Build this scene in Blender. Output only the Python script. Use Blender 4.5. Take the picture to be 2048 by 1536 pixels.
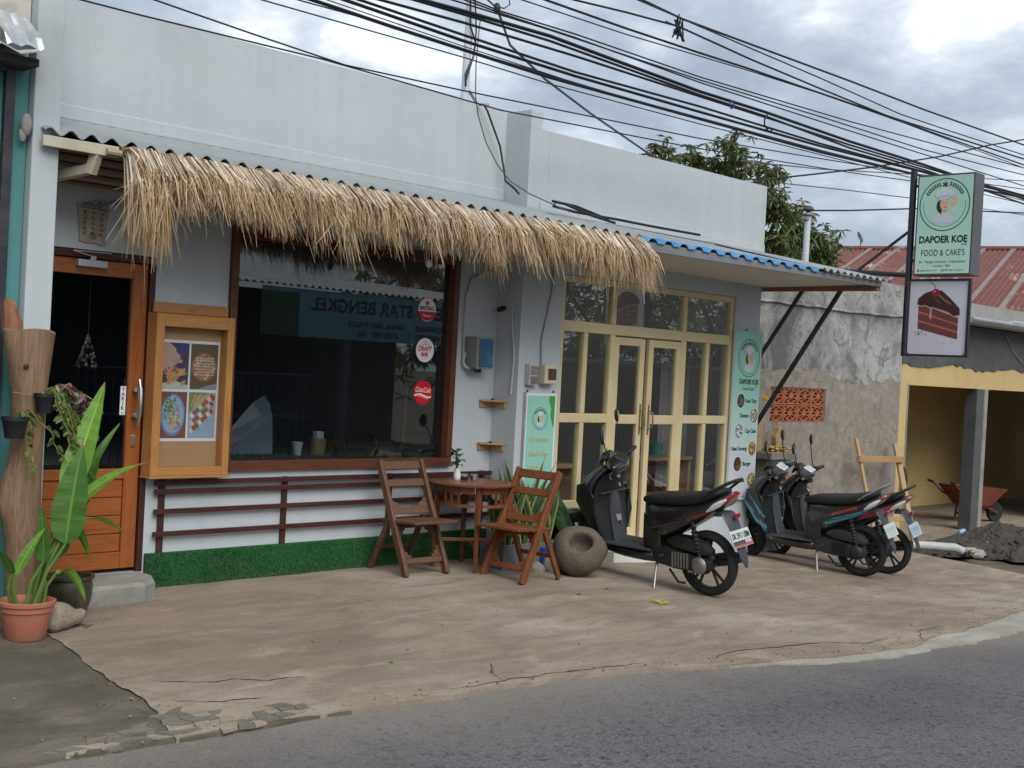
import bpy, math, random
from mathutils import Vector, Matrix
R = math.radians
rnd = random.Random(11)
scene = bpy.context.scene
for o in list(bpy.data.objects):
    bpy.data.objects.remove(o)

# ------------------------------------------------------------------ camera
cam = bpy.data.cameras.new('camera')
camo = bpy.data.objects.new('camera', cam)
scene.collection.objects.link(camo)
scene.camera = camo
cam.sensor_width = 36.0
cam.lens = 2550.0 / 2048.0 * 36.0
cam.clip_start = 0.05
cam.clip_end = 2000
RX = Vector((0.69343026, -0.71857757, 0.05292202))
UP = Vector((-0.02823413, 0.04629391, 0.99852877))
FW = Vector((0.71997035, 0.69390428, -0.01181318))
m3 = Matrix((RX, UP, -FW)).transposed()
camo.matrix_world = Matrix.Translation((0, 0, 1.68)) @ m3.to_4x4()

# ------------------------------------------------------------------ sky, sun, exposure
SUN_EL, SUN_AZ = R(46), R(-108)     # azimuth from +x towards +y: high over the street, behind thick cloud
world = bpy.data.worlds.new('World')
scene.world = world
world.use_nodes = True
wt = world.node_tree
wt.nodes.clear()
wn, wl = wt.nodes, wt.links
w_out = wn.new('ShaderNodeOutputWorld')
w_bg = wn.new('ShaderNodeBackground')
w_bg.inputs['Strength'].default_value = 0.1
sky = wn.new('ShaderNodeTexSky')
sky.sky_type = 'NISHITA'
sky.sun_disc = False
sky.sun_elevation = SUN_EL
sky.sun_rotation = math.pi / 2 - SUN_AZ
sky.dust_density = 2.0
tcw = wn.new('ShaderNodeTexCoord')
sep = wn.new('ShaderNodeSeparateXYZ')
wl.new(tcw.outputs['Generated'], sep.inputs[0])
def wmath(op, a, b=None, clamp=False):
    n = wn.new('ShaderNodeMath'); n.operation = op; n.use_clamp = clamp
    for i, v in enumerate((a, b)):
        if v is None: continue
        if isinstance(v, (int, float)): n.inputs[i].default_value = v
        else: wl.new(v, n.inputs[i])
    return n.outputs[0]
zc = wmath('ADD', wmath('ABSOLUTE', sep.outputs['Z']), 0.34)
comb = wn.new('ShaderNodeCombineXYZ')
wl.new(wmath('DIVIDE', sep.outputs['X'], zc), comb.inputs[0])
wl.new(wmath('DIVIDE', sep.outputs['Y'], zc), comb.inputs[1])
def wnoise(scale, detail, rough, dist=0.0, off=(0, 0, 0)):
    mp = wn.new('ShaderNodeMapping'); mp.inputs['Location'].default_value = off
    wl.new(comb.outputs[0], mp.inputs[0])
    n = wn.new('ShaderNodeTexNoise')
    n.inputs['Scale'].default_value = scale; n.inputs['Detail'].default_value = detail
    n.inputs['Roughness'].default_value = rough; n.inputs['Distortion'].default_value = dist
    wl.new(mp.outputs[0], n.inputs['Vector'])
    return n.outputs['Fac']
n1 = wnoise(2.3, 7, 0.56, 0.3, (3.1, 7.7, 0))
n2 = wnoise(6.5, 6, 0.62, 0.4, (1.3, 0.4, 5))
cl = wmath('ADD', wmath('MULTIPLY', n1, 0.72), wmath('MULTIPLY', n2, 0.28))
ramp = wn.new('ShaderNodeValToRGB')
cr = ramp.color_ramp
cr.elements[0].position = 0.43; cr.elements[0].color = (0.25, 0.285, 0.345, 1)
cr.elements[1].position = 0.67; cr.elements[1].color = (0.88, 0.89, 0.90, 1)
e = cr.elements.new(0.51); e.color = (0.335, 0.375, 0.435, 1)
e = cr.elements.new(0.585); e.color = (0.50, 0.535, 0.58, 1)
wl.new(cl, ramp.inputs[0])
mulc = wn.new('ShaderNodeMix'); mulc.data_type = 'RGBA'; mulc.blend_type = 'MULTIPLY'
mulc.inputs['Factor'].default_value = 1.0
wl.new(ramp.outputs[0], mulc.inputs[6]); mulc.inputs[7].default_value = (8.0, 8.0, 8.0, 1)
mixw = wn.new('ShaderNodeMix'); mixw.data_type = 'RGBA'
mixw.inputs['Factor'].default_value = 0.9
wl.new(sky.outputs[0], mixw.inputs[6]); wl.new(mulc.outputs[2], mixw.inputs[7])
wl.new(mixw.outputs[2], w_bg.inputs['Color'])
wl.new(w_bg.outputs[0], w_out.inputs['Surface'])

sun = bpy.data.lights.new('sun', 'SUN')
suno = bpy.data.objects.new('sun', sun)
scene.collection.objects.link(suno)
sun.energy = 1.5
sun.angle = R(50)
sun.color = (1.0, 0.98, 0.95)
sd = Vector((math.cos(SUN_EL) * math.cos(SUN_AZ), math.cos(SUN_EL) * math.sin(SUN_AZ), math.sin(SUN_EL)))
suno.rotation_euler = sd.to_track_quat('Z', 'Y').to_euler()
suno.location = (0, 0, 30)

vs = scene.view_settings
vs.view_transform = 'Standard'
vs.look = 'None'
vs.exposure = 1.02
vs.gamma = 1.0
vs.use_curve_mapping = False
scene.cycles.use_denoising = True
scene.cycles.transparent_max_bounces = 16

# ------------------------------------------------------------------ materials
MATS = {}
def new_mat(name):
    m = bpy.data.materials.new(name); m.use_nodes = True
    nt = m.node_tree; nt.nodes.clear()
    out = nt.nodes.new('ShaderNodeOutputMaterial')
    b = nt.nodes.new('ShaderNodeBsdfPrincipled')
    nt.links.new(b.outputs[0], out.inputs['Surface'])
    return m, nt, b, out
def nd(nt, t, **k):
    n = nt.nodes.new(t)
    for a, v in k.items():
        if a in n.inputs.keys(): n.inputs[a].default_value = v
        else: setattr(n, a, v)
    return n
def coords(nt, kind='Object', scale=(1, 1, 1)):
    t = nt.nodes.new('ShaderNodeTexCoord')
    mp = nt.nodes.new('ShaderNodeMapping'); mp.inputs['Scale'].default_value = scale
    if kind == 'World':
        ge = nt.nodes.new('ShaderNodeNewGeometry')
        nt.links.new(ge.outputs['Position'], mp.inputs[0])
    else:
        nt.links.new(t.outputs[kind], mp.inputs[0])
    return mp.outputs[0]
def noise(nt, vec, scale, detail=4, rough=0.55, dist=0.0):
    n = nd(nt, 'ShaderNodeTexNoise', Scale=scale, Detail=detail, Roughness=rough, Distortion=dist)
    nt.links.new(vec, n.inputs['Vector'])
    return n.outputs['Fac']
def rampn(nt, fac, stops):
    r = nt.nodes.new('ShaderNodeValToRGB'); c = r.color_ramp
    c.elements[0].position, c.elements[0].color = stops[0][0], (*stops[0][1], 1)
    c.elements[1].position, c.elements[1].color = stops[-1][0], (*stops[-1][1], 1)
    for p, col in stops[1:-1]:
        e = c.elements.new(p); e.color = (*col, 1)
    nt.links.new(fac, r.inputs[0])
    return r.outputs[0]
def mixc(nt, f, a, b, mode='MIX'):
    n = nt.nodes.new('ShaderNodeMix'); n.data_type = 'RGBA'; n.blend_type = mode
    for sock, v in ((n.inputs['Factor'], f), (n.inputs[6], a), (n.inputs[7], b)):
        if isinstance(v, (int, float)): sock.default_value = v
        elif isinstance(v, tuple): sock.default_value = (*v, 1) if len(v) == 3 else v
        else: nt.links.new(v, sock)
    return n.outputs[2]
def mathn(nt, op, a, b=None, clamp=False):
    n = nt.nodes.new('ShaderNodeMath'); n.operation = op; n.use_clamp = clamp
    for i, v in enumerate((a, b)):
        if v is None: continue
        if isinstance(v, (int, float)): n.inputs[i].default_value = v
        else: nt.links.new(v, n.inputs[i])
    return n.outputs[0]
def bump(nt, b, h, strength=0.3, dist=0.01):
    n = nd(nt, 'ShaderNodeBump', Strength=strength, Distance=dist)
    nt.links.new(h, n.inputs['Height']); nt.links.new(n.outputs[0], b.inputs['Normal'])
def simple(name, col, rough=0.6, var=0.12, scale=6.0, metal=0.0, bmp=0.0, bscale=40.0, spec=0.5, dirt=None, dscale=2.0, damt=0.5, coat=0.0):
    if name in MATS: return MATS[name]
    m, nt, b, out = new_mat(name)
    v = coords(nt)
    n = noise(nt, v, scale, 5, 0.6)
    lo = tuple(c * (1 - var) for c in col); hi = tuple(min(1, c * (1 + var)) for c in col)
    c = rampn(nt, n, [(0.3, lo), (0.7, hi)])
    if dirt:
        d = noise(nt, v, dscale, 6, 0.65, 0.4)
        f = mathn(nt, 'MULTIPLY', rampn(nt, d, [(0.45, (0, 0, 0)), (0.7, (1, 1, 1))]), damt)
        c = mixc(nt, f, c, dirt)
    nt.links.new(c, b.inputs['Base Color'])
    rr = rampn(nt, n, [(0.3, (max(0, rough - .08),) * 3), (0.7, (min(1, rough + .08),) * 3)])
    nt.links.new(rr, b.inputs['Roughness'])
    b.inputs['Metallic'].default_value = metal
    b.inputs['Specular IOR Level'].default_value = spec
    b.inputs['Coat Weight'].default_value = coat
    if bmp:
        bump(nt, b, noise(nt, v, bscale, 6, 0.65), bmp, 0.01)
    MATS[name] = m
    return m
def wood(name, dark, light, axis='x', rough=0.45, scale=1.0, spec=0.4):
    if name in MATS: return MATS[name]
    m, nt, b, out = new_mat(name)
    s = {'x': (1.2, 14, 14), 'y': (14, 1.2, 14), 'z': (14, 14, 1.2)}[axis]
    v = coords(nt, 'Object', tuple(k * scale for k in s))
    n = noise(nt, v, 2.2, 6, 0.65, 1.4)
    v2 = coords(nt, 'Object')
    n2 = noise(nt, v2, 2.5, 4, 0.6)
    c = rampn(nt, n, [(0.28, dark), (0.52, tuple((a + 2 * q) / 3 for a, q in zip(dark, light))), (0.72, light)])
    c = mixc(nt, mathn(nt, 'MULTIPLY', n2, 0.5), c, tuple(k * 0.55 for k in dark), 'MIX')
    nt.links.new(c, b.inputs['Base Color'])
    b.inputs['Roughness'].default_value = rough
    b.inputs['Specular IOR Level'].default_value = spec
    bump(nt, b, n, 0.18, 0.004)
    MATS[name] = m
    return m
def vcol(name, rough=0.6, var=0.0, trans=0.0, spec=0.4, bmp=0.0):
    if name in MATS: return MATS[name]
    m, nt, b, out = new_mat(name)
    a = nt.nodes.new('ShaderNodeVertexColor'); a.layer_name = 'Col'
    c = a.outputs[0]
    if var:
        n = noise(nt, coords(nt), 30, 4)
        c = mixc(nt, 1.0, c, rampn(nt, n, [(0.3, (1 - var,) * 3), (0.7, (1, 1, 1))]), 'MULTIPLY')
    nt.links.new(c, b.inputs['Base Color'])
    b.inputs['Roughness'].default_value = rough
    b.inputs['Specular IOR Level'].default_value = spec
    if trans:
        t = nt.nodes.new('ShaderNodeBsdfTranslucent'); nt.links.new(c, t.inputs[0])
        mx = nt.nodes.new('ShaderNodeMixShader'); mx.inputs[0].default_value = trans
        nt.links.new(b.outputs[0], mx.inputs[1]); nt.links.new(t.outputs[0], mx.inputs[2])
        nt.links.new(mx.outputs[0], out.inputs['Surface'])
    MATS[name] = m
    return m
def glass_mat(name, tint=(0.75, 0.8, 0.8), ior=1.5, gain=2.0):
    if name in MATS: return MATS[name]
    m, nt, b, out = new_mat(name)
    nt.nodes.remove(b)
    tr = nt.nodes.new('ShaderNodeBsdfTransparent'); tr.inputs[0].default_value = (*tint, 1)
    gl = nd(nt, 'ShaderNodeBsdfGlossy', Roughness=0.0)
    gl.inputs['Color'].default_value = (1, 1, 1, 1)
    fr = nd(nt, 'ShaderNodeFresnel', IOR=ior)
    ge = nt.nodes.new('ShaderNodeNewGeometry')       # same reflectance on the inner face of the sheet
    nt.links.new(mathn(nt, 'ADD', ior, mathn(nt, 'MULTIPLY', ge.outputs['Backfacing'], 1.0 / ior - ior)), fr.inputs['IOR'])
    mx = nt.nodes.new('ShaderNodeMixShader')
    f2 = mathn(nt, 'MULTIPLY', fr.outputs[0], gain, True)
    nt.links.new(f2, mx.inputs[0]); nt.links.new(tr.outputs[0], mx.inputs[1]); nt.links.new(gl.outputs[0], mx.inputs[2])
    nt.links.new(mx.outputs[0], out.inputs['Surface'])
    MATS[name] = m
    return m

# ------------------------------------------------------------------ mesh helpers
ORG = {}
HOOK = [None]
def base_of(o):
    while o is not None and o.parent is not None: o = o.parent
    return ORG.get(o, Vector((0, 0, 0))) if o is not None else Vector((0, 0, 0))
class MB:
    def __init__(s): s.v, s.f, s.c, s.col = [], [], [], None
    def face(s, idx): s.f.append(tuple(idx)); s.c.append(s.col)
    def pts(s, ps):
        i = len(s.v); s.v.extend([tuple(p) for p in ps]); return list(range(i, i + len(ps)))
    def poly(s, ps): s.face(s.pts(ps)); return s
    def box(s, x0, x1, y0, y1, z0, z1):
        i = s.pts([(x, y, z) for z in (z0, z1) for x, y in ((x0, y0), (x1, y0), (x1, y1), (x0, y1))])
        for q in ((3, 2, 1, 0), (4, 5, 6, 7), (0, 1, 5, 4), (1, 2, 6, 5), (2, 3, 7, 6), (3, 0, 4, 7)):
            s.face([i[k] for k in q])
        return s
    def hexa(s, b, t):
        i = s.pts(list(b) + list(t))
        for q in ((3, 2, 1, 0), (4, 5, 6, 7), (0, 1, 5, 4), (1, 2, 6, 5), (2, 3, 7, 6), (3, 0, 4, 7)):
            s.face([i[k] for k in q])
        return s
    def beam(s, a, b, w, h, up=(0, 0, 1)):
        a, b = Vector(a), Vector(b); d = (b - a).normalized(); u = Vector(up)
        r = d.cross(u)
        if r.length < 1e-4: r = d.cross(Vector((0, 1, 0)))
        r.normalize(); u = r.cross(d).normalized()
        c = lambda p: [p + r * (w / 2) * i + u * (h / 2) * j for i, j in ((-1, -1), (1, -1), (1, 1), (-1, 1))]
        return s.hexa(c(a), c(b))
    def loft(s, secs, caps=True, closed=True):
        rows = [s.pts(q) for q in secs]; n = len(rows[0])
        for a, b in zip(rows, rows[1:]):
            for k in range(n if closed else n - 1):
                s.face((a[k], a[(k + 1) % n], b[(k + 1) % n], b[k]))
        if caps and closed:
            s.face(rows[0][::-1]); s.face(rows[-1])
        return s
    def tube(s, ps, r, n=8, caps=True):
        ps = [Vector(p) for p in ps]
        if isinstance(r, (int, float)): r = [r] * len(ps)
        secs = []; ref = None
        for i, p in enumerate(ps):
            d = (ps[min(i + 1, len(ps) - 1)] - ps[max(i - 1, 0)])
            d = d.normalized() if d.length > 1e-9 else Vector((0, 0, 1))
            if ref is None:
                ref = d.cross(Vector((0, 0, 1)))
                if ref.length < 0.05: ref = d.cross(Vector((0, 1, 0)))
            ref = (ref - d * ref.dot(d)).normalized(); o = d.cross(ref)
            secs.append([p + (ref * math.cos(2 * math.pi * k / n) + o * math.sin(2 * math.pi * k / n)) * r[i] for k in range(n)])
        return s.loft(secs, caps)
    def lathe(s, prof, n=24, mat=None, caps=True):
        mat = mat or Matrix()
        secs = [[mat @ Vector((r * math.cos(2 * math.pi * k / n), r * math.sin(2 * math.pi * k / n), z)) for k in range(n)] for r, z in prof]
        return s.loft(secs, caps)
    def ellipsoid(s, c, r, n=14, m=8, mat=None):
        mat = mat or Matrix()
        secs = []
        for j in range(1, m):
            t = math.pi * j / m
            secs.append([Vector(c) + mat @ Vector((r[0] * math.sin(t) * math.cos(2 * math.pi * k / n), r[1] * math.sin(t) * math.sin(2 * math.pi * k / n), -r[2] * math.cos(t))) for k in range(n)])
        return s.loft(secs)
    def prism(s, poly, ext, off=(0, 0, 0)):
        # poly: 3-D points, ext: vector
        e = Vector(ext); a = [Vector(p) for p in poly]; b = [p + e for p in a]; n = len(a)
        i = s.pts(a); j = s.pts(b)
        s.face(i[::-1]); s.face(j)
        for k in range(n): s.face((i[k], i[(k + 1) % n], j[(k + 1) % n], j[k]))
        return s
    def mesh(s, name, org=Vector((0, 0, 0))):
        me = bpy.data.meshes.new(name)
        vv = [tuple(HOOK[0](Vector(p))) for p in s.v] if HOOK[0] else s.v
        me.from_pydata([(x - org[0], y - org[1], z - org[2]) for x, y, z in vv], [], s.f)
        if any(c is not None for c in s.c):
            at = me.color_attributes.new('Col', 'FLOAT_COLOR', 'CORNER')
            buf = []
            for f, c in zip(s.f, s.c):
                c = c or (0.5, 0.5, 0.5)
                for _ in f: buf.extend((c[0], c[1], c[2], 1.0))
            at.data.foreach_set('color', buf)
        return me
    def build(s, name, mat, parent=None, smooth=False, bevel=0.0, seg=2, sub=0, fix=True, org=None):
        og = org if org is not None else (base_of(parent) if parent else Vector((0, 0, 0)))
        me = s.mesh(name, og)
        if fix:
            import bmesh
            bm = bmesh.new(); bm.from_mesh(me)
            bmesh.ops.recalc_face_normals(bm, faces=bm.faces); bm.to_mesh(me); bm.free()
        o = bpy.data.objects.new(name, me); scene.collection.objects.link(o)
        me.materials.append(mat)
        if parent: o.parent = parent
        elif org is not None: o.location = org
        if smooth:
            for p in me.polygons: p.use_smooth = True
        if bevel:
            b = o.modifiers.new('bevel', 'BEVEL'); b.width = bevel; b.segments = seg; b.limit_method = 'ANGLE'; b.angle_limit = R(35)
        if sub:
            q = o.modifiers.new('sub', 'SUBSURF'); q.levels = sub; q.render_levels = sub
        if smooth and not sub:
            sm = me.attributes.get('sharp_edge')
            try: me.set_sharp_from_angle(angle=R(42))
            except Exception: pass
        return o
def thing(name, label, cat, loc=(0, 0, 0), group=None, rotz=0.0):
    o = bpy.data.objects.new(name, None); scene.collection.objects.link(o)
    o.empty_display_size = 0.2
    o.location = loc; o.rotation_euler = (0, 0, rotz)
    o['label'] = label; o['category'] = cat
    if group: o['group'] = group
    ORG[o] = Vector(loc) if rotz == 0 else Vector((0, 0, 0))
    return o
def local_thing(name, label, cat, loc, rotz=0, group=None, rot=None):
    o = thing(name, label, cat, loc, group, rotz); ORG[o] = Vector((0, 0, 0))
    if rot: o.rotation_euler = rot
    return o
def tag(o, label, cat, group=None):
    o['label'] = label; o['category'] = cat
    if group: o['group'] = group
    return o
def copy_tree(o, parent=None):
    c = o.copy(); scene.collection.objects.link(c); c.parent = parent
    for ch in list(o.children): copy_tree(ch, c)
    return c

# ------------------------------------------------------------------ flat print (lettering, posters)
PRINT = None
class Frame:
    def __init__(s, o, u, v): s.o, s.u, s.v = Vector(o), Vector(u).normalized(), Vector(v).normalized(); s.n = s.u.cross(s.v)
    def at(s, x, y, d=0.0): return s.o + s.u * x + s.v * y + s.n * d
class Art:
    def __init__(s, frame, step=0.0008): s.m, s.fr, s.st = MB(), frame, step
    def poly(s, pts, col, l=1):
        s.k = (getattr(s, 'k', 0) + 1) % 150
        s.m.col = col; s.m.poly([s.fr.at(x, y, l * s.st + s.k * 4e-6) for x, y in pts]); return s
    def rect(s, x0, y0, x1, y1, col, l=1): return s.poly([(x0, y0), (x1, y0), (x1, y1), (x0, y1)], col, l)
    def disc(s, x, y, rx, ry=None, col=(0, 0, 0), l=1, n=32, rot=0.0):
        ry = ry or rx; c, q = math.cos(rot), math.sin(rot)
        return s.poly([(x + rx * math.cos(t) * c - ry * math.sin(t) * q, y + rx * math.cos(t) * q + ry * math.sin(t) * c) for t in [2 * math.pi * k / n for k in range(n)]], col, l)
    def ring(s, x, y, r, w, col, l=1, n=48, a0=0.0, a1=2 * math.pi, ry=None):
        k = (ry / r) if ry else 1.0
        for i in range(n):
            a, b = a0 + (a1 - a0) * i / n, a0 + (a1 - a0) * (i + 1) / n
            s.poly([(x + (r - w) * math.cos(a), y + k * (r - w) * math.sin(a)), (x + r * math.cos(a), y + k * r * math.sin(a)),
                    (x + r * math.cos(b), y + k * r * math.sin(b)), (x + (r - w) * math.cos(b), y + k * (r - w) * math.sin(b))], col, l)
        return s
    def line(s, p, w, col, l=1):
        for (x0, y0), (x1, y1) in zip(p, p[1:]):
            dx, dy = x1 - x0, y1 - y0; L = math.hypot(dx, dy) or 1; nx, ny = -dy / L * w / 2, dx / L * w / 2
            s.poly([(x0 - nx, y0 - ny), (x1 - nx, y1 - ny), (x1 + nx, y1 + ny), (x0 + nx, y0 + ny)], col, l)
        return s
    def text(s, txt, x, y, size, col, l=2, bold=0.0, width=None, shear=0.0, align='CENTER', spacing=1.0, stretch=None):
        cu = bpy.data.curves.new('lettering', 'FONT'); cu.body = txt; cu.size = size; cu.offset = bold
        cu.shear = shear; cu.space_character = spacing; cu.resolution_u = 3
        ob = bpy.data.objects.new('lettering', cu); scene.collection.objects.link(ob)
        dg = bpy.context.evaluated_depsgraph_get()
        me = bpy.data.meshes.new_from_object(ob.evaluated_get(dg))
        vs_ = [v.co.copy() for v in me.vertices]
        if vs_:
            x0, x1 = min(v.x for v in vs_), max(v.x for v in vs_)
            sx = stretch or 1.0
            if width: sx = width / (x1 - x0)
            if align == 'CENTER': f = lambda v: (x + (v.x - (x0 + x1) / 2) * sx, y + v.y)
            elif align == 'LEFT': f = lambda v: (x + (v.x - x0) * sx, y + v.y)
            else: f = lambda v: (x + (v.x - x1) * sx, y + v.y)
            i0 = s.m.pts([s.fr.at(*f(v), l * s.st) for v in vs_])
            s.m.col = col
            for p in me.polygons: s.m.face([i0[k] for k in p.vertices])
        bpy.data.objects.remove(ob); bpy.data.curves.remove(cu); bpy.data.meshes.remove(me)
        return s
    def build(s, name, parent, mat=None):
        return s.m.build(name, mat or vcol('printed_vinyl', 0.45, 0.06), parent, fix=False)

def groundz(x, y):
    q = 0.0
    if x > 7.5: q += 0.04 * (min(x, 9) - 7.5)
    if x > 9: q += 0.055 * (min(x, 13) - 9)
    if x > 13: q += 0.025 * (min(x, 40) - 13)
    return -0.045 * max(0, 7.6 - max(y, 4.3)) - q - 0.015 * max(0, 4.3 - max(y, -4))
# ================================================================== GROUND, ROAD
def lerp_pts(pts, x):
    if x <= pts[0][0]: return pts[0][1]
    for (a, b), (c, d) in zip(pts, pts[1:]):
        if x <= c: return b + (d - b) * (x - a) / (c - a)
    return pts[-1][1]
EDGE = [(-40, 6.6), (0, 5.35), (2.53, 5.16), (3.31, 5.08), (4.16, 5.04), (5.18, 4.96), (5.87, 4.88), (6.27, 4.73), (6.97, 4.47), (7.61, 4.31), (8.42, 4.18), (9.55, 4.22), (10.99, 4.34), (13, 4.65), (20, 6.0), (60, 15)]
TAN = [(-40, 6.6), (0, 5.36), (2.53, 5.17), (3.31, 5.12), (3.8, 5.16), (4.16, 5.08), (5.18, 5.0), (5.87, 4.93), (6.27, 4.80), (6.97, 4.58), (7.61, 4.44), (8.42, 4.33), (9.0, 4.30), (9.70, 4.47), (10.25, 4.52), (12.05, 4.80), (14.8, 5.3)]
CRK = [(5.0, 3.18), (5.34, 3.28), (5.72, 3.39), (6.16, 3.42), (6.43, 3.44), (6.85, 3.53), (7.21, 3.56), (8.3, 3.56)]
def hsh(a, b=0.0): 
    v = math.sin(a * 127.1 + b * 311.7) * 43758.5453
    return v - math.floor(v)
def wob(x, f=3.0, s=0.0):
    return (math.sin(x * f + s) + 0.6 * math.sin(x * f * 2.7 + 1.3 + s) + 0.5 * math.sin(x * f * 6.1 + s * 2) + 0.4 * math.sin(x * f * 13.7 + .5)) / 2.5

def concrete(name, a, b, c, moss=None, fine=0.5):
    m, nt, bs, out = new_mat(name)
    v = coords(nt, 'World')
    vs_ = coords(nt, 'World', (0.7, 2.2, 1))
    n1 = noise(nt, v, 0.55, 6, 0.6, 0.6); n2 = noise(nt, vs_, 2.2, 7, 0.62, 0.8); n3 = noise(nt, v, 38, 5, 0.7)
    col = rampn(nt, n1, [(0.34, a), (0.52, b), (0.68, c)])
    col = mixc(nt, mathn(nt, 'MULTIPLY', rampn(nt, n2, [(0.42, (0, 0, 0)), (0.66, (1, 1, 1))]), 0.55), col, tuple(k * 0.62 for k in a))
    pale = noise(nt, coords(nt, 'World', (1, 2.5, 1)), 1.3, 5, 0.6, 0.5)
    col = mixc(nt, mathn(nt, 'MULTIPLY', rampn(nt, pale, [(0.58, (0, 0, 0)), (0.72, (1, 1, 1))]), 0.5), col, tuple(min(1, k * 1.35) for k in c))
    n5 = noise(nt, v, 7, 6, 0.7, 1.5)
    col = mixc(nt, mathn(nt, 'MULTIPLY', rampn(nt, n5, [(0.60, (0, 0, 0)), (0.70, (1, 1, 1))]), 0.35), col, tuple(k * 0.5 for k in a))
    n6 = noise(nt, v, 85, 3, 0.7); n7 = noise(nt, coords(nt, 'World', (.5, 1.6, 1)), 5.5, 8, 0.75, 2.2)
    col = mixc(nt, mathn(nt, 'MULTIPLY', rampn(nt, n7, [(0.57, (0, 0, 0)), (0.66, (1, 1, 1))]), 0.32), col, tuple(k * 0.48 for k in a))
    col = mixc(nt, mathn(nt, 'MULTIPLY', rampn(nt, n7, [(0.30, (1, 1, 1)), (0.40, (0, 0, 0))]), 0.35), col, tuple(min(1, k * 1.25) for k in c))
    col = mixc(nt, fine, col, rampn(nt, n6, [(0.3, (0.62,) * 3), (0.5, (1.0,) * 3), (0.7, (1.18,) * 3)]), 'MULTIPLY')
    col = mixc(nt, fine, col, rampn(nt, n3, [(0.3, (0.72,) * 3), (0.7, (1.1,) * 3)]), 'MULTIPLY')
    if moss:
        n4 = noise(nt, v, 1.6, 7, 0.65, 0.5)
        col = mixc(nt, rampn(nt, n4, [(0.42, (0, 0, 0)), (0.62, (1, 1, 1))]), col, moss)
    nt.links.new(col, bs.inputs['Base Color'])
    bs.inputs['Roughness'].default_value = 0.9
    bs.inputs['Specular IOR Level'].default_value = 0.25
    h = mathn(nt, 'ADD', mathn(nt, 'MULTIPLY', n3, 0.4), n2)
    bump(nt, bs, h, 0.35, 0.012)
    return m
M_fore = concrete('dusty_concrete', (0.225, 0.178, 0.134), (0.292, 0.239, 0.185), (0.345, 0.296, 0.240))
M_left = concrete('mossy_concrete', (0.105, 0.088, 0.067), (0.14, 0.118, 0.092), (0.175, 0.152, 0.122), (0.078, 0.070, 0.050))
M_pale = concrete('pale_cement', (0.30, 0.285, 0.24), (0.36, 0.34, 0.29), (0.42, 0.40, 0.35))
M_flake = concrete('worn_cement_skin', (0.135, 0.120, 0.098), (0.165, 0.149, 0.123), (0.195, 0.178, 0.15))
M_step = concrete('step_cement', (0.26, 0.26, 0.23), (0.31, 0.30, 0.27), (0.36, 0.355, 0.32))
def asphalt():
    m, nt, bs, out = new_mat('asphalt')
    v = coords(nt, 'World')
    n1 = noise(nt, v, 0.8, 5, 0.6); n2 = noise(nt, v, 60, 3, 0.6); n4 = noise(nt, v, 21, 4, 0.65)
    vo = nd(nt, 'ShaderNodeTexVoronoi', Scale=130.0); nt.links.new(v, vo.inputs['Vector'])
    col = rampn(nt, n1, [(0.35, (0.088, 0.088, 0.094)), (0.65, (0.122, 0.121, 0.127))])
    col = mixc(nt, 0.8, col, rampn(nt, n2, [(0.36, (0.55,) * 3), (0.5, (1.0,) * 3), (0.66, (1.3,) * 3)]), 'MULTIPLY')
    col = mixc(nt, 0.9, col, rampn(nt, n4, [(0.35, (0.45,) * 3), (0.44, (1.0,) * 3), (0.7, (1.1,) * 3)]), 'MULTIPLY')
    # light dust creeping in from the forecourt
    sp = nt.nodes.new('ShaderNodeSeparateXYZ'); ge = nt.nodes.new('ShaderNodeNewGeometry'); nt.links.new(ge.outputs['Position'], sp.inputs[0])
    e = mathn(nt, 'ADD', sp.outputs['Y'], mathn(nt, 'MULTIPLY', sp.outputs['X'], 0.12))
    e = mathn(nt, 'ADD', e, mathn(nt, 'MULTIPLY', noise(nt, v, 2.5, 5), 0.5))
    f = rampn(nt, mathn(nt, 'SUBTRACT', e, 4.9), [(0.0, (0, 0, 0)), (0.9, (0.55,) * 3)])
    col = mixc(nt, f, col, (0.26, 0.225, 0.18))
    nt.links.new(col, bs.inputs['Base Color']); bs.inputs['Roughness'].default_value = 0.85
    bs.inputs['Specular IOR Level'].default_value = 0.3
    bump(nt, bs, mathn(nt, 'ADD', n2, vo.outputs['Distance']), 0.6, 0.008)
    return m
M_asph = asphalt()
M_earth = concrete('brown_earth', (0.10, 0.082, 0.062), (0.15, 0.125, 0.095), (0.19, 0.165, 0.13), None, 0.8)

def sheet(name, fn, nu, nv, mat, skirt=None):
    m = MB(); rows = [m.pts([fn(i / nu, j / nv) for i in range(nu + 1)]) for j in range(nv + 1)]
    for a, b in zip(rows, rows[1:]):
        for k in range(nu): m.face((a[k], a[k + 1], b[k + 1], b[k]))
    if skirt:
        for row in skirt:
            rr = rows[row] if row in (0, -1) else None
            low = m.pts([(m.v[i][0], m.v[i][1], m.v[i][2] - 0.09) for i in rr])
            for k in range(nu): m.face((rr[k], rr[k + 1], low[k + 1], low[k]))
    o = m.build(name, mat, None, smooth=True)
    o['kind'] = 'structure'
    return o
def spread(t, a, b, c, d):   # dense between b and c
    if t < 0.12: return a + (b - a) * t / 0.12
    if t > 0.88: return c + (d - c) * (t - 0.88) / 0.12
    return b + (c - b) * (t - 0.12) / 0.76
sheet('ground', lambda u, v: (lambda x, y: (x, y, groundz(x, y) - 0.13 + (0.02 * wob(x * .7 + y, 2) if x > 14 else 0)))(spread(u, -400, -12, 26, 600), spread(v, -400, -12, 24, 600)), 110, 90, M_earth)
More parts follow.
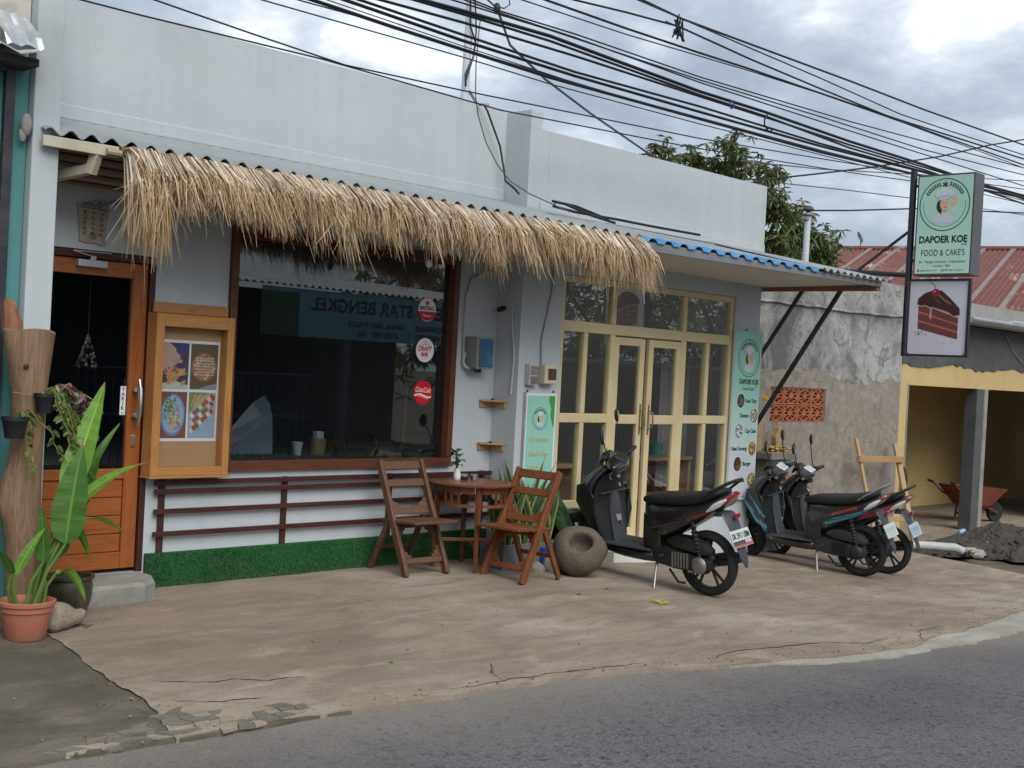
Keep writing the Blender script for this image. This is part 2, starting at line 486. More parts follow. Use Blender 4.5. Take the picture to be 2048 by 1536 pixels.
sheet('road', lambda u, v: (lambda x: (x, (-4.2 + 0.2 * x * 0.1) * (1 - v) + (lerp_pts(EDGE, x) + 0.12 + 0.03 * wob(x, 2)) * v, groundz(x, (-4.2) * (1 - v) + lerp_pts(EDGE, x) * v) - 0.020 + 0.004 * wob(x + v * 9, 1.7)))(-30 + 90 * u), 180, 40, M_asph)
def fore(u, v):
    xr = 3.3 + u * 11.7
    e = lerp_pts(TAN, xr) + 0.035 * wob(xr, 2.2) + 0.015 * wob(xr, 11)
    y = e + (8.35 - e) * (v ** 1.25)
    L = lerp_pts(CRK, y) + 0.02 * wob(y, 6)
    x = L + u * (15.0 - L)
    return (x, y, groundz(x, y) + 0.006 * wob(x * 0.8 + y * 0.5, 1.5) + 0.003 * wob(y - x, 3))
forecourt = sheet('forecourt_pavement', fore, 170, 60, M_fore, skirt=(0,))
def leftp(u, v):
    x = -14 + u * 18.2
    e = lerp_pts(EDGE, x) + 0.04 + 0.03 * wob(x, 2.4)
    y = e + (8.3 - e) * v
    return (x, y, groundz(x, y) - 0.006 + 0.003 * wob(x + y, 1.9))
sidepave = sheet('side_pavement', leftp, 120, 30, M_left, skirt=(0,))
def strip(u, v):
    x = 6.2 + u * 9.5
    k_ = max(0, min(1, (x - 6.2) / 1.6)); a = lerp_pts(EDGE, x) * k_ + (lerp_pts(TAN, x) + .05) * (1 - k_) + 0.045 * wob(x, 2.3) + .02 * wob(x, 9); b = max(a + .1, lerp_pts(TAN, x) + 0.35)
    return (x, a + (b - a) * v, groundz(x, a + (b - a) * v) - 0.012)
sheet('cement_verge', strip, 140, 4, M_pale, skirt=(0,))
for pts in ([(3.56, 6.0), (3.75, 5.86), (3.98, 5.80), (4.12, 5.70), (4.35, 5.66)], [(3.50, 5.62), (3.72, 5.50), (3.95, 5.45)], [(5.3, 5.02), (5.36, 5.22), (5.5, 5.34), (5.46, 5.5)], [(6.9, 4.72), (7.2, 4.78), (7.6, 4.70), (8.1, 4.66), (8.5, 4.50), (8.9, 4.52)], [(9.2, 4.40), (9.6, 4.62), (10.1, 4.66)], [(4.9, 5.06), (5.4, 5.06), (6.0, 4.97), (6.4, 4.88)]):
    m = MB(); n = 26; lo, hi = [], []
    for k in range(n + 1):
        t = k / n * (len(pts) - 1); q = min(int(t), len(pts) - 2); f = t - q
        x = pts[q][0] + (pts[q + 1][0] - pts[q][0]) * f; y = pts[q][1] + (pts[q + 1][1] - pts[q][1]) * f + .018 * wob(x * 3 + pts[0][0], 9)
        w = (.003 + .006 * hsh(k, x)) * math.sin(math.pi * (k + .5) / (n + 1)) ** .5; z = groundz(x, y) + 0.006 * wob(x * 0.8 + y * 0.5, 1.5) + 0.003 * wob(y - x, 3) + .003
        lo.append((x, y - w, z)); hi.append((x, y + w, z))
    for k in range(n): m.poly([lo[k], lo[k + 1], hi[k + 1], hi[k]])
    m.build('pavement_crack', simple('crack_dirt', (.055, .042, .03), .95, .3, 20), forecourt, fix=False, org=Vector((0, 0, 0)))
# broken cement flakes where the pavement meets the road: cells of one cracked skin
def fcorner(i, j): 
    x = 2.62 + i * 0.082 + 0.045 * (hsh(i * 1.7, j * 2.3) - .5) + 0.03 * (j % 2)
    y = lerp_pts(EDGE, x) + 0.035 + j * 0.058 + 0.034 * (hsh(i * 3.1 + 5, j * 1.9) - .5)
    return (x, y)
cx0 = lambda i, j: fcorner(i, j)[0]
for i in range(21):
    for j in range(7):
        px, py = fcorner(i, j)
        lim = 6.6 - abs(i - 9.5) * .55
        if cx0(i, j) > 3.95 or j > lim - 1.2 * hsh(i, j * 7.7) or hsh(i * 5.5, j) < (.85 if j == 0 else .34): continue
        c4 = [fcorner(i, j), fcorner(i + 1, j), fcorner(i + 1, j + 1), fcorner(i, j + 1)]
        if hsh(i, j * 3) > .55: c4.insert(2, ((c4[1][0] + c4[2][0]) / 2 - .012, (c4[1][1] + c4[2][1]) / 2))
        cx, cy = sum(p[0] for p in c4) / len(c4), sum(p[1] for p in c4) / len(c4)
        sh = .915 + .05 * hsh(i, j)
        pts = [(cx + (a - cx) * sh, cy + (b - cy) * sh) for a, b in c4]
        zz = groundz(cx, cy) - 0.006 + (.010 if cx > lerp_pts(CRK, cy) - .06 and cy > lerp_pts(TAN, cx) - .05 else 0); h = 0.002 + 0.004 * hsh(i, j + 9)
        m = MB(); m.loft([[(a, b, zz - 0.012) for a, b in pts], [(a, b, zz + h + .002 * (hsh(a * 9, b * 7) - .5)) for a, b in pts]])
        m.build('cement_flake', M_flake if hsh(i, j * 2.2) > .35 else M_fore, forecourt, org=Vector((0, 0, 0)))

# ================================================================== CAFE BUILDING
W = 8.04; W2 = 7.74
M_white = simple('white_wall_paint', (0.68, 0.735, 0.745), 0.75, 0.035, 1.2, bmp=0.08, bscale=14, dirt=(0.50, 0.54, 0.545), dscale=1.1, damt=0.45, spec=0.25)
M_cream = simple('cream_wall_paint', (0.72, 0.70, 0.66), 0.78, 0.03, 1.5, bmp=0.08, bscale=14, dirt=(0.55, 0.52, 0.47), dscale=1.3, damt=0.4, spec=0.25)
M_soff = simple('soffit_board', (0.62, 0.59, 0.54), 0.7, 0.05, 0.9, dirt=(0.48, 0.42, 0.35), dscale=0.8, damt=0.5)
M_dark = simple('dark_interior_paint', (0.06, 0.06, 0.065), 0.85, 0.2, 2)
M_floor = simple('grey_tile_floor', (0.40, 0.39, 0.37), 0.5, 0.15, 3)
M_inner = simple('inner_wall_paint', (0.55, 0.50, 0.46), 0.8, 0.12, 2)
M_brown = wood('dark_brown_timber', (0.035, 0.012, 0.009), (0.085, 0.03, 0.022), 'x', 0.42)
M_brownz = wood('dark_brown_timber_upright', (0.035, 0.012, 0.009), (0.085, 0.03, 0.022), 'z', 0.42)
M_frame = wood('red_brown_window_timber', (0.075, 0.022, 0.012), (0.16, 0.055, 0.03), 'x', 0.35)
M_door = wood('orange_teak_door', (0.23, 0.062, 0.013), (0.42, 0.132, 0.03), 'x', 0.38)
M_doorz = wood('orange_teak_door_upright', (0.22, 0.06, 0.013), (0.40, 0.125, 0.03), 'z', 0.38)
M_glass = glass_mat('window_glass', (0.72, 0.76, 0.78)); M_glass2 = glass_mat('shopfront_glass', (0.93, 0.95, 0.95), 1.5, 1.6)
M_fibre = simple('weathered_fibre_cement', (0.44, 0.46, 0.46), 0.85, 0.1, 3, bmp=0.2, bscale=30, dirt=(0.26, 0.27, 0.27), dscale=2.5, damt=0.6)
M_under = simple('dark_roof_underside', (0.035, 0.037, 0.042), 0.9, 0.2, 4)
M_coat = simple('grey_roof_coating', (0.27, 0.295, 0.30), 0.8, 0.08, 2.5, bmp=0.15, bscale=20, dirt=(0.36, 0.37, 0.36), dscale=2, damt=0.5)
M_blue = simple('blue_painted_steel', (0.055, 0.23, 0.43), 0.5, 0.12, 4, dirt=(0.30, 0.40, 0.48), dscale=5, damt=0.35)
M_galv = simple('galvanised_steel', (0.46, 0.48, 0.49), 0.45, 0.12, 5, metal=0.6, dirt=(0.30, 0.26, 0.22), dscale=4, damt=0.4)
M_fascia = simple('grey_fascia_plate', (0.17, 0.185, 0.20), 0.55, 0.15, 3, dirt=(0.09, 0.09, 0.09), dscale=3, damt=0.6)
M_beige = simple('beige_painted_steel', (0.48, 0.44, 0.32), 0.5, 0.1, 3, dirt=(0.25, 0.22, 0.16), dscale=4, damt=0.4)
M_alu = simple('cream_powder_coated_frame', (0.60, 0.505, 0.275), 0.45, 0.05, 2, dirt=(0.40, 0.34, 0.20), dscale=3, damt=0.4)
M_chrome = simple('brushed_steel', (0.62, 0.62, 0.62), 0.28, 0.1, 10, metal=1.0)
M_black = simple('black_painted_steel', (0.014, 0.015, 0.018), 0.42, 0.2, 6)
M_blackp = simple('black_plastic', (0.010, 0.0105, 0.012), 0.5, 0.15, 8)

cafe = thing('cafe_building', 'white cafe with long parapet, timber door, big window and cream double doors', 'building', (7.7, W, 0))
def streaky(name, base, dirt):
    m, nt, bs, out = new_mat(name); v = coords(nt, 'World')
    n1 = noise(nt, v, 1.1, 6, .6, .4); st_ = noise(nt, coords(nt, 'World', (5, 5, .35)), 1.6, 5, .6, .3); n3 = noise(nt, v, 22, 5, .65)
    c = rampn(nt, n1, [(.35, tuple(k * .93 for k in base)), (.65, base)])
    c = mixc(nt, mathn(nt, 'MULTIPLY', rampn(nt, st_, [(.48, (0, 0, 0)), (.72, (1, 1, 1))]), .42), c, dirt)
    c = mixc(nt, mathn(nt, 'MULTIPLY', rampn(nt, n3, [(.62, (0, 0, 0)), (.76, (1, 1, 1))]), .16), c, tuple(k * .6 for k in dirt))
    nt.links.new(c, bs.inputs['Base Color']); bs.inputs['Roughness'].default_value = .78; bs.inputs['Specular IOR Level'].default_value = .25
    bump(nt, bs, mathn(nt, 'ADD', n3, mathn(nt, 'MULTIPLY', n1, 2.0)), .22, .012); return m
M_white = streaky('weathered_white_paint', (0.465, 0.505, 0.52), (0.375, 0.415, 0.425))
def wall_grid(xs, zs, holes, y0, y1):
    m = MB()
    solid = lambda i, j: 0 <= i < len(xs) - 1 and 0 <= j < len(zs) - 1 and not any(a <= (xs[i] + xs[i + 1]) / 2 <= b and c <= (zs[j] + zs[j + 1]) / 2 <= d for a, b, c, d in holes)
    for i in range(len(xs) - 1):
        for j in range(len(zs) - 1):
            if not solid(i, j): continue
            a, b, c, d = xs[i], xs[i + 1], zs[j], zs[j + 1]
            m.poly([(a, y0, c), (b, y0, c), (b, y0, d), (a, y0, d)]); m.poly([(a, y1, c), (a, y1, d), (b, y1, d), (b, y1, c)])
            if not solid(i - 1, j): m.poly([(a, y0, c), (a, y0, d), (a, y1, d), (a, y1, c)])
            if not solid(i + 1, j): m.poly([(b, y0, c), (b, y1, c), (b, y1, d), (b, y0, d)])
            if not solid(i, j - 1): m.poly([(a, y0, c), (a, y1, c), (b, y1, c), (b, y0, c)])
            if not solid(i, j + 1): m.poly([(a, y0, d), (b, y0, d), (b, y1, d), (a, y1, d)])
    return m
fr_wall = wall_grid([3.685, 3.70, 4.69, 5.29, 7.60, 8.10], [-0.3, 0.12, 0.81, 2.33, 2.62, 3.98], [(3.70, 4.69, 0.12, 2.33), (5.29, 7.60, 0.81, 2.62)], W, W + 0.15)
o = fr_wall.build('front_wall', M_white, cafe); o['label'] = 'white street wall with the big window and timber door'
s_wall = wall_grid([8.10, 8.64, 9.40, 10.54, 11.40, 11.87], [-0.6, 0.06, 0.42, 2.57, 3.81], [(8.64, 9.40, 0.42, 2.57), (9.40, 10.54, 0.06, 2.57), (10.54, 11.40, 0.42, 2.57)], W2, W2 + 0.145)
o = s_wall.build('front_wall', M_white, cafe); o['label'] = 'white street wall holding the cream double doors'
MB().box(8.10, 8.25, W2 + .146, W + 0.14, -0.5, 3.96).box(8.10, 8.25, W2, W2 + .145, 3.811, 3.96).build('wall_return', M_white, cafe)
MB().box(3.512, 3.685, 7.53, W + .15, -0.1, 4.15).build('wing_wall', M_white, cafe, bevel=0.008)
MB().box(11.72, 11.868, W2 + .146, 13.2, -0.6, 3.75).build('side_wall', M_cream, cafe)
MB().box(3.48, 3.64, W + .151, 13.2, -0.1, 3.75).build('side_wall', M_cream, cafe)
MB().box(3.48, 11.868, 13.201, 13.35, -0.6, 3.75).build('rear_wall', M_cream, cafe)
MB().box(3.66, 8.60, W + .16, 13.19, 3.20, 3.32).box(11.30, 11.71, W + .16, 13.19, 3.20, 3.32).box(8.60, 11.30, W + .16, 8.45, 3.20, 3.32).box(8.60, 11.30, 10.2, 13.19, 3.20, 3.32).build('roof_slab', M_cream, cafe)
MB().box(8.58, 11.32, 8.43, 10.22, 3.325, 3.33).build('added_skylight', glass_mat('added_skylight_sheet', (.34, .345, .345), 1.4, 1.0), cafe)  # unseen roof opening, added so daylight brightens the shop interior
MB().box(8.16, 8.24, W + .16, 13.19, 0.1, 3.19).build('partition_wall', M_inner, cafe)
MB().box(3.66, 8.15, W + .152, 13.19, -0.02, 0.10).build('floor_slab', M_floor, cafe)
MB().box(8.25, 11.71, W2 + .15, 13.19, -0.05, 0.055).build('floor_slab', M_floor, cafe)
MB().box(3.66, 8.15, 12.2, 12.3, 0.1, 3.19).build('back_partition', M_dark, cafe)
MB().box(8.25, 11.71, 10.6, 10.7, 0.06, 3.19).build('back_partition', M_inner, cafe)
MB().box(3.69, 8.098, W - 0.016, W - 0.001, 3.17, 3.27).build('skirting_band', M_white, cafe, bevel=0.008)
MB().box(8.255, 11.868, W2 - 0.014, W2 - 0.001, 3.09, 3.17).build('skirting_band', M_white, cafe, bevel=0.006)
# concrete door step
st = MB(); pts = [(3.6, 7.60), (4.30, 7.60), (4.48, 7.62), (4.60, 7.70), (4.66, 7.83), (4.67, 8.03), (3.6, 8.03)]
st.loft([[(x, y, -0.1) for x, y in pts], [(x, y, 0.10) for x, y in pts], [(x - (0.012 if x > 4 else 0), y + (0.014 if y < 7.9 else 0), 0.125) for x, y in pts]])
st.build('door_step', M_step, cafe)
MB().box(9.30, 10.62, 7.52, W2 - .001, -0.4, 0.02).build('door_step', simple('white_floor_tile', (0.62, 0.62, 0.60), 0.4, 0.05, 3), cafe, bevel=0.006)

# ---- timber door
door = MB().box(4.645, 4.688, W - .005, W + .12, 0.125, 2.325).box(3.702, 3.745, W - .005, W + .12, 0.125, 2.325).box(3.745, 4.645, W - .005, W + .12, 2.275, 2.325).build('timber_door', M_brownz, cafe, bevel=0.004)
door['label'] = 'orange teak door with glass upper half and boarded lower half'
MB().box(4.53, 4.64, W + .02, W + .065, 0.15, 2.27).build('stile', M_doorz, door, bevel=0.004)
MB().box(3.75, 3.86, W + .02, W + .065, 0.15, 2.27).build('stile', M_doorz, door, bevel=0.004)
MB().box(3.861, 4.529, W + .02, W + .065, 2.165, 2.27).build('rail', M_door, door, bevel=0.004)
MB().box(3.861, 4.529, W + .02, W + .065, 0.775, 0.845).build('rail', M_door, door, bevel=0.004)
MB().box(3.861, 4.529, W + .02, W + .065, 0.15, 0.265).build('rail', M_door, door, bevel=0.004)
for q in range(4):
    z0 = 0.268 + q * 0.1265
    MB().box(3.862, 4.528, W + .033 + 0.001 * (q % 2), W + .055, z0, z0 + 0.122).build('plank', M_door, door, bevel=0.005)
MB().box(3.861, 4.529, W + .042, W + .047, 0.846, 2.164).build('pane', M_glass, door)
h = MB(); h.tube([(4.575, W - .045, 1.15), (4.58, W - .06, 1.23), (4.58, W - .065, 1.31), (4.58, W - .06, 1.40), (4.575, W - .045, 1.47)], [0.012, .017, .018, .017, .012], 10)
h.box(4.557, 4.593, W - .05, W + .02, 1.205, 1.235).box(4.557, 4.593, W - .05, W + .02, 1.385, 1.415)
h.build('handle', M_chrome, door, smooth=True)
MB().box(4.565, 4.598, W + .008, W + .0205, 1.00, 1.08).lathe([(0.011, -.02), (0.011, 0.0)], 12, Matrix.Translation((4.58, W + .01, 1.055)) @ Matrix.Rotation(R(90), 4, 'X')).build('lock_plate', M_chrome, door, bevel=0.003)
c = MB(); c.box(4.09, 4.30, W - .04, W + .018, 2.215, 2.262).box(4.18, 4.22, W - .03, W - .01, 2.262, 2.29).beam((4.20, W - .022, 2.285), (4.04, W - .06, 2.31), .018, .008).beam((4.04, W - .06, 2.312), (4.33, W - .03, 2.318), .016, .008)
c.build('door_closer', M_galv, door, bevel=0.006)
a = Art(Frame((4.480, W + .0415, 1.215), (1, 0, 0), (0, 0, 1)), .0006)
a.rect(0, 0, .048, .205, (.02, .02, .02), 0); a.rect(.003, .003, .045, .202, (.75, .75, .75), 1)
for i_, ch in enumerate('TARIK'): a.text(ch, .024, .168 - i_ * .032, .034, (.02, .02, .02), 2, bold=.0012)
a.line([(.012, .02), (.036, .02)], .002, (.02, .02, .02), 2).ring(.024, .013, .007, .002, (.02, .02, .02), 2, 12)
a.build('pull_sticker', door)['label'] = 'small white vertical sticker reading TARIK'

# ---- big window
win = wall_grid([5.292, 5.352, 7.538, 7.598], [.812, .882, 2.548, 2.618], [(5.352, 7.538, .882, 2.548)], W - .035, W + .10).build('picture_window', M_frame, cafe, bevel=0.005)
win['label'] = 'big picture window in a red brown timber frame'
MB().box(5.353, 7.537, W + .035, W + .041, 0.883, 2.547).build('pane', M_glass, win)
MB().box(5.29, 7.60, W + .151, W + .55, 0.78, 0.885).build('window_ledge', M_frame, win)
tf = MB()
for q in range(2600):
    x, y = rnd.uniform(5.36, 7.53), rnd.uniform(W + .17, W + .5); an = rnd.uniform(0, 6.28); l = rnd.uniform(.012, .026)
    dx, dy = math.cos(an) * .004, math.sin(an) * .004
    tf.poly([(x - dx, y - dy, .886), (x + dx, y + dy, .886), (x + dy * 2, y - dx * 2, .886 + l)])
o = tf.build('ledge_turf', simple('artificial_grass', (0.02, 0.105, 0.035), 0.7, 0.45, 60), win, fix=False); o['kind'] = 'stuff'

# ---- cream double doors
dd = MB()
def bars(m, lst, y0, y1):
    for b in lst: m.box(b[0], b[1], y0, y1, b[2], b[3])
    return m
bars(dd, [(8.642, 8.70, .422, 2.568), (11.34, 11.398, .422, 2.568), (8.7005, 11.3395, 2.508, 2.568), (8.7005, 11.3395, 2.055, 2.155),
          (9.375, 9.445, .065, 2.0545), (10.50, 10.585, .065, 2.0545), (9.378, 9.440, 2.1555, 2.5075), (10.51, 10.575, 2.1555, 2.5075),
          (8.7005, 9.3745, .422, .49), (10.5855, 11.3395, .422, .49), (8.7005, 9.3745, 1.215, 1.30), (10.5855, 11.3395, 1.215, 1.30),
          (8.985, 9.045, .4905, 1.2145), (8.985, 9.045, 1.3005, 2.0545), (10.935, 10.995, .4905, 1.2145), (10.935, 10.995, 1.3005, 2.0545)], W2 + .02, W2 + .085)
shopf = dd.build('glazed_shopfront', M_alu, cafe, bevel=0.006); shopf['label'] = 'cream framed glass shopfront with double doors'
def pane(x0, x1, z0, z1, par, y=W2 + .05):
    MB().box(x0 + .001, x1 - .001, y, y + .005, z0 + .001, z1 - .001).build('pane', M_glass2, par)
for x0, x1 in ((8.70, 9.378), (9.44, 10.51), (10.575, 11.34)): pane(x0, x1, 2.155, 2.508, shopf)
for x0, x1 in ((8.70, 8.985), (9.045, 9.375), (10.585, 10.935), (10.995, 11.34)):
    pane(x0, x1, 1.30, 2.055, shopf); pane(x0, x1, .49, 1.215, shopf)
def leaf(x0, x1, y, hx):
    m = bars(MB(), [(x0, x0 + .075, .075, 2.04), (x1 - .075, x1, .075, 2.04), (x0 + .0755, x1 - .0755, 1.965, 2.04), (x0 + .0755, x1 - .0755, 1.205, 1.295), (x0 + .0755, x1 - .0755, .075, .19)], y, y + .045)
    l = m.build('door_leaf', M_alu, cafe, bevel=0.006)
    l['label'] = 'cream glazed door leaf'
    pane(x0 + .075, x1 - .075, 1.295, 1.965, l, y + .02); pane(x0 + .075, x1 - .075, .19, 1.205, l, y + .02)
    hm = MB(); hm.tube([(hx, y, 1.16), (hx, y - .045, 1.17), (hx, y - .06, 1.21), (hx, y - .06, 1.29), (hx, y - .045, 1.33), (hx, y, 1.34)], .008, 8)
    hm.box(hx - .011, hx + .011, y - .003, y - .0002, 1.10, 1.40)
    hm.build('handle', simple('bronze_handle', (.35, .27, .18), .35, .1, 9, metal=.8), l, smooth=True)
leaf(9.455, 9.93, W2 + .035, 9.895)
leaf(9.965, 10.49, W2 + .012, 10.0)

# ---- canopy
def E_(x): t = (x - 3.53) / 8.47; return Vector((x, 7.47 - 1.09 * t, 2.985 - 0.195 * t))
def J_(x): return Vector((x, W - .001, 3.175)) if x < 8.1 else Vector((x, W2 - .001, 3.115 - .01 * (x - 8.1)))
def corrug(name, x0, x1, t0, t1, pitch, amp, mat, trap=False, lift=0.0, th=0.006, fade=0.0):
    n = int((x1 - x0) / pitch * 10); m = MB(); T, B = [], []
    ts = [t0, t1] if not fade else [t0, t0 + (t1 - t0) * .12, t0 + (t1 - t0) * .3, t0 + (t1 - t0) * .6, t1]
    for i in range(n + 1):
        x = x0 + (x1 - x0) * i / n; ph = (x - x0) / pitch
        s = math.sin(2 * math.pi * ph)
        if trap:
            f = ph - math.floor(ph); s = -1 + 2 * max(0, min(1, (0.22 - abs(f - .5)) / 0.12 + 0.5))
        e, j = E_(x), J_(x); rt, rb = [], []
        for q, t in enumerate(ts):
            k = 1 - fade * (t - t0) / (t1 - t0) if not q else (1 - fade) if fade else (.5 if t1 >= 1 else 1)
            if fade: k = [1, .75, .3, .12, .1][q]
            c = e.lerp(j, t) + Vector((0, 0, amp * s * k + lift + (.006 * wob(x * 3 + q, 2) if fade and 0 < q < 4 else 0)))
            rt.append(c); rb.append(c - Vector((0, 0, th)))
        T.append(m.pts(rt)); B.append(m.pts(rb))
    L = len(ts)
    for i in range(n):
        for q in range(L - 1):
            m.face((T[i][q], T[i + 1][q], T[i + 1][q + 1], T[i][q + 1])); m.face((B[i][q], B[i][q + 1], B[i + 1][q + 1], B[i + 1][q]))
        m.face((T[i][0], B[i][0], B[i + 1][0], T[i + 1][0])); m.face((T[i][-1], T[i + 1][-1], B[i + 1][-1], B[i][-1]))
    for i in (0, n): m.face(T[i] + B[i][::-1])
    return m.build(name, mat, cafe, smooth=True)
o = corrug('roof_sheet', 3.56, 8.62, 0.0, 1.0, 0.127, 0.021, M_coat, th=.007, fade=.9); o['label'] = 'grey coated corrugated roof sheet over the thatch'
o = corrug('roof_sheet', 8.60, 10.98, -0.02, 0.11, 0.19, 0.017, M_blue, True, -.012); o['label'] = 'blue steel edge of the right awning'
o = corrug('roof_sheet', 8.60, 10.98, 0.111, 1.0, 0.19, 0.017, M_coat, True, -.012, fade=.8); o['label'] = 'grey coated sheet of the right awning'
o = corrug('roof_sheet', 10.96, 12.10, -0.04, 1.0, 0.105, 0.016, M_galv, False, 0.008); o['label'] = 'galvanised sheet at the right end of the awning'
# undersides, fascia, soffit
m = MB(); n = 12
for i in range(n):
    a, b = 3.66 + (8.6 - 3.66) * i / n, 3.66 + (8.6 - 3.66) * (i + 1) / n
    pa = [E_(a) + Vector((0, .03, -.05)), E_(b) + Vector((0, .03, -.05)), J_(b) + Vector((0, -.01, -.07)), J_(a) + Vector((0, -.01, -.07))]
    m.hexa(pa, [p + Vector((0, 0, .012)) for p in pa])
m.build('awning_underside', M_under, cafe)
MB().hexa([E_(3.55) + Vector((0, 0, -.10)), E_(4.02) + Vector((0, 0, -.10)), E_(4.02) + Vector((0, .03, -.10)), E_(3.55) + Vector((0, .03, -.10))], [E_(3.55) + Vector((0, 0, -.035)), E_(4.02) + Vector((0, 0, -.03)), E_(4.02) + Vector((0, .03, -.03)), E_(3.55) + Vector((0, .03, -.035))]).build('fascia_board', M_beige, cafe, bevel=.003)
MB().beam((3.67, W - .01, 2.70), (3.88, 7.50, 2.79), .06, .06).beam((3.88, 7.50, 2.76), (3.90, 7.46, 2.90), .06, .06).build('awning_bracket', M_beige, cafe, bevel=.004)
for q in range(5):
    zz = 2.93 - q * .045; yy = 7.62 + q * .075
    MB().tube([(3.66, yy, zz), (5.9, yy - .10, zz - .01), (8.09, yy - .22, zz - .02)], .017, 7).build('bamboo_batten', wood('brown_bamboo', (.14, .06, .03), (.28, .13, .06), 'x', .5), cafe, smooth=True)
sf = MB(); A0, A1 = E_(8.62), E_(11.98)
sz = 2.735
sf.hexa([(8.62, A0.y + .02, sz + .06), (11.98, A1.y + .02, sz), (11.98, W2 - .002, sz - .02), (8.62, W2 - .002, sz + .01)], [(8.62, A0.y + .02, sz + .075), (11.98, A1.y + .02, sz + .015), (11.98, W2 - .002, sz - .005), (8.62, W2 - .002, sz + .025)])
sf.build('soffit', M_soff, cafe)
fa = MB(); fa.hexa([(8.62, A0.y - .005, A0.z - .115), (11.98, A1.y - .005, A1.z - .075), (11.98, A1.y + .018, A1.z - .075), (8.62, A0.y + .018, A0.z - .115)], [(8.62, A0.y - .005, A0.z - .035), (11.98, A1.y - .005, A1.z - .018), (11.98, A1.y + .018, A1.z - .018), (8.62, A0.y + .018, A0.z - .035)])
fa.build('fascia_board', M_fascia, cafe, bevel=.003)
MB().box(11.93, 12.0, A1.y + .0185, W2 + .1, 2.675, 2.755).build('end_beam', simple('rusty_end_beam', (.22, .11, .06), .7, .25, 5), cafe, bevel=.004)
MB().tube([(12.03, 6.86, 2.70), (11.93, 7.80, 1.15)], .028, 8).build('awning_strut', M_black, cafe, smooth=True)
MB().tube([(12.03, 7.32, 2.70), (11.93, 7.80, 1.90)], .024, 8).build('awning_strut', M_black, cafe, smooth=True)
# thin wall crack plaster ridge
MB().tube([(8.36, W2 - .003, 3.80), (8.355, W2 - .004, 3.55), (8.37, W2 - .003, 3.4), (8.36, W2 - .003, 3.22)], .006, 5).build('wall_wire', simple('painted_wire', (.5, .52, .53), .7, .1), cafe)
# ================================================================== THATCH FRINGE
thatch = thing('thatch_fringe', 'long fringe of dry straw thatch hanging from the awning edge', 'thatch', (6.3, 7.2, 2.85))
MB().tube([E_(3.93) + Vector((0, -.02, -.075)), E_(6.2) + Vector((0, -.03, -.08)), E_(8.50) + Vector((0, -.03, -.10))], [.022, .02, .022], 8).build('bamboo_pole', wood('pale_bamboo', (.30, .22, .13), (.48, .38, .24), 'x', .5), thatch, smooth=True)
th = MB()
XS0, XS1 = 4.07, 8.42
NST = 13500
for q in range(NST):
    x = XS0 + (XS1 - XS0) * rnd.random(); layer = rnd.random(); e = E_(x)
    ck = int(x * 11 + layer * 2.2); lean = 0.34 + 0.42 * hsh(ck, 3) + 0.12 * math.sin(x * 5.3) + rnd.gauss(0, .11)
    L = 0.175 + 0.14 * hsh(ck, 7) + 0.03 * math.sin(x * 3.1) + rnd.uniform(-.09, .08) + (.04 if layer < .4 else 0)
    if rnd.random() < .05: L += rnd.uniform(.05, .17)
    if x < 4.28: lean *= .35
    if x < 4.30 and rnd.random() < .5: L += rnd.uniform(.05, .42); lean = rnd.gauss(.06, .06)
    if 5.2 < x < 5.5 and rnd.random() < .10: L += .22
    if x > 8.2: lean += (x - 8.2) * .8
    out = 0.03 + 0.15 * layer ** .8 + rnd.gauss(0, .015)
    z0 = e.z - .028 - rnd.uniform(0, .045)
    p0 = Vector((x - .05, e.y + .012 - .03 * layer, z0))
    rise = (.035 + .05 * layer) * rnd.uniform(.5, 1.2)
    p1 = p0 + Vector((lean * L * .26, -out * .55 - .02, -L * .10 + rise * .3))
    p2 = p0 + Vector((lean * L * .62, -out - .03, -L * .48))
    fly = rnd.gauss(0, .02) if rnd.random() < .85 else rnd.gauss(0, .09)
    p3 = p0 + Vector((lean * L * (.85 + .1 * hsh(ck, 5)) + fly, -out * 1.02 - .02 + rnd.gauss(0, .025), -L))
    w = rnd.uniform(.0016, .0048)
    yaw = rnd.uniform(-.75, .45); s = Vector((math.cos(yaw), math.sin(yaw) * .8, 0)) * w
    t = rnd.random(); k = .62 + .55 * rnd.random()
    base = (.86, .77, .63) if t < .52 else ((.78, .63, .44) if t < .80 else ((.40, .285, .175) if t < .92 else (.17, .11, .065)))
    if L > .60: base = (.56, .44, .27)
    th.col = tuple(c * k for c in base)
    i = th.pts([p0 - s, p0 + s, p1 - s, p1 + s, p2 - s, p2 + s, p3 - s * .3, p3 + s * .3])
    th.face((i[0], i[1], i[3], i[2])); th.face((i[2], i[3], i[5], i[4])); th.col = (th.col[0] * .84, th.col[1] * .74, th.col[2] * .60); th.face((i[4], i[5], i[7], i[6]))
o = th.build('straw', vcol('dry_straw', .75, 0, .28, .25), thatch, fix=False); o['kind'] = 'stuff'

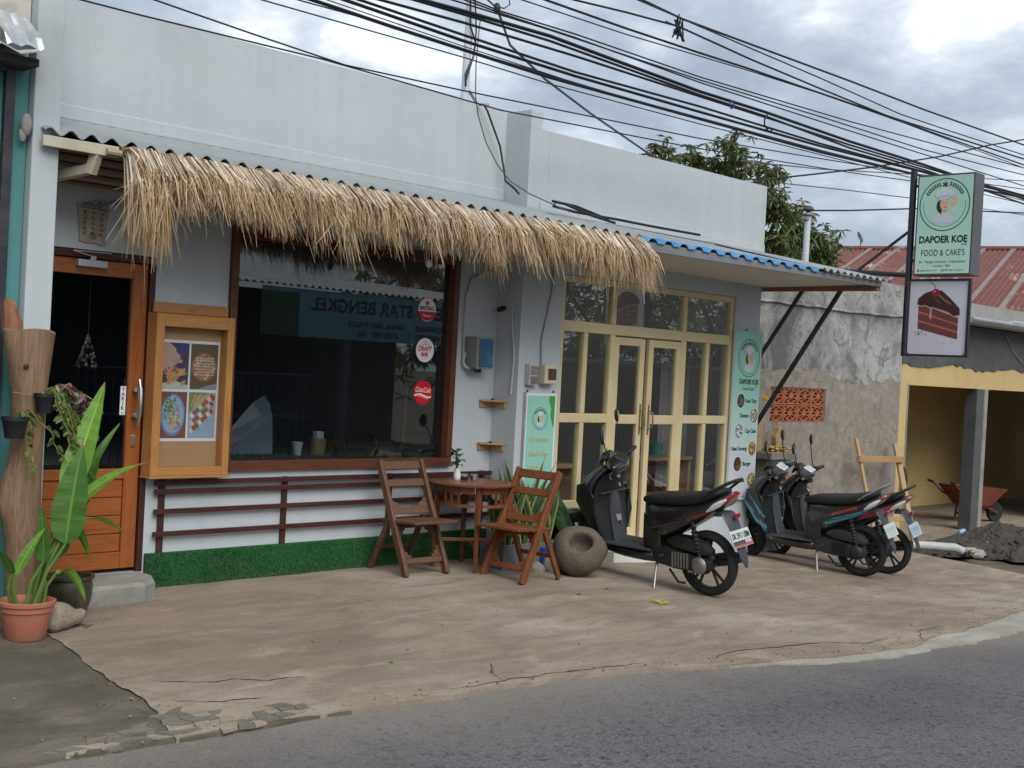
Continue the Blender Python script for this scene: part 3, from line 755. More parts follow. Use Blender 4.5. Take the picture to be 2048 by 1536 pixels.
# ================================================================== WALL TRELLIS + TURF STRIP
tre = thing('wall_trellis', 'dark brown slatted trellis on the white wall below the window', 'trellis', (6.4, W, .25))
for z in (.745, .682, .54, .38):
    MB().box(4.74, 8.09, W - .052, W - .027, z - .018, z + .018).build('slat', M_brown, tre, bevel=.003)
for x in (4.81, 5.87, 6.93, 8.0):
    MB().box(x - .022, x + .022, W - .0265, W - .002, .245, .765).build('post', M_brownz, tre, bevel=.003)
turf = thing('turf_strip', 'green artificial turf strip along the foot of the cafe wall', 'turf strip', (6.4, W, 0))
m = MB(); m.box(4.70, 8.08, W - .03, W - .003, -.02, .245)
m.build('backing', simple('turf_backing', (0.014, 0.085, 0.025), .9, .3, 30), turf)
tf = MB()
for q in range(15000):
    x, z = rnd.uniform(4.70, 8.08), rnd.uniform(0.0, .245); l = rnd.uniform(.010, .022); an = rnd.uniform(-2.6, -.5)
    w = .0024
    th_ = rnd.uniform(0, 6.28)
    dx, dz = math.cos(th_) * w, math.sin(th_) * w
    g = rnd.uniform(.6, 1.25); g *= .8 + .5 * hsh(int(x * 3.3), 2); tf.col = (.026 * g, .118 * g, .036 * g) if z > .03 + .02 * hsh(int(x * 20)) else (.07 * g, .10 * g, .045 * g)
    tf.poly([(x - dx, W - .03, z - dz), (x + dx, W - .03, z + dz), (x + rnd.gauss(0, .007), W - .03 - l, z - abs(rnd.gauss(.004, .006)))])
o = tf.build('turf_blades', vcol('turf_green', .6, 0, 0, .3), turf, fix=False); o['kind'] = 'stuff'

# ================================================================== MENU DISPLAY CASE
M_case = wood('honey_pine', (.34, .15, .042), (.52, .25, .075), 'x', .4)
M_casez = wood('honey_pine_upright', (.34, .15, .042), (.52, .25, .075), 'z', .4)
case = thing('menu_display_case', 'glazed honey coloured wooden case with four food photos beside the door', 'display case', (4.96, W, .8))
x0, x1, z0, z1, yf, yb = 4.64, 5.275, .80, 1.94, W - .13, W - .004
MB().box(x0, x0 + .065, yf, yb, z0, z1).build('side_board', M_casez, case, bevel=.004)
MB().box(x1 - .055, x1, yf, yb, z0, z1).build('side_board', M_casez, case, bevel=.004)
MB().box(x0 + .0655, x1 - .0555, yf, yb, z1 - .09, z1).build('top_board', M_case, case, bevel=.004)
MB().box(x0 + .0655, x1 - .0555, yf, yb, z0, z0 + .06).build('bottom_board', M_case, case, bevel=.004)
MB().box(x0 - .008, x1 + .008, yf - .012, yb, z0 - .016, z0 - .0005).build('base_lip', M_case, case, bevel=.004)
MB().box(x0 + .0655, x1 - .0555, W - .045, W - .03, z0 + .0605, z1 - .0905).build('back_board', simple('tan_backing_board', (.34, .21, .10), .7, .08, 3), case)
MB().box(x0 + .0655, x1 - .0555, yf + .02, yf + .024, z0 + .0605, z1 - .0905).build('pane', glass_mat('case_glass', (.96, .97, .97), 1.35, .8), case)
MB().box(4.67, 5.28, W - .03, W - .004, 1.945, 2.02).build('top_rail', M_case, case, bevel=.006)
a = Art(Frame((4.735, W - .0452, 1.04), (1, 0, 0), (0, 0, 1)), .0005)
PW, PH = .475, .72
a.rect(0, 0, PW, PH, (.62, .62, .60), 0)
def food(a, x0, y0, x1, y1, bg, plate, cols, seed, pr=.46, n=110, cx=.5, cy=.5):
    r = random.Random(seed); w, h = x1 - x0, y1 - y0
    a.rect(x0, y0, x1, y1, bg, 1)
    def clip(pts): return [(min(max(p[0], x0), x1), min(max(p[1], y0), y1)) for p in pts]
    X, Y, Rr = x0 + cx * w, y0 + cy * h, pr * min(w, h)
    circ = lambda X, Y, rx, ry, n=26, ro=0: [(X + rx * math.cos(t) * math.cos(ro) - ry * math.sin(t) * math.sin(ro), Y + rx * math.cos(t) * math.sin(ro) + ry * math.sin(t) * math.cos(ro)) for t in [2 * math.pi * k / n for k in range(n)]]
    a.poly(clip(circ(X, Y, Rr * 1.08, Rr * 1.08)), tuple(c * .55 for c in plate), 2)
    a.poly(clip(circ(X, Y, Rr, Rr)), plate, 3)
    for q in range(n):
        t = r.uniform(0, 6.28); d = Rr * .86 * math.sqrt(r.random()); s = Rr * r.uniform(.03, .12)
        c = r.choice(cols); k_ = r.uniform(.6, 1.25)
        a.poly(clip(circ(X + d * math.cos(t), Y + d * math.sin(t), s, s * r.uniform(.35, .9), 8, r.uniform(0, 3))), tuple(min(.9, v * k_) for v in c), 4 + q * .02)
fr4 = random.Random(6)
jit = lambda c, k=.25: tuple(min(.85, v * fr4.uniform(1 - k, 1 + k)) for v in c)
# upper left: hand reaching for golden pastries
a.rect(.012, .372, .222, .70, (.060, .045, .075), 1)
a.poly([(.012, .70), (.012, .50), (.06, .50), (.13, .555), (.155, .60), (.12, .655), (.06, .70)], (.40, .27, .21), 2); a.poly([(.09, .56), (.165, .555), (.175, .575), (.12, .60)], (.36, .23, .18), 2.5)
a.disc(.165, .655, .05, .04, (.05, .05, .16), 2)
for q in range(26): a.disc(.03 + fr4.random() * .10, .455 + fr4.random() * .07, .012, .009, jit((.32, .10, .14)), 3, 8, fr4.random() * 3)
for q in range(22): a.disc(.06 + fr4.random() * .13, .41 + fr4.random() * .10, .026, .011, jit((.42, .24, .08)), 4, 12, fr4.uniform(.2, 1.2))
a.poly([(.012, .372), (.222, .372), (.222, .40), (.12, .43), (.012, .41)], (.42, .40, .36), 3)
# upper right: round pizza with white swirls
a.rect(.238, .372, .463, .70, (.10, .075, .05), 1); a.disc(.35, .535, .108, .108, (.20, .09, .04), 2); a.disc(.35, .535, .096, .096, (.33, .15, .07), 3)
for q in range(120):
    an, d = fr4.uniform(0, 6.28), .09 * math.sqrt(fr4.random()); a.disc(.35 + d * math.cos(an), .535 + d * math.sin(an), fr4.uniform(.004, .011), fr4.uniform(.003, .006), jit(fr4.choice([(.38, .40, .33), (.04, .05, .03), (.28, .10, .05), (.45, .42, .34), (.07, .10, .04)])), 4, 8, an)
for q in range(7): a.line([(.27 + .16 * k / 12, .475 + q * .02 + .008 * (k % 2)) for k in range(13)], .0035, (.55, .55, .50), 6)
a.poly([(.30, .372), (.463, .372), (.463, .42), (.38, .40)], (.20, .23, .25), 3)
# lower left: salad on a blue rimmed plate
a.rect(.012, .022, .222, .352, (.18, .065, .045), 1); a.disc(.112, .187, .099, .150, (.10, .20, .40), 2); a.disc(.112, .19, .088, .135, (.24, .34, .48), 3)
for q in range(90): a.disc(.075 + fr4.gauss(0, .028), .235 + fr4.gauss(0, .045), fr4.uniform(.006, .015), fr4.uniform(.003, .008), jit(fr4.choice([(.10, .19, .04), (.16, .26, .07), (.05, .09, .03)]), .4), 4, 7, fr4.random() * 3)
for q in range(46): a.disc(.135 + fr4.gauss(0, .025), .165 + fr4.gauss(0, .04), fr4.uniform(.008, .017), fr4.uniform(.005, .010), jit(fr4.choice([(.42, .28, .12), (.38, .13, .06), (.50, .42, .28), (.30, .18, .08)])), 5, 8, fr4.random() * 3)
# lower right: skewers and fries
a.rect(.238, .022, .463, .352, (.24, .33, .42), 1); a.poly([(.238, .352), (.238, .20), (.33, .30), (.40, .352)], (.16, .20, .08), 2)
for q in range(16): a.line([(.255 + q * .008, .235 + fr4.random() * .03), (.285 + q * .009, .325 + fr4.random() * .02)], .006, jit((.48, .31, .10)), 3)
a.disc(.437, .315, .024, .032, (.50, .50, .48), 3); a.disc(.437, .315, .018, .025, (.30, .03, .03), 4)
for s_ in range(3):
    for k in range(8): a.disc(.265 + k * .023, .075 + s_ * .055 + k * .020, .017, .019, jit((.50, .48, .42) if k % 3 == 0 else ((.33, .07, .04) if k % 3 == 1 else (.20, .10, .05))), 5 + s_, 10, .7)
for q in range(30): a.disc(.26 + fr4.random() * .18, .08 + fr4.random() * .22, .005, .003, jit((.10, .16, .05)), 9, 6)
a.build('photo_print', case)['label'] = 'sheet with four square food photos'
MB().tube([(4.665, W - .05, 1.94), (4.655, W - .06, 1.86), (4.66, W - .06, 1.80), (4.675, W - .06, 1.795)], .003, 6).build('hook', M_chrome, case, smooth=True)

# ================================================================== PLAQUE ABOVE THE DOOR
pl = thing('wall_plaque', 'tattered pale cloth plaque with dark symbols above the timber door', 'plaque', (4.19, W, 2.38))
m = MB(); pts = [(4.10, 2.385), (4.145, 2.375), (4.2, 2.38), (4.25, 2.365), (4.29, 2.37), (4.285, 2.45), (4.295, 2.55), (4.305, 2.625), (4.25, 2.63), (4.17, 2.615), (4.075, 2.625), (4.085, 2.55), (4.095, 2.46)]
m.prism([(x, W - .003, z) for x, z in pts], (0, -.012, 0)); m.build('cloth', simple('aged_cloth', (.36, .31, .26), .9, .2, 25, dirt=(.12, .09, .07), dscale=12, damt=.6), pl)
a = Art(Frame((0, W - .0155, 0), (1, 0, 0), (0, 0, 1)), .0006)
bk = (.045, .035, .03)
for i_ in range(3):
    for j in range(5):
        X, Z = 4.13 + i_ * .06, 2.58 - j * .036
        a.ring(X + .006 * hsh(i_, j), Z, .011, .004, bk, 1, 12, hsh(i_, j) * 3, hsh(i_, j) * 3 + 4.4); a.line([(X - .012, Z + .01), (X + .010, Z - .012)], .004, bk, 1)
a.ring(4.19, 2.425, .026, .005, bk, 1, 18).ring(4.19, 2.425, .014, .004, bk, 1, 14)
a.line([(4.1, 2.61), (4.29, 2.605)], .006, bk, 1); a.build('symbols', pl)
m = MB()
for q in range(150):
    X = rnd.uniform(4.10, 4.36); Z = 2.63 + (X - 4.1) * .16 + rnd.gauss(0, .008); an = rnd.uniform(-.8, .9); l = rnd.uniform(.03, .07)
    m.poly([(X, W - .02, Z), (X + .004, W - .02, Z), (X + l * math.cos(an), W - .02 - rnd.uniform(0, .03), Z + l * math.sin(an) * .7)])
m.build('fibre_fringe', simple('dark_palm_fibre', (.035, .022, .015), .9, .3), pl, fix=False)['kind'] = 'stuff'

# ================================================================== STICKERS ON THE WINDOW
def sticker(name, label, z, drawer, r=.103):
    t = thing(name, label, 'sticker', (7.29, W + .034, z), 'round stickers on the window')
    a = Art(Frame((7.29, W + .0345, z), (1, 0, 0), (0, 0, 1)), .0005)
    drawer(a, r); a.build('print', t); return t
RED = (.52, .012, .025); WH = (.78, .78, .78); DK = (.03, .03, .03)
def star(a, x, y, r, col, l=2, n=5):
    pts = []
    for k in range(2 * n):
        rr = r if k % 2 == 0 else r * .42; t = math.pi / 2 + math.pi * k / n
        pts.append((x + rr * math.cos(t), y + rr * math.sin(t)))
    for k in range(2 * n): a.poly([(x, y), pts[k], pts[(k + 1) % (2 * n)]], col, l)
def d1(a, r):
    a.disc(0, 0, r, r, WH, 1)
    n = 24; a.poly([(r * .93 * math.cos(math.pi + math.pi * k / n), -.016 + (r * .93) * math.sin(math.pi + math.pi * k / n) * .82) for k in range(n + 1)], RED, 2)
    star(a, 0, .055, .032, RED, 3); a.text('BINTANG', 0, -.006, .050, DK, 4, bold=.0014, width=.165)
    a.text('Pilsener', 0, -.062, .036, WH, 4, width=.10, shear=.3)
    a.ring(0, 0, r, .004, (.45, .06, .07), 5)
def d2(a, r):
    a.disc(0, 0, r, r, WH, 1); a.ring(0, .062, .013, .004, RED, 2, 20)
    a.text('DRAFT', 0, -.008, .060, RED, 3, bold=.002, width=.155, shear=.12); a.text('BEER', 0, -.052, .044, RED, 3, bold=.0018, width=.08)
    a.line([(-.05, .045), (.05, .05)], .003, RED, 2); a.line([(-.025, -.07), (.025, -.07)], .002, RED, 2)
def d3(a, r):
    a.disc(0, 0, r, r, (.56, .004, .015), 1); a.text('Coca', -.042, .004, .064, WH, 3, bold=.0005, width=.085, shear=.45); a.text('Cola', .048, .0, .062, WH, 3, bold=.0005, width=.080, shear=.45)
    pts = [(-.098 + .196 * k / 16, -.028 + .012 * math.sin(k / 16 * 5.5)) for k in range(17)]
    a.line(pts, .013, WH, 2); a.line([(x, y - .014) for x, y in pts[3:14]], .004, WH, 2)
sticker('window_sticker', 'round white and red sticker with a red star, topmost on the window', 2.145, d1)
sticker('window_sticker', 'round white sticker with red DRAFT BEER lettering on the window', 1.80, d2)
sticker('window_sticker', 'round red sticker with white script, lowest on the window', 1.44, d3)

# ================================================================== ELECTRICAL BITS
M_grey = simple('grey_plastic', (.20, .21, .20), .5, .1, 6)
eb = thing('meter_box', 'grey box with a blue window on the wall right of the big window', 'meter box', (7.82, W, 1.66))
m = MB(); m.box(7.72, 7.93, W - .16, W - .003, 1.665, 1.945).build('housing', M_grey, eb, bevel=.006)
MB().box(7.745, 7.905, W - .172, W - .1605, 1.685, 1.925).build('window', simple('blue_meter_glass', (.02, .10, .18), .12, .3, 5, coat=.5), eb, bevel=.004)
MB().tube([(7.71, W - .02, 1.80), (7.69, W - .025, 1.72), (7.70, W - .04, 1.68), (7.74, W - .06, 1.66)], .014, 8).tube([(7.69, W - .018, 1.76), (7.685, W - .018, 2.05), (7.69, W - .018, 2.3), (7.74, W - .02, 2.44), (7.86, W - .05, 2.52), (8.02, W - .06, 2.56)], .008, 6).build('conduit', M_galv, eb, smooth=True)
MB().tube([(7.76, W - .08, 1.664), (7.79, W - .10, 1.635), (7.83, W - .08, 1.65), (7.86, W - .06, 1.635), (7.88, W - .05, 1.664)], .009, 6).build('cable_loop', M_blackp, eb, smooth=True)
mt = thing('electricity_meter', 'small clear electricity meter above the left banner', 'meter', (8.25, W2, 1.55))
MB().box(8.185, 8.305, W2 - .06, W2 - .002, 1.545, 1.735).build('housing', simple('clear_meter_case', (.42, .40, .38), .2, .15, 12, coat=.6), mt, bevel=.008)
MB().box(8.20, 8.29, W2 - .068, W2 - .0605, 1.64, 1.715).build('display', M_grey, mt, bevel=.003)
MB().box(8.20, 8.29, W2 - .068, W2 - .0605, 1.56, 1.625).build('terminal_cover', simple('meter_terminal', (.18, .14, .13), .4, .3, 30), mt, bevel=.003)
bb = thing('breaker_box', 'beige breaker box with a dark window above the left banner', 'breaker box', (8.44, W2, 1.56))
MB().box(8.36, 8.525, W2 - .085, W2 - .002, 1.56, 1.735).build('housing', simple('beige_plastic', (.56, .49, .36), .45, .05, 6), bb, bevel=.014, seg=3)
MB().box(8.40, 8.505, W2 - .093, W2 - .0855, 1.60, 1.70).build('window', simple('smoked_window', (.09, .045, .04), .2, .2, 8), bb, bevel=.008)
tag(MB().tube([(8.37, W2 - .02, 1.735), (8.36, W2 - .016, 1.95), (8.40, W2 - .012, 2.1), (8.47, W2 - .012, 2.4), (8.48, W2 - .012, 2.7)], .006, 6).build('wall_cable', M_grey, None, smooth=True, org=Vector((8.4, W2, 1.735))), 'grey cable running up the wall from the beige breaker box', 'cable')
tag(MB().tube([(8.085, 7.80, 1.46), (8.09, 7.79, 1.8), (8.085, 7.83, 2.1), (8.09, 7.86, 2.4), (8.09, 7.84, 2.7)], .009, 6).build('wall_cable', simple('pale_conduit', (.45, .45, .44), .6, .1), None, smooth=True, org=Vector((8.09, 7.8, 1.46))), 'pale conduit hanging down the narrow recess wall beside the pillar', 'cable')
cc = thing('security_camera', 'small black security camera on the recess wall', 'camera', (8.09, 7.93, 2.20))
MB().lathe([(.02, 0), (.024, .01), (.024, .07), (.018, .08)], 12, Matrix.Translation((8.08, 7.93, 2.215)) @ Matrix.Rotation(R(-105), 4, 'Y')).build('body', M_blackp, cc, smooth=True)
MB().tube([(8.099, 7.93, 2.23), (8.06, 7.93, 2.225)], .007, 6).build('mount', M_grey, cc)
for z, lb in ((1.38, 'upper small wooden corner shelf in the white recess'), (1.0, 'lower small wooden corner shelf in the white recess')):
    sh = thing('corner_shelf', lb, 'shelf', (8.02, W, z - .05), 'corner shelves in the recess')
    wm = wood('raw_pallet_wood', (.38, .21, .09), (.55, .34, .16), 'x', .6)
    MB().prism([(7.93, W - .003, z), (8.097, W - .003, z), (8.097, 7.85, z), (8.06, 7.85, z), (7.93, 7.99, z)], (0, 0, .016)).build('board', wm, sh, bevel=.002)
    MB().box(7.935, 8.09, W - .022, W - .004, z - .05, z - .0005).build('bracket', wm, sh, bevel=.002)
    MB().box(8.078, 8.096, 7.86, W - .023, z - .05, z - .0005).build('bracket', wm, sh, bevel=.002)
    MB().box(7.99, 8.01, 7.93, 7.95, z + .0165, z + .03).build('peg', M_blackp, sh)
bl = thing('hanging_bulb', 'bare light bulb hanging under the thatch before the window', 'bulb', (6.72, 7.45, 2.45))
MB().tube([(6.72, 7.45, 2.80), (6.72, 7.45, 2.56)], .004, 5).build('cord', M_blackp, bl)
MB().lathe([(.012, 2.57), (.016, 2.55), (.016, 2.51), (.012, 2.50)], 10, Matrix.Translation((6.72, 7.45, 0))).build('socket', M_blackp, bl, smooth=True)
MB().ellipsoid((6.72, 7.45, 2.47), (.028, .028, .034), 12, 8).build('globe', simple('frosted_bulb', (.6, .6, .58), .25, .05), bl, smooth=True)

# ================================================================== LOGO + BANNERS + SIGN
SKIN = (.66, .42, .25); HAT = (.60, .60, .66); HAIR = (.03, .025, .025); INK = (.012, .02, .022)
def logo(a, X, Y, r, l=2, faceless=False):
    a.ring(X, Y, r, r * .035, INK, l, 48)
    a.ring(X, Y, r * .84, r * .018, (.06, .16, .12), l, 36, math.pi * .95, math.pi * 2.05)
    for s in (-1, 1):
        for k in range(7):
            t = math.pi / 2 + s * (.32 + k * .125); rr = r * .80
            cx, cy = X + rr * math.cos(t), Y + rr * math.sin(t)
            for d in (-1, 1):
                an = t + s * math.pi / 2 + d * .75 + math.pi
                a.disc(cx + r * .055 * math.cos(an), cy + r * .055 * math.sin(an), r * .065, r * .024, INK, l, 8, an)
    for k in range(6): a.disc(X + r * .07 * math.cos(k * math.pi / 3 + .5), Y + r * .76 + r * .07 * math.sin(k * math.pi / 3 + .5), r * .065, r * .025, INK, l, 8, k * math.pi / 3 + .5)
    # cook: jacket, neck, hair, face, hat, raised hand
    a.poly([(X - .46 * r, Y - .62 * r), (X - .40 * r, Y - .42 * r), (X - .12 * r, Y - .28 * r), (X + .12 * r, Y - .28 * r), (X + .36 * r, Y - .38 * r), (X + .46 * r, Y - .60 * r), (X + .2 * r, Y - .72 * r), (X - .2 * r, Y - .72 * r)], (.55, .57, .62), l)
    a.poly([(X + .30 * r, Y - .40 * r), (X + .44 * r, Y - .36 * r), (X + .48 * r, Y - .05 * r), (X + .34 * r, Y - .08 * r)], (.55, .57, .62), l + .5)
    a.disc(X - .14 * r, Y - .05 * r, .17 * r, .25 * r, HAIR, l)
    a.poly([(X - .24 * r, Y - .10 * r), (X - .14 * r, Y - .12 * r), (X - .10 * r, Y - .40 * r), (X - .20 * r, Y - .28 * r)], HAIR, l + 1)
    a.poly([(X - .09 * r, Y - .16 * r), (X + .09 * r, Y - .16 * r), (X + .1 * r, Y - .30 * r), (X - .1 * r, Y - .30 * r)], (.58, .36, .21), l + 1)
    a.disc(X + .0 * r, Y + .02 * r, .17 * r, .23 * r, SKIN, l + 2)
    a.disc(X + .36 * r, Y + .06 * r, .11 * r, .14 * r, SKIN, l + 1, 20, .2)
    for k in range(3): a.disc(X + (.33 + .06 * k) * r, Y + .20 * r, .03 * r, .10 * r, SKIN, l + 1, 10, -.15 * (k - 1))
    a.disc(X - .05 * r, Y + .06 * r, .028 * r, .016 * r, HAIR, l + 3, 10).disc(X + .08 * r, Y + .06 * r, .028 * r, .016 * r, HAIR, l + 3, 10)
    a.disc(X + .03 * r, Y - .09 * r, .06 * r, .022 * r, (.45, .06, .06), l + 3, 12)
    a.poly([(X - .19 * r, Y + .16 * r), (X + .19 * r, Y + .20 * r), (X + .22 * r, Y + .38 * r), (X - .24 * r, Y + .34 * r)], (.50, .50, .56), l + 3)
    for dx, dy, q in ((-.2, .40, .17), (0, .48, .20), (.2, .42, .16), (.08, .36, .18)): a.disc(X + dx * r, Y + dy * r, q * r, q * r * .85, HAT, l + 3.5)
GRN = (.28, .57, .45); GRN2 = (.17, .47, .33)
# left banner
bn = thing('welcome_banner', 'narrow green welcome banner in a white frame on the pillar', 'banner', (8.38, W2, .55))
BX0, BX1, BZ0, BZ1 = 8.195, 8.60, .50, 1.475
MB().box(BX0, BX1, W2 - .024, W2 - .004, BZ0, BZ1).build('panel', simple('white_board', (.66, .67, .68), .5, .04), bn, bevel=.003)
MB().box(BX0 - .012, BX0 - .001, W2 - .032, W2 - .004, BZ0 - .01, BZ1 + .01).build('edge_strip', M_galv, bn)
for x in (BX0 + .03, BX1 - .03): MB().lathe([(.009, 0), (.009, .01)], 10, Matrix.Translation((x, W2 - .002, BZ1 + .018)) @ Matrix.Rotation(R(90), 4, 'X')).build('screw', M_blackp, bn)
a = Art(Frame((BX0, W2 - .0243, BZ0), (1, 0, 0), (0, 0, 1)), .0007)
bw, bh = BX1 - BX0, BZ1 - BZ0
a.rect(.022, .02, bw - .022, bh - .02, GRN, 0)
a.poly([(bw - .022, bh - .02), (bw - .10, bh - .02), (bw - .10, bh - .07), (bw - .07, bh - .13), (bw - .075, bh - .2), (bw - .045, bh - .28), (bw - .022, bh - .31)], (.05, .30, .06), 1)
a.ring(.02, bh - .13, .055, .003, (.12, .40, .20), 1, 24, -1.4, 1.4)
logo(a, .195, bh - .225, .10)
for i_, (t, w) in enumerate((('Om Swastyastu', .26), ('Selamat Datang', .27), ('Welcome', .20))):
    a.text(t, .195, bh - .43 - i_ * .128, .062, (.55, .50, .25), 2, bold=.0006, width=w, shear=.35)
    a.text(t, .197, bh - .432 - i_ * .128, .062, (.05, .16, .10), 1, bold=.0012, width=w, shear=.35)
a.build('print', bn)
# right banner
br = thing('menu_banner', 'tall green to white menu banner on the right end of the cafe front', 'banner', (11.63, W2, .40))
BX0, BX1, BZ0, BZ1 = 11.38, 11.885, .405, 2.215
MB().box(BX0, BX1, W2 - .034, W2 - .006, BZ0, BZ1).build('panel', simple('white_board', (.66, .67, .68), .5, .04), br, bevel=.003)
MB().lathe([(.009, 0), (.009, .012)], 10, Matrix.Translation((11.62, W2 - .002, BZ1 + .02)) @ Matrix.Rotation(R(90), 4, 'X')).build('screw', M_blackp, br)
a = Art(Frame((BX0, W2 - .0343, BZ0), (1, 0, 0), (0, 0, 1)), .0007)
bw, bh = BX1 - BX0, BZ1 - BZ0
for k in range(24):      # printed colour blend
    t = k / 23.0; t2 = max(0, min(1, (t - .12) / .55)); c = tuple(p + (q - p) * t2 for p, q in zip((.56, .58, .62), GRN))
    a.rect(0, bh * k / 24, bw, bh * (k + 1) / 24, c, 0)
logo(a, .27, bh - .285, .205)
a.text('DAPOER KOE', .29, bh - .565, .075, INK, 3, bold=.0022, width=.36); a.text('C O', .43, bh - .595, .022, INK, 3, width=.04)
a.text("Food & Cake's", .29, bh - .63, .05, INK, 3, width=.22)
items = [('Kue Tart', .35, .155, -.745, (.10, .09, .05)), ('Donuts', .235, .42, -.905, (.45, .38, .28)), ('Cup Cake', .37, .15, -1.07, (.42, .45, .48)), ('Nasi Goreng', .17, .42, -1.26, (.45, .26, .08)), ('Burger', .33, .155, -1.425, (.12, .07, .03)), ('Pizza', .235, .43, -1.60, (.45, .36, .16))]
fr_ = random.Random(4)
for t, tx, cx, cy, c in items:
    Y = bh + cy
    a.disc(cx, Y, .078, .085, (.66, .66, .66), 1); a.disc(cx, Y, .070, .077, tuple(q * .35 for q in c), 2)
    for q in range(46):
        an, d = fr_.uniform(0, 6.28), .056 * math.sqrt(fr_.random()); k_ = fr_.uniform(.3, 2.1); s = fr_.uniform(.006, .018)
        a.disc(cx + d * math.cos(an), Y + d * 1.1 * math.sin(an), s, s * .6, tuple(min(.8, v * k_) for v in c), 3 + q * .03, 8, an)
    a.text(t, tx, Y - .018, .058, INK, 3, bold=.0016, width=.026 * len(t))
a.disc(.06, .03, .018, .018, (.55, .08, .2), 3); a.text('dapoerkoe_c19', .20, .022, .03, INK, 3, width=.19)
a.build('print', br)

# projecting sign
sg = thing('projecting_sign', 'green lightbox sign above a white cake panel on a black pole past the awning', 'sign', (12.0, 6.13, 2.02))
MB().tube([(12.06, 6.13, 2.02), (12.06, 6.13, 3.90)], .034, 10).build('pole', M_black, sg, smooth=True)
MB().tube([(12.06, 6.13, 2.84), (12.06, 6.95, 2.90), (12.06, 7.73, 2.96)], .026, 8).build('arm', M_black, sg, smooth=True)
MB().tube([(12.06, 6.13, 3.30), (12.06, 6.70, 2.90)], .016, 8).build('brace', M_black, sg, smooth=True)
for z in (3.74, 2.99): MB().tube([(12.06, 6.13, z), (12.06, 6.04, z)], .016, 8).build('spacer', M_black, sg)
lb = MB().box(12.0, 12.20, 5.455, 6.055, 2.83, 3.835).build('lightbox', simple('dark_grey_cabinet', (.075, .08, .085), .5, .12, 4), sg, bevel=.006)
def sign_print(xf, u, flip):
    a = Art(Frame((xf, 6.055 if not flip else 5.455, 2.83), u, (0, 0, 1)), .0009)
    w_, h_ = .60, 1.005
    a.rect(.012, .012, w_ - .012, h_ - .012, INK, .5); 
    for k in range(16):
        t = k / 15.0; c = tuple(p + (q - p) * min(1, t * 1.6) for p, q in zip((.50, .72, .60), (.38, .62, .50)))
        a.rect(.018, .018 + (h_ - .036) * k / 16, w_ - .018, .018 + (h_ - .036) * (k + 1) / 16, c, 1)
    logo(a, .295, .70, .262, 2)
    a.text('DAPOER KOE', .30, .325, .095, INK, 3, bold=.0032, width=.50); a.text('C O', .52, .295, .026, INK, 3, bold=.001, width=.055)
    a.text("FOOD & CAKE'S", .305, .195, .088, (.02, .035, .03), 3, width=.45)
    a.text('Jln. Tengah Anturan - Kalibukbuk', .30, .125, .034, (.03, .06, .05), 3, width=.48); a.text('Lovina - Bali', .30, .085, .034, (.03, .06, .05), 3, width=.18)
    a.rect(.045, .038, .070, .062, (.55, .10, .12), 3); a.text('dapoerkoe_c19', .08, .042, .028, INK, 3, align='LEFT', width=.17)
    a.rect(.295, .038, .325, .062, (.10, .5, .12), 3); a.text('087 861 716 517', .335, .042, .028, INK, 3, align='LEFT', width=.19)
    a.build('print', lb)
sign_print(11.9995, (0, -1, 0), False); sign_print(12.2005, (0, 1, 0), True)
fm = MB(); 
for y0, y1, z0, z1 in ((5.465, 5.49, 2.025, 2.80), (6.10, 6.125, 2.025, 2.80), (5.4905, 6.0995, 2.025, 2.045), (5.4905, 6.0995, 2.78, 2.80)): fm.box(12.04, 12.08, y0, y1, z0, z1)
cp = fm.build('cake_panel', M_black, sg, bevel=.003); cp['label'] = 'white panel printed with a slice of chocolate cake'
MB().box(12.055, 12.065, 5.491, 6.099, 2.046, 2.779).build('backing', simple('white_vinyl', (.56, .56, .62), .45, .03), cp)
for y in (5.50, 6.09):
    for z in (2.06, 2.765): MB().box(12.048, 12.054, y - .012, y + .012, z - .008, z + .008).build('clip', M_chrome, cp)
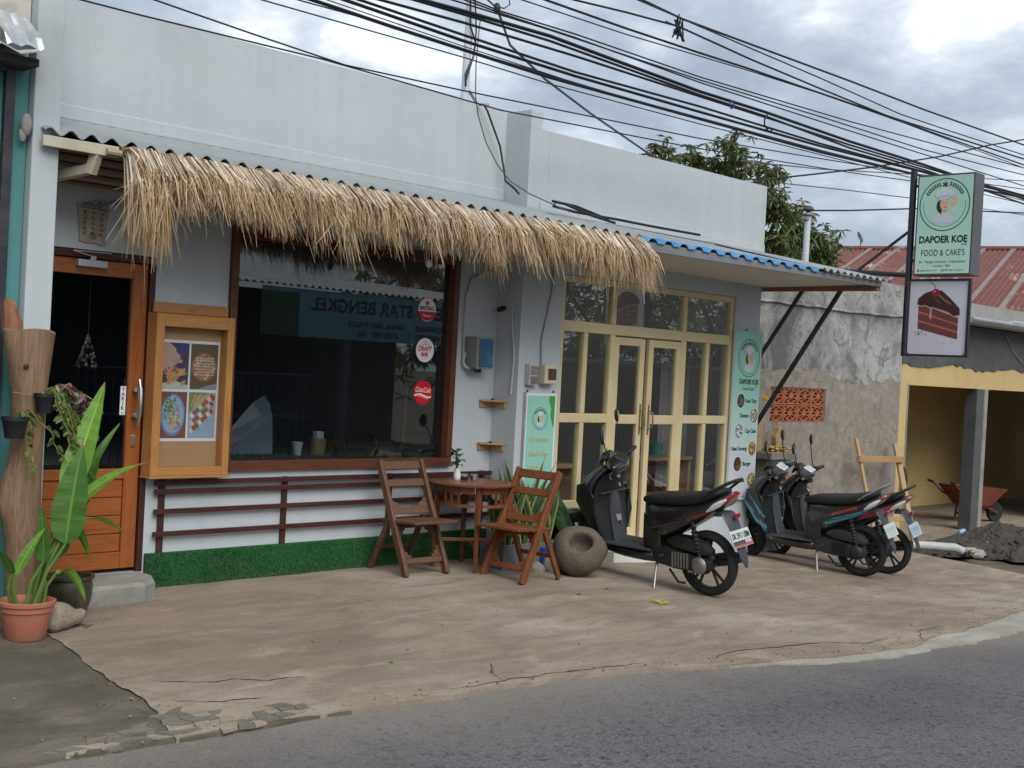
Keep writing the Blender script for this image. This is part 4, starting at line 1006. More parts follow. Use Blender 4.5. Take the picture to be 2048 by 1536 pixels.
def cake(xf, u, y0):
    a = Art(Frame((xf, y0, 2.046), u, (0, 0, 1)), .0009); c_ = 1
    fr2 = random.Random(9)
    CH = (.055, .018, .016); SP = (.15, .055, .04); PK = (.45, .10, .13)
    body = lambda t0, t1, s0, s1: [(.10, t0), (.10, t1), (.52, s1), (.52, s0)]
    zs0 = [.255, .325, .345, .415, .435, .51]; zs1 = [.155, .215, .235, .29, .305, .365]
    cols = [SP, PK, SP, PK, SP]
    for k in range(5): a.poly(body(zs0[k], zs0[k + 1], zs1[k], zs1[k + 1]), cols[k], 1)
    for q in range(140):
        t = fr2.random(); k = fr2.choice((0, 2, 4)); v = fr2.uniform(.1, .9)
        X = .10 + .42 * t; Z = (zs0[k] + (zs0[k + 1] - zs0[k]) * v) * (1 - t) + (zs1[k] + (zs1[k + 1] - zs1[k]) * v) * t
        a.disc(X, Z, .006, .004, tuple(p * fr2.uniform(.5, 1.9) for p in SP), 2, 6)
    a.poly([(.085, .50), (.095, .56), (.16, .61), (.26, .645), (.34, .635), (.42, .57), (.53, .46), (.535, .395), (.47, .375), (.40, .42), (.33, .44), (.27, .455), (.20, .475), (.15, .49), (.11, .485)], CH, 3)
    a.line([(.30, .60), (.36, .55), (.44, .50)], .02, (.22, .10, .08), 3.5); a.line([(.26, .56), (.33, .51)], .012, (.16, .07, .06), 3.5)
    a.line([(.09, .495), (.13, .478), (.17, .488), (.21, .470), (.225, .47), (.227, .355), (.237, .355), (.24, .47), (.30, .452), (.36, .437), (.42, .415), (.47, .378), (.53, .392)], .008, (.55, .40, .38), 4)
    a.disc(.275, .615, .042, .040, (.30, .012, .03), 5); a.disc(.262, .628, .012, .008, (.62, .30, .32), 6, 10)
    a.line([(.275, .65), (.262, .69), (.235, .712), (.205, .715)], .005, (.10, .03, .03), 5)
    for q in range(16): a.disc(.06 + fr2.random() * .14, .19 + fr2.random() * .04, .006, .004, CH, 2, 6)
    for q in range(10): a.disc(.30 + fr2.random() * .2, .10 + fr2.random() * .05, .003, .003, CH, 2, 6)
    a.build('print', cp)
cake(12.0545, (0, -1, 0), 6.099); cake(12.0655, (0, 1, 0), 5.491)
# ================================================================== CHAIRS
M_ch = wood('red_brown_teak', (.085, .030, .014), (.20, .078, .038), 'z', .42)
M_chx = wood('red_brown_teak_board', (.085, .030, .014), (.20, .078, .038), 'x', .42)
def make_chair(label, loc, rz, tint):
    c = local_thing('folding_chair', label, 'chair', loc, rz, 'wooden folding chairs')
    mz, mx = tint
    F0, T0 = Vector((.245, 0, 0)), Vector((-.155, 0, .885))
    d = (T0 - F0)
    at = lambda t, y: F0 + d * t + Vector((0, y, 0))
    for s in (-1, 1):
        MB().beam(at(0, s * .215), at(1, s * .215), .036, .062, (1, 0, .3)).build('back_post', mz, c, bevel=.006)
        MB().beam((-.03, s * .175, .44), (-.25, s * .185, .0), .03, .045, (1, 0, .3)).build('rear_leg', mz, c, bevel=.005)
    for t, h in ((.955, .072), (.80, .062)):
        MB().beam(at(t, -.196), at(t, .196), .018, h, (-.41, 0, .91)).build('back_slat', mx, c, bevel=.005)
    # seat boards
    for k in range(5):
        x = -.12 + k * .092
        MB().box(x, x + .090, -.195 if k < 2 else -.225, .195 if k < 2 else .225, .405 + .004 * k, .427 + .004 * k).build('seat_board', mx, c, bevel=.004)
    # scalloped low back rail
    pr = [(-.195, 0), (.195, 0), (.195, .15), (.165, .145), (.15, .115), (.12, .11), (.105, .08), (.06, .065), (.0, .06), (-.06, .065), (-.105, .08), (-.12, .11), (-.15, .115), (-.165, .145), (-.195, .15)]
    MB().prism([at(.53, y) + d.normalized() * z * .9 + Vector((-.012, 0, 0)) for y, z in pr], (-.018, 0, -.006)).build('scalloped_rail', mx, c, bevel=.003)
    def bracket(t, sy, sz):
        p = [(0, 0), (.085, 0), (.082, .022), (.060, .026), (.055, .050), (.033, .055), (.028, .082), (0, .090)]
        MB().prism([at(t, sy * (.196 - y)) + d.normalized() * z * sz for y, z in p], (-.02, 0, -.009)).build('scroll_bracket', mx, c, bevel=.002)
    MB().beam(at(.13, -.196), at(.13, .196), .02, .045, (-.41, 0, .91)).build('front_stretcher', mx, c, bevel=.004)
    for s in (-1, 1): bracket(.157, s, 1); bracket(.415, s, -1)
    MB().beam(at(.43, -.196), at(.43, .196), .02, .035, (-.41, 0, .91)).build('seat_rail', mx, c, bevel=.004)
    MB().beam((-.165, -.16, .19), (-.165, .16, .19), .018, .035).build('rear_stretcher', mx, c, bevel=.004)
    return c
make_chair('weathered brown folding chair with its back against the trellis', (6.89, 7.715, 0.0), R(-91), (wood('weathered_teak', (.075, .034, .019), (.175, .085, .047), 'z', .5), wood('weathered_teak_board', (.075, .034, .019), (.175, .085, .047), 'x', .5)))
make_chair('orange brown folding chair beside the stone mortar', (7.635, 7.13, -.028), R(182), (wood('orange_teak', (.11, .034, .013), (.25, .088, .036), 'z', .42), wood('orange_teak_board', (.11, .034, .013), (.25, .088, .036), 'x', .42)))

# ================================================================== TABLE
tb = local_thing('side_table', 'small round wooden table between the two folding chairs', 'table', (7.50, 7.63, -.005), R(12))
M_tb = wood('table_teak', (.11, .035, .014), (.24, .085, .036), 'x', .33)
M_tbz = wood('table_teak_leg', (.11, .035, .014), (.24, .085, .036), 'z', .36)
top = MB(); n = 8
oc = lambda r, z: [(r * math.cos(2 * math.pi * (k + .5) / n), r * math.sin(2 * math.pi * (k + .5) / n), z) for k in range(n)]
oc2 = lambda r, z: [(r * math.cos(2 * math.pi * k / 40) / max(.965, 1), r * math.sin(2 * math.pi * k / 40), z) for k in range(40)]
top.loft([oc2(.345, .700), oc2(.362, .704), oc2(.366, .716), oc2(.356, .724), oc2(.30, .725)])
top.build('table_top', M_tb, tb, smooth=True)
legs = [(.30 * math.cos(t), .30 * math.sin(t)) for t in (R(45), R(135), R(225), R(315))]
for x, y in legs:
    MB().loft([[(x * 1.0 + i * .012, y + j * .012, 0) for i, j in ((-1, -1), (1, -1), (1, 1), (-1, 1))], [(x * .97 + i * .019, y * .97 + j * .019, .50) for i, j in ((-1, -1), (1, -1), (1, 1), (-1, 1))], [(x * .97 + i * .021, y * .97 + j * .021, .699) for i, j in ((-1, -1), (1, -1), (1, 1), (-1, 1))]]).build('leg', M_tbz, tb, bevel=.003)
for k in range(4):
    (x0, y0), (x1, y1) = legs[k], legs[(k + 1) % 4]
    arc = lambda t, r: (r * math.cos(R(45) + R(90) * (k + t)), r * math.sin(R(45) + R(90) * (k + t)))
    for z, h, nm in ((.672, .054, 'apron'), (.545, .026, 'lower_ring')):
        m = MB(); secs = []
        for q in range(9):
            t = .07 + .86 * q / 8; a_, b_ = arc(t, .283), arc(t, .303)
            secs.append([(a_[0], a_[1], z - h / 2), (b_[0], b_[1], z - h / 2), (b_[0], b_[1], z + h / 2), (a_[0], a_[1], z + h / 2)])
        m.loft(secs).build(nm, M_tb, tb)
    for t in (.36, .5, .64):
        a_ = arc(t, .293); MB().box(a_[0] - .009, a_[0] + .009, a_[1] - .009, a_[1] + .009, .5585, .6445).build('spindle', M_tbz, tb, bevel=.002)
MB().beam((legs[0][0], legs[0][1], .205), (legs[2][0], legs[2][1], .205), .024, .032).build('cross_stretcher', M_tb, tb, bevel=.003)
MB().beam((legs[1][0], legs[1][1], .235), (legs[3][0], legs[3][1], .235), .024, .028).build('cross_stretcher', M_tb, tb, bevel=.003)
LEAFM = vcol('leaf_green', .42, 0, .25, .45)
def leaf_blade(m, p0, p1, p2, w, col, rib=None, seg=8, side=None, fold=.25, shape=0.55):
    # broad leaf along the quadratic p0-p1-p2
    p0, p1, p2 = Vector(p0), Vector(p1), Vector(p2); rows = []
    for k in range(seg + 1):
        t = k / seg; c = p0 * (1 - t) ** 2 + p1 * 2 * t * (1 - t) + p2 * t * t
        d = ((p1 - p0) * (1 - t) + (p2 - p1) * t).normalized()
        s = (Vector(side) if side is not None else d.cross(Vector((0, 0, 1))))
        s = (s - d * s.dot(d)).normalized(); u = s.cross(d)
        ww = w * (math.sin(math.pi * min(1, t ** shape * 1.0)) ** .8 if 0 < t < 1 else 0) * .5 + .002
        ru = .035 * ww * math.sin(k * 12.0 / seg * 2.3)
        rows.append(m.pts([c - s * ww + u * (ww * fold + ru), c - s * ww * .08, c + s * ww * .08, c + s * ww + u * (ww * fold - ru)]))
    for k, (a, b) in enumerate(zip(rows, rows[1:])):
        j = (.86 + .26 * hsh(k * 1.3, p0[0] * 9)) * (1.03 if k % 2 else .98)
        m.col = tuple(c * j for c in col) if not (seg >= 10 and k == seg - 1) else (.22, .13, .05); m.face((a[0], a[1], b[1], b[0])); m.face((a[2], a[3], b[3], b[2]))
        m.col = rib or tuple(min(1, c * 1.9) for c in col); m.face((a[1], a[2], b[2], b[1]))
vz = thing('table_vase', 'white vase with glossy green leaves on the round table', 'vase', (7.415, 7.73, .721))
MB().lathe([(.022, .721), (.03, .735), (.032, .77), (.024, .81), (.026, .825), (.018, .824)], 16, Matrix.Translation((7.415, 7.73, 0))).build('vase', simple('white_ceramic', (.62, .62, .60), .25, .04), vz, smooth=True)
m = MB()
for q in range(18):
    an, h = rnd.uniform(0, 6.28), rnd.uniform(.03, .16); x, y, z = 7.405 + math.cos(an) * .015, 7.73 + math.sin(an) * .015, .81 + h
    L = rnd.uniform(.06, .10); dr = Vector((math.cos(an), math.sin(an), rnd.uniform(-.5, .7))).normalized() * L
    g = rnd.uniform(.6, 1.2); leaf_blade(m, (x, y, z), Vector((x, y, z)) + dr * .6 + Vector((0, 0, .02)), Vector((x, y, z)) + dr, .05, (.045 * g, .12 * g, .03 * g), seg=5)
    m.col = (.06, .12, .03); m.tube([(7.415, 7.73, .80), (x, y, z)], .003, 4)
m.build('leaves', LEAFM, vz, fix=False)
for i_, (x, y, lb) in enumerate(((7.475, 7.70, 'left one of two small metal lidded jars on the round table'), (7.545, 7.655, 'right one of two small metal lidded jars on the round table'))):
    j = thing('condiment_jar', lb, 'jar', (x, y, .721), 'jars on the round table')
    MB().lathe([(.030, .7255), (.032, .73), (.032, .755), (.029, .757)], 18, Matrix.Translation((x, y, 0))).build('body', M_chrome if i_ else M_blackp, j, smooth=True)
    MB().lathe([(.033, .7575), (.033, .772), (.03, .775)], 18, Matrix.Translation((x, y, 0))).build('lid', M_chrome, j, smooth=True)

# ================================================================== STONE MORTAR + PLANTER + SNAKE PLANTS
def rock_mat(name, a, b, sc=9):
    if name in MATS: return MATS[name]
    m, nt, bs, out = new_mat(name); v = coords(nt)
    n1 = noise(nt, v, sc, 7, .7); n2 = noise(nt, v, sc * 7, 4, .7)
    col = mixc(nt, .5, rampn(nt, n1, [(.35, a), (.65, b)]), rampn(nt, n2, [(.35, a), (.7, tuple(k * 1.2 for k in b))]))
    nt.links.new(col, bs.inputs['Base Color']); bs.inputs['Roughness'].default_value = .92
    bump(nt, bs, mathn(nt, 'ADD', n1, n2), .8, .015); MATS[name] = m; return m
ax = Vector((-.52, -.42, .74)).normalized()
mo = thing('stone_mortar', 'rough brown stone mortar tipped to show its round hollow', 'mortar', (8.30, 7.08, -.06))
Q = ax.to_track_quat('Z', 'Y').to_matrix().to_4x4()
prof = [(.02, -.185), (.09, -.178), (.15, -.145), (.20, -.085), (.232, -.01), (.232, .055), (.205, .115), (.165, .15), (.128, .162), (.105, .155), (.096, .13), (.092, .08), (.085, .03), (.03, .012)]
m = MB(); secs = []
for r, z in prof:
    row = []
    for k in range(36):
        t = 2 * math.pi * k / 36; out = 1 if (z < .158 and r > .11) or z < 0 else .25
        f = 1 + out * (.035 * math.sin(3 * t + 1) + .03 * math.sin(5 * t + z * 20) + .02 * math.sin(9 * t + z * 35) + .10 * math.cos(t - 2.2) * (1 if out == 1 else 0))
        row.append(Vector((8.30, 7.08, .135)) + (Q @ Vector((r * f, r * f, 1)).to_4d()).to_3d() * 0 + Q.to_3x3() @ Vector((r * f * math.cos(t), r * f * math.sin(t), z)))
    secs.append(row)
m.loft(secs).build('bowl', rock_mat('volcanic_stone', (.070, .054, .040), (.155, .122, .092)), mo, smooth=True, sub=1)
pb = thing('planter_trough', 'long grey cement planter trough behind the orange chair', 'planter', (8.0, 7.56, -.05))
X0, X1, Y0, Y1 = 7.70, 8.42, 7.42, 7.70
MB().box(X0, X1, Y0, Y0 + .035, -.08, .19).box(X0, X1, Y1 - .035, Y1, -.08, .19).box(X0, X0 + .035, Y0 + .0355, Y1 - .0355, -.08, .19).box(X1 - .035, X1, Y0 + .0355, Y1 - .0355, -.08, .19).build('trough', simple('dark_cement', (.13, .13, .125), .85, .15, 5, bmp=.3), pb, bevel=.004)
MB().box(X0 + .036, X1 - .036, Y0 + .036, Y1 - .036, .0, .15).build('soil', simple('potting_soil', (.04, .028, .02), .95, .3, 20, bmp=.6), pb)
rs = [(8.19, 7.30, .10, .115), (8.02, 7.33, .08, .07), (8.36, 7.36, .08, .08)]
for i_, (x, y, r, h) in enumerate(rs):
    s_ = MB(); 
    s_.ellipsoid((x, y, h * .6 - .06), (r, r * .8, h), 14, 8)
    s_.v = [(a + .012 * math.sin(b * 40 + c * 31), b + .012 * math.sin(a * 37), c + .01 * math.sin(a * 29 + b * 23)) for a, b, c in s_.v]
    tag(s_.build('loose_stone', rock_mat('grey_stone', (.16, .145, .125), (.28, .26, .23), 7), None, smooth=True, org=Vector((x, y, -.06))), ['pale rounded stone beside the mortar under the orange chair', 'smaller grey stone before the planter trough', 'grey stone half hidden behind the mortar'][i_], 'stone')
tag(MB().lathe([(.04, -.05), (.055, .14), (.058, .15), (.05, .149)], 16, Matrix.Translation((8.205, 7.40, 0))).build('blue_cup', simple('blue_plastic', (.01, .09, .42), .35, .05), None, smooth=True, org=Vector((8.205, 7.40, -.05))), 'small bright blue plastic cup behind the orange chair', 'cup')
def snake_leaf(m, b, an, lean, L, w, twist, yel=True):
    b = Vector(b); rows = []; seg = 10
    for k in range(seg + 1):
        t = k / seg
        c = b + Vector((math.cos(an) * lean * (t ** 1.6) * L, math.sin(an) * lean * (t ** 1.6) * L, t * L * (1 - .15 * lean * t)))
        ww = w * (.75 + .5 * math.sin(math.pi * min(1, t * .9 + .1))) * (1 if t < .7 else max(0.02, (1 - t) / .3) ** .8)
        a2 = -.78 + twist * .7 + (t - .4) * .7; s = Vector((math.cos(a2), math.sin(a2), 0)); u = Vector((-math.sin(a2), math.cos(a2), 0))
        wv = .006 * math.sin(t * 11 + twist)
        rows.append(m.pts([c - s * ww + u * (ww * .45 + wv), c - s * ww * .66 + u * .2 * ww, c, c + s * ww * .66 + u * .2 * ww, c + s * ww + u * (ww * .45 - wv)]))
    for k, (p, q) in enumerate(zip(rows, rows[1:])):
        g = .7 + .7 * hsh(k, b.x * 7 + b.y * 3 + an)
        mid = (.035 * g, .075 * g, .035 * g); ed = (.26, .27, .07) if yel else (.07, .12, .05)
        for f in range(4):
            m.col = ed if f in (0, 3) else mid
            m.face((p[f], p[f + 1], q[f + 1], q[f]))
spots = [(7.78, 7.56, 7, .60, 'snake plant with yellow edged leaves left in the trough by the table'), (7.95, 7.55, 9, .66, 'snake plant in the middle of the trough behind the orange chair'), (8.15, 7.57, 10, .80, 'tallest yellow edged snake plant in the trough before the green banner'), (8.33, 7.55, 8, .58, 'snake plant at the right end of the trough')]
SNK = vcol('snake_plant_leaf', .4, .1, .12, .45)
for x, y, n, L, lb in spots:
    p = thing('snake_plant', lb, 'plant', (x, y, .15), 'snake plants before the pillar'); 
    for q in range(n):
        m = MB(); an = rnd.uniform(0, 6.28)
        snake_leaf(m, (x + rnd.gauss(0, .03), y + rnd.gauss(0, .025), .145), an, rnd.uniform(.05, .38), L * rnd.uniform(.6, 1.08), rnd.uniform(.022, .034), rnd.uniform(-.9, .9))
        m.build('leaf', SNK, p, fix=False)
p = thing('snake_plant', 'dark mottled snake plant in a pot behind the stone mortar', 'plant', (8.62, 7.42, -.08), 'snake plants before the pillar')
MB().lathe([(.10, -.085), (.13, .06), (.14, .08), (.125, .08), (.12, .05)], 20, Matrix.Translation((8.62, 7.42, 0))).build('pot', M_blackp, p, smooth=True)
for q, (an, le, L, w) in enumerate(((5.0, .22, 1.02, .042), (5.2, .42, .66, .042), (2.0, .45, .52, .046), (1.6, .25, .42, .044), (5.0, .62, .62, .036), (1.9, .3, .62, .040), (5.1, .85, .56, .024), (2.2, .6, .5, .035))):
    m = MB(); snake_leaf(m, (8.62 + .03 * math.cos(an), 7.42 + .03 * math.sin(an), .05), an + .6, le, L, w, rnd.uniform(-.6, .6), q in (1, 4, 6))
    m.build('leaf', SNK, p, fix=False)

# ================================================================== LEFT CORNER: TRUNK, POTS, PLANTS
M_trunk = wood('bare_driftwood', (.12, .070, .038), (.33, .215, .128), 'z', .78, .9)
tk = thing('driftwood_post', 'upright bare tree trunk with a flared cut top by the timber door', 'trunk', (3.5, 7.36, 0))
prof = [(-.03, 3.40, 3.60), (.17, 3.41, 3.60), (.35, 3.40, 3.60), (.50, 3.385, 3.59), (.62, 3.36, 3.585), (.74, 3.33, 3.58), (.86, 3.35, 3.575), (1.0, 3.395, 3.575), (1.16, 3.405, 3.58), (1.40, 3.385, 3.59), (1.58, 3.34, 3.605), (1.70, 3.31, 3.615), (1.758, 3.302, 3.622)]
m = MB(); secs = []
for z, a_, b_ in prof:
    cx, rx = (a_ + b_) / 2, (b_ - a_) / 2
    secs.append([(cx + rx * math.cos(t) * (1 + .05 * math.sin(3 * t + z * 5)), 7.36 + .105 * math.sin(t) * (1 + .09 * math.sin(4 * t + z * 4)), z + (.012 * math.sin(3 * t) if z > 1.7 else 0)) for t in [2 * math.pi * k / 22 for k in range(22)]])
m.loft(secs).build('stem', M_trunk, tk, smooth=True)
m = MB(); m.loft([[(3.37 + .062 * math.cos(t) + .01 * math.sin(z * 40), 7.37 + .05 * math.sin(t), z + .02 * math.sin(2 * t)) for t in [2 * math.pi * k / 9 for k in range(9)]] for z in (1.74, 1.80)] + [[(3.355 + .045 * math.cos(t), 7.37 + .04 * math.sin(t), 1.86 + .015 * math.sin(3 * t)) for t in [2 * math.pi * k / 9 for k in range(9)]], [(3.345 + .040 * math.cos(t), 7.37 + .03 * math.sin(t), 1.915 + .022 * math.sin(2 * t) + .012 * math.sin(5 * t)) for t in [2 * math.pi * k / 9 for k in range(9)]]])
m.build('broken_branch', wood('split_wood', (.20, .075, .035), (.36, .17, .085), 'z', .8), tk)
MB().ellipsoid((3.415, 7.262, 1.545), (.018, .012, .016), 10, 6).build('knot', simple('dark_knot', (.05, .03, .02), .9, .2), tk, smooth=True)
MB().tube([(3.345, 7.275, 1.39), (3.45, 7.253, 1.375), (3.59, 7.30, 1.37)], .002, 4).build('tie_wire', M_grey, tk)
M_tc = simple('terracotta_plastic', (.40, .135, .085), .6, .08, 6, dirt=(.30, .20, .15), dscale=5, damt=.5)
def ribbed_pot(m, c, prof, n=72, rib=.0035, zr=(0, .15)):
    secs = []
    for r, z in prof:
        secs.append([(c[0] + (r + (rib if (k % 2 and zr[0] < z < zr[1]) else 0)) * math.cos(2 * math.pi * k / n), c[1] + (r + (rib if (k % 2 and zr[0] < z < zr[1]) else 0)) * math.sin(2 * math.pi * k / n), c[2] + z) for k in range(n)])
    return m.loft(secs)
PC = (3.41, 7.10, -.03)
hp = thing('potted_heliconia', 'terracotta pot with broad upright green leaves at the left edge', 'potted plant', PC)
m = MB(); ribbed_pot(m, PC, [(.108, 0), (.112, .006), (.135, .15), (.137, .16), (.147, .165), (.149, .195), (.160, .20), (.163, .222), (.152, .226), (.143, .215), (.138, .19)]); m.build('pot', M_tc, hp, smooth=True)
m = MB(); m.lathe([(.139, .18), (.07, .188), (.02, .187)], 30, Matrix.Translation(PC)); m.build('soil', simple('potting_soil', (.04, .028, .02), .95, .3, 20, bmp=.6), hp)
G1, G2, G3 = (.12, .25, .03), (.075, .175, .03), (.155, .31, .04)
camdir = Vector((.70, -.71, 0))
lv = [  # base, stalk end, blade mid, tip, width, colour
    ((3.44, 7.10, .16), (3.64, 7.12, .80), (3.74, 7.13, 1.12), (3.845, 7.12, 1.47), .165, G3),
    ((3.46, 7.12, .16), (3.66, 7.15, .68), (3.80, 7.18, .98), (3.975, 7.15, 1.22), .075, G2),
    ((3.43, 7.05, .16), (3.58, 7.00, .52), (3.60, 6.98, .86), (3.655, 6.99, 1.10), .20, G2),
    ((3.47, 7.13, .16), (3.64, 7.16, .50), (3.78, 7.20, .78), (3.89, 7.20, 1.06), .12, G2),
    ((3.46, 7.08, .16), (3.64, 7.08, .70), (3.86, 7.08, .93), (4.13, 7.06, .985), .085, G1),
    ((3.45, 7.06, .16), (3.60, 7.04, .60), (3.80, 7.03, .72), (3.96, 7.02, .565), .055, G3),
    ((3.47, 7.10, .16), (3.63, 7.14, .56), (3.72, 7.12, .66), (3.79, 7.10, .40), .075, G2),
    ((3.38, 7.05, .16), (3.46, 7.02, .42), (3.45, 7.0, .56), (3.415, 6.99, .76), .085, G2),
    ((3.33, 7.05, .16), (3.30, 7.02, .36), (3.36, 7.0, .52), (3.44, 6.98, .62), .06, G1),
    ((3.31, 7.08, .16), (3.29, 7.05, .36), (3.24, 7.0, .47), (3.16, 6.95, .52), .06, G2),
    ((3.50, 7.08, .16), (3.56, 7.06, .34), (3.66, 7.04, .40), (3.74, 7.03, .16), .065, G3),
    ((3.47, 7.16, .16), (3.66, 7.20, .42), (3.70, 7.22, .70), (3.68, 7.24, .92), .10, G2)]
for b0, s0, mdl, tip, w, g in lv:
    m = MB(); m.col = (.13, .22, .045)
    mid = (Vector(b0) + Vector(s0)) / 2 + Vector((-.02, 0, .02))
    m.tube([b0, mid, s0], [.014, .011, .007], 7)
    leaf_blade(m, s0, mdl, tip, w, g, tuple(min(1, c * 1.7) for c in g), 22, camdir + Vector((0, 0, rnd.uniform(-.25, .25))), .22)
    m.build('leaf', LEAFM, hp, fix=False)
dp = thing('glazed_pot', 'dark glazed pot behind the terracotta pot', 'pot', (3.83, 7.41, 0))
MB().lathe([(.075, -.01), (.095, .02), (.118, .10), (.125, .17), (.118, .205), (.132, .215), (.132, .232), (.115, .23), (.11, .19), (.02, .18)], 26, Matrix.Translation((3.83, 7.41, 0)) @ Matrix.Scale(1.12, 4)).build('body', simple('mottled_glaze', (.035, .036, .022), .35, .3, 9, dirt=(.16, .12, .07), dscale=5, damt=.8), dp, smooth=True)
rk = MB(); secs = []
for k, (x, y, z, a_, b_) in enumerate([(3.53, 7.13, .07, .04, .05), (3.575, 7.14, .085, .09, .105), (3.63, 7.16, .085, .095, .10), (3.69, 7.18, .075, .08, .085), (3.73, 7.19, .065, .06, .065), (3.77, 7.20, .055, .045, .045), (3.81, 7.205, .065, .035, .045), (3.835, 7.21, .075, .02, .03)]):
    secs.append([(x + .01 * math.sin(t * 3 + k), y + a_ * math.cos(t), max(-.03, z - .02 + b_ * math.sin(t) * (1 + .1 * math.sin(2 * t + k)))) for t in [2 * math.pi * q / 12 for q in range(12)]])
tag(rk.loft(secs).build('driftwood_stump', rock_mat('pale_weathered_wood', (.20, .16, .12), (.34, .28, .22), 6), None, smooth=True, org=Vector((3.66, 7.16, -.02)), sub=1), 'pale knotted driftwood lump between the two pots', 'driftwood')
def hang_pot(label, c, r, h, vine_seed, purple=False, nv=6, drop=.5, fd=(.12, 0)):
    t = thing('hanging_planter', label, 'hanging planter', c, 'black pots hung on the trunk'); r_ = random.Random(vine_seed)
    MB().lathe([(r * .68, 0), (r * .92, h * .78), (r * .94, h * .80), (r, h * .82), (r, h), (r * .9, h), (r * .85, h * .7), (.01, h * .68)], 22, Matrix.Translation(c)).build('pot', M_blackp, t, smooth=True)
    m = MB(); lf = MB()
    for v in range(nv):
        an = r_.uniform(-2.2, .8); x, y, z = c[0] + r * .5 * math.cos(an), c[1] + r * .5 * math.sin(an), c[2] + h
        pts = [Vector((x, y, z))]; p = Vector((x, y, z)); dz = .05; D = drop * r_.uniform(.5, 1.0); n = 12
        for k in range(n):
            p = p + Vector((r_.gauss(fd[0] / n * 1.6, .012) , r_.gauss(-.006 if k < 4 else 0, .01), (.02 if k < 2 else -D / n))); pts.append(p.copy())
            L = r_.uniform(.035, .062); a2 = r_.uniform(0, 6.28); q = p + Vector((math.cos(a2), math.sin(a2) * .6, -.6)).normalized() * L
            g = r_.uniform(.6, 1.3)
            col = ((.13 * g, .05 * g, .075 * g) if r_.random() < .55 else (.17 * g, .19 * g, .12 * g)) if purple else ((.10 * g, .17 * g, .035 * g) if r_.random() < .8 else (.24 * g, .28 * g, .12 * g))
            if not purple and r_.random() < .04: col = (.42, .22, .02)
            leaf_blade(lf, p, p + (q - p) * .5 + Vector((0, 0, .012)), q, L * .62, col, tuple(min(1, c_ * 1.35) for c_ in col), 4, Vector((.7, -.7, .2)))
        m.tube(pts, .0025, 4)
    m.build('vine', simple('yellow_vine_stem', (.26, .22, .07), .6, .1), t); o = lf.build('leaves', LEAFM, t, fix=False); o['kind'] = 'stuff'
    return t
hang_pot('lower left black pot with a single trailing vine on the trunk', (3.335, 7.20, 1.125), .078, .125, 5, False, 2, .42, (.12, 0))
hang_pot('black pot on the right of the trunk with a thick bunch of trailing green vines', (3.505, 7.20, 1.275), .062, .115, 9, False, 9, .62, (.14, 0))
hang_pot('black pot with purple and grey leaves hanging before the door glass', (3.665, 7.40, 1.28), .065, .12, 21, True, 9, .24, (.12, 0))

# ================================================================== OFFERING, LITTER
of = thing('flower_offering', 'small square leaf offering with bright petals on the pavement', 'offering', (8.04, 6.02, groundz(8.04, 6.02)))
z = groundz(8.04, 6.02)
MB().box(7.98, 8.10, 5.97, 6.07, z + .004, z + .02).build('leaf_tray', simple('young_palm_leaf', (.30, .30, .07), .6, .2, 20), of, bevel=.003)
m = MB()
for q in range(46):
    x, y = rnd.uniform(7.99, 8.09), rnd.uniform(5.98, 6.06); m.col = rnd.choice([(.5, .03, .12), (.55, .28, .02), (.22, .35, .03), (.45, .42, .1), (.5, .5, .45)])
    m.ellipsoid((x, y, z + .026), (.010, .008, .006), 6, 4)
m.build('petals', vcol('petal', .6), of)['kind'] = 'stuff'
for i_, (x, y, s) in enumerate(((7.55, 6.45, .03), (8.02, 6.55, .03), (4.95, 5.65, .025))):
    m = MB(); z = groundz(x, y) + .006; m.col = (.16, .10, .05) if i_ < 2 else (.12, .25, .03)
    leaf_blade(m, (x, y, z), (x + s * .6, y, z + .012), (x + s * 1.6, y + .01, z + .004), s, m.col, None, 5, (0, 1, 0))
    tag(m.build('fallen_leaf', LEAFM, None, fix=False, org=Vector((x, y, z))), ['dry brown leaf on the pavement before the chairs', 'dry brown leaf on the pavement near the mortar', 'small green leaf lying on the pavement near the road'][i_], 'leaf', 'fallen leaves')
wd = MB()
for x0, y0, n in ((3.30, 5.75, 16), (3.42, 5.60, 14), (3.36, 6.05, 8), (3.55, 5.45, 8)):
    for q in range(n):
        x, y = x0 + rnd.gauss(0, .06), y0 + rnd.gauss(0, .03); z = groundz(x, y) - .012; an = rnd.uniform(0, 6.28); L = rnd.uniform(.02, .05); g = rnd.uniform(.5, 1.3)
        wd.col = (.10 * g, .15 * g, .03 * g) if rnd.random() < .6 else (.28 * g, .18 * g, .06 * g)
        wd.poly([(x - .004, y, z), (x + .004, y, z), (x + L * math.cos(an), y + L * math.sin(an), z + L * rnd.uniform(.2, .8))])
o = wd.build('crack_weeds', LEAFM, None, fix=False, org=Vector((3.4, 5.7, -.1))); o['kind'] = 'stuff'; tag(o, 'sparse weeds and dead leaves in the pavement crack at the left', 'weeds')
gv = MB()
for q in range(420):
    x = rnd.uniform(2.7, 13); e = lerp_pts(TAN, x); y = e + abs(rnd.gauss(0, .16)) - .05 if rnd.random() < .7 else rnd.uniform(4.9, 7.3); s = rnd.uniform(.003, .011)
    z = groundz(x, y) + (.002 if y > e else -.03); g = rnd.uniform(.5, 1.3); gv.col = (.24 * g, .21 * g, .17 * g)
    gv.ellipsoid((x, y, z + s * .4), (s, s * .8, s * .6), 5, 4)
o = gv.build('loose_gravel', vcol('gravel', .9), None, org=Vector((7, 5, -.1))); o['kind'] = 'stuff'; tag(o, 'scattered small gravel along the pavement edge', 'gravel')
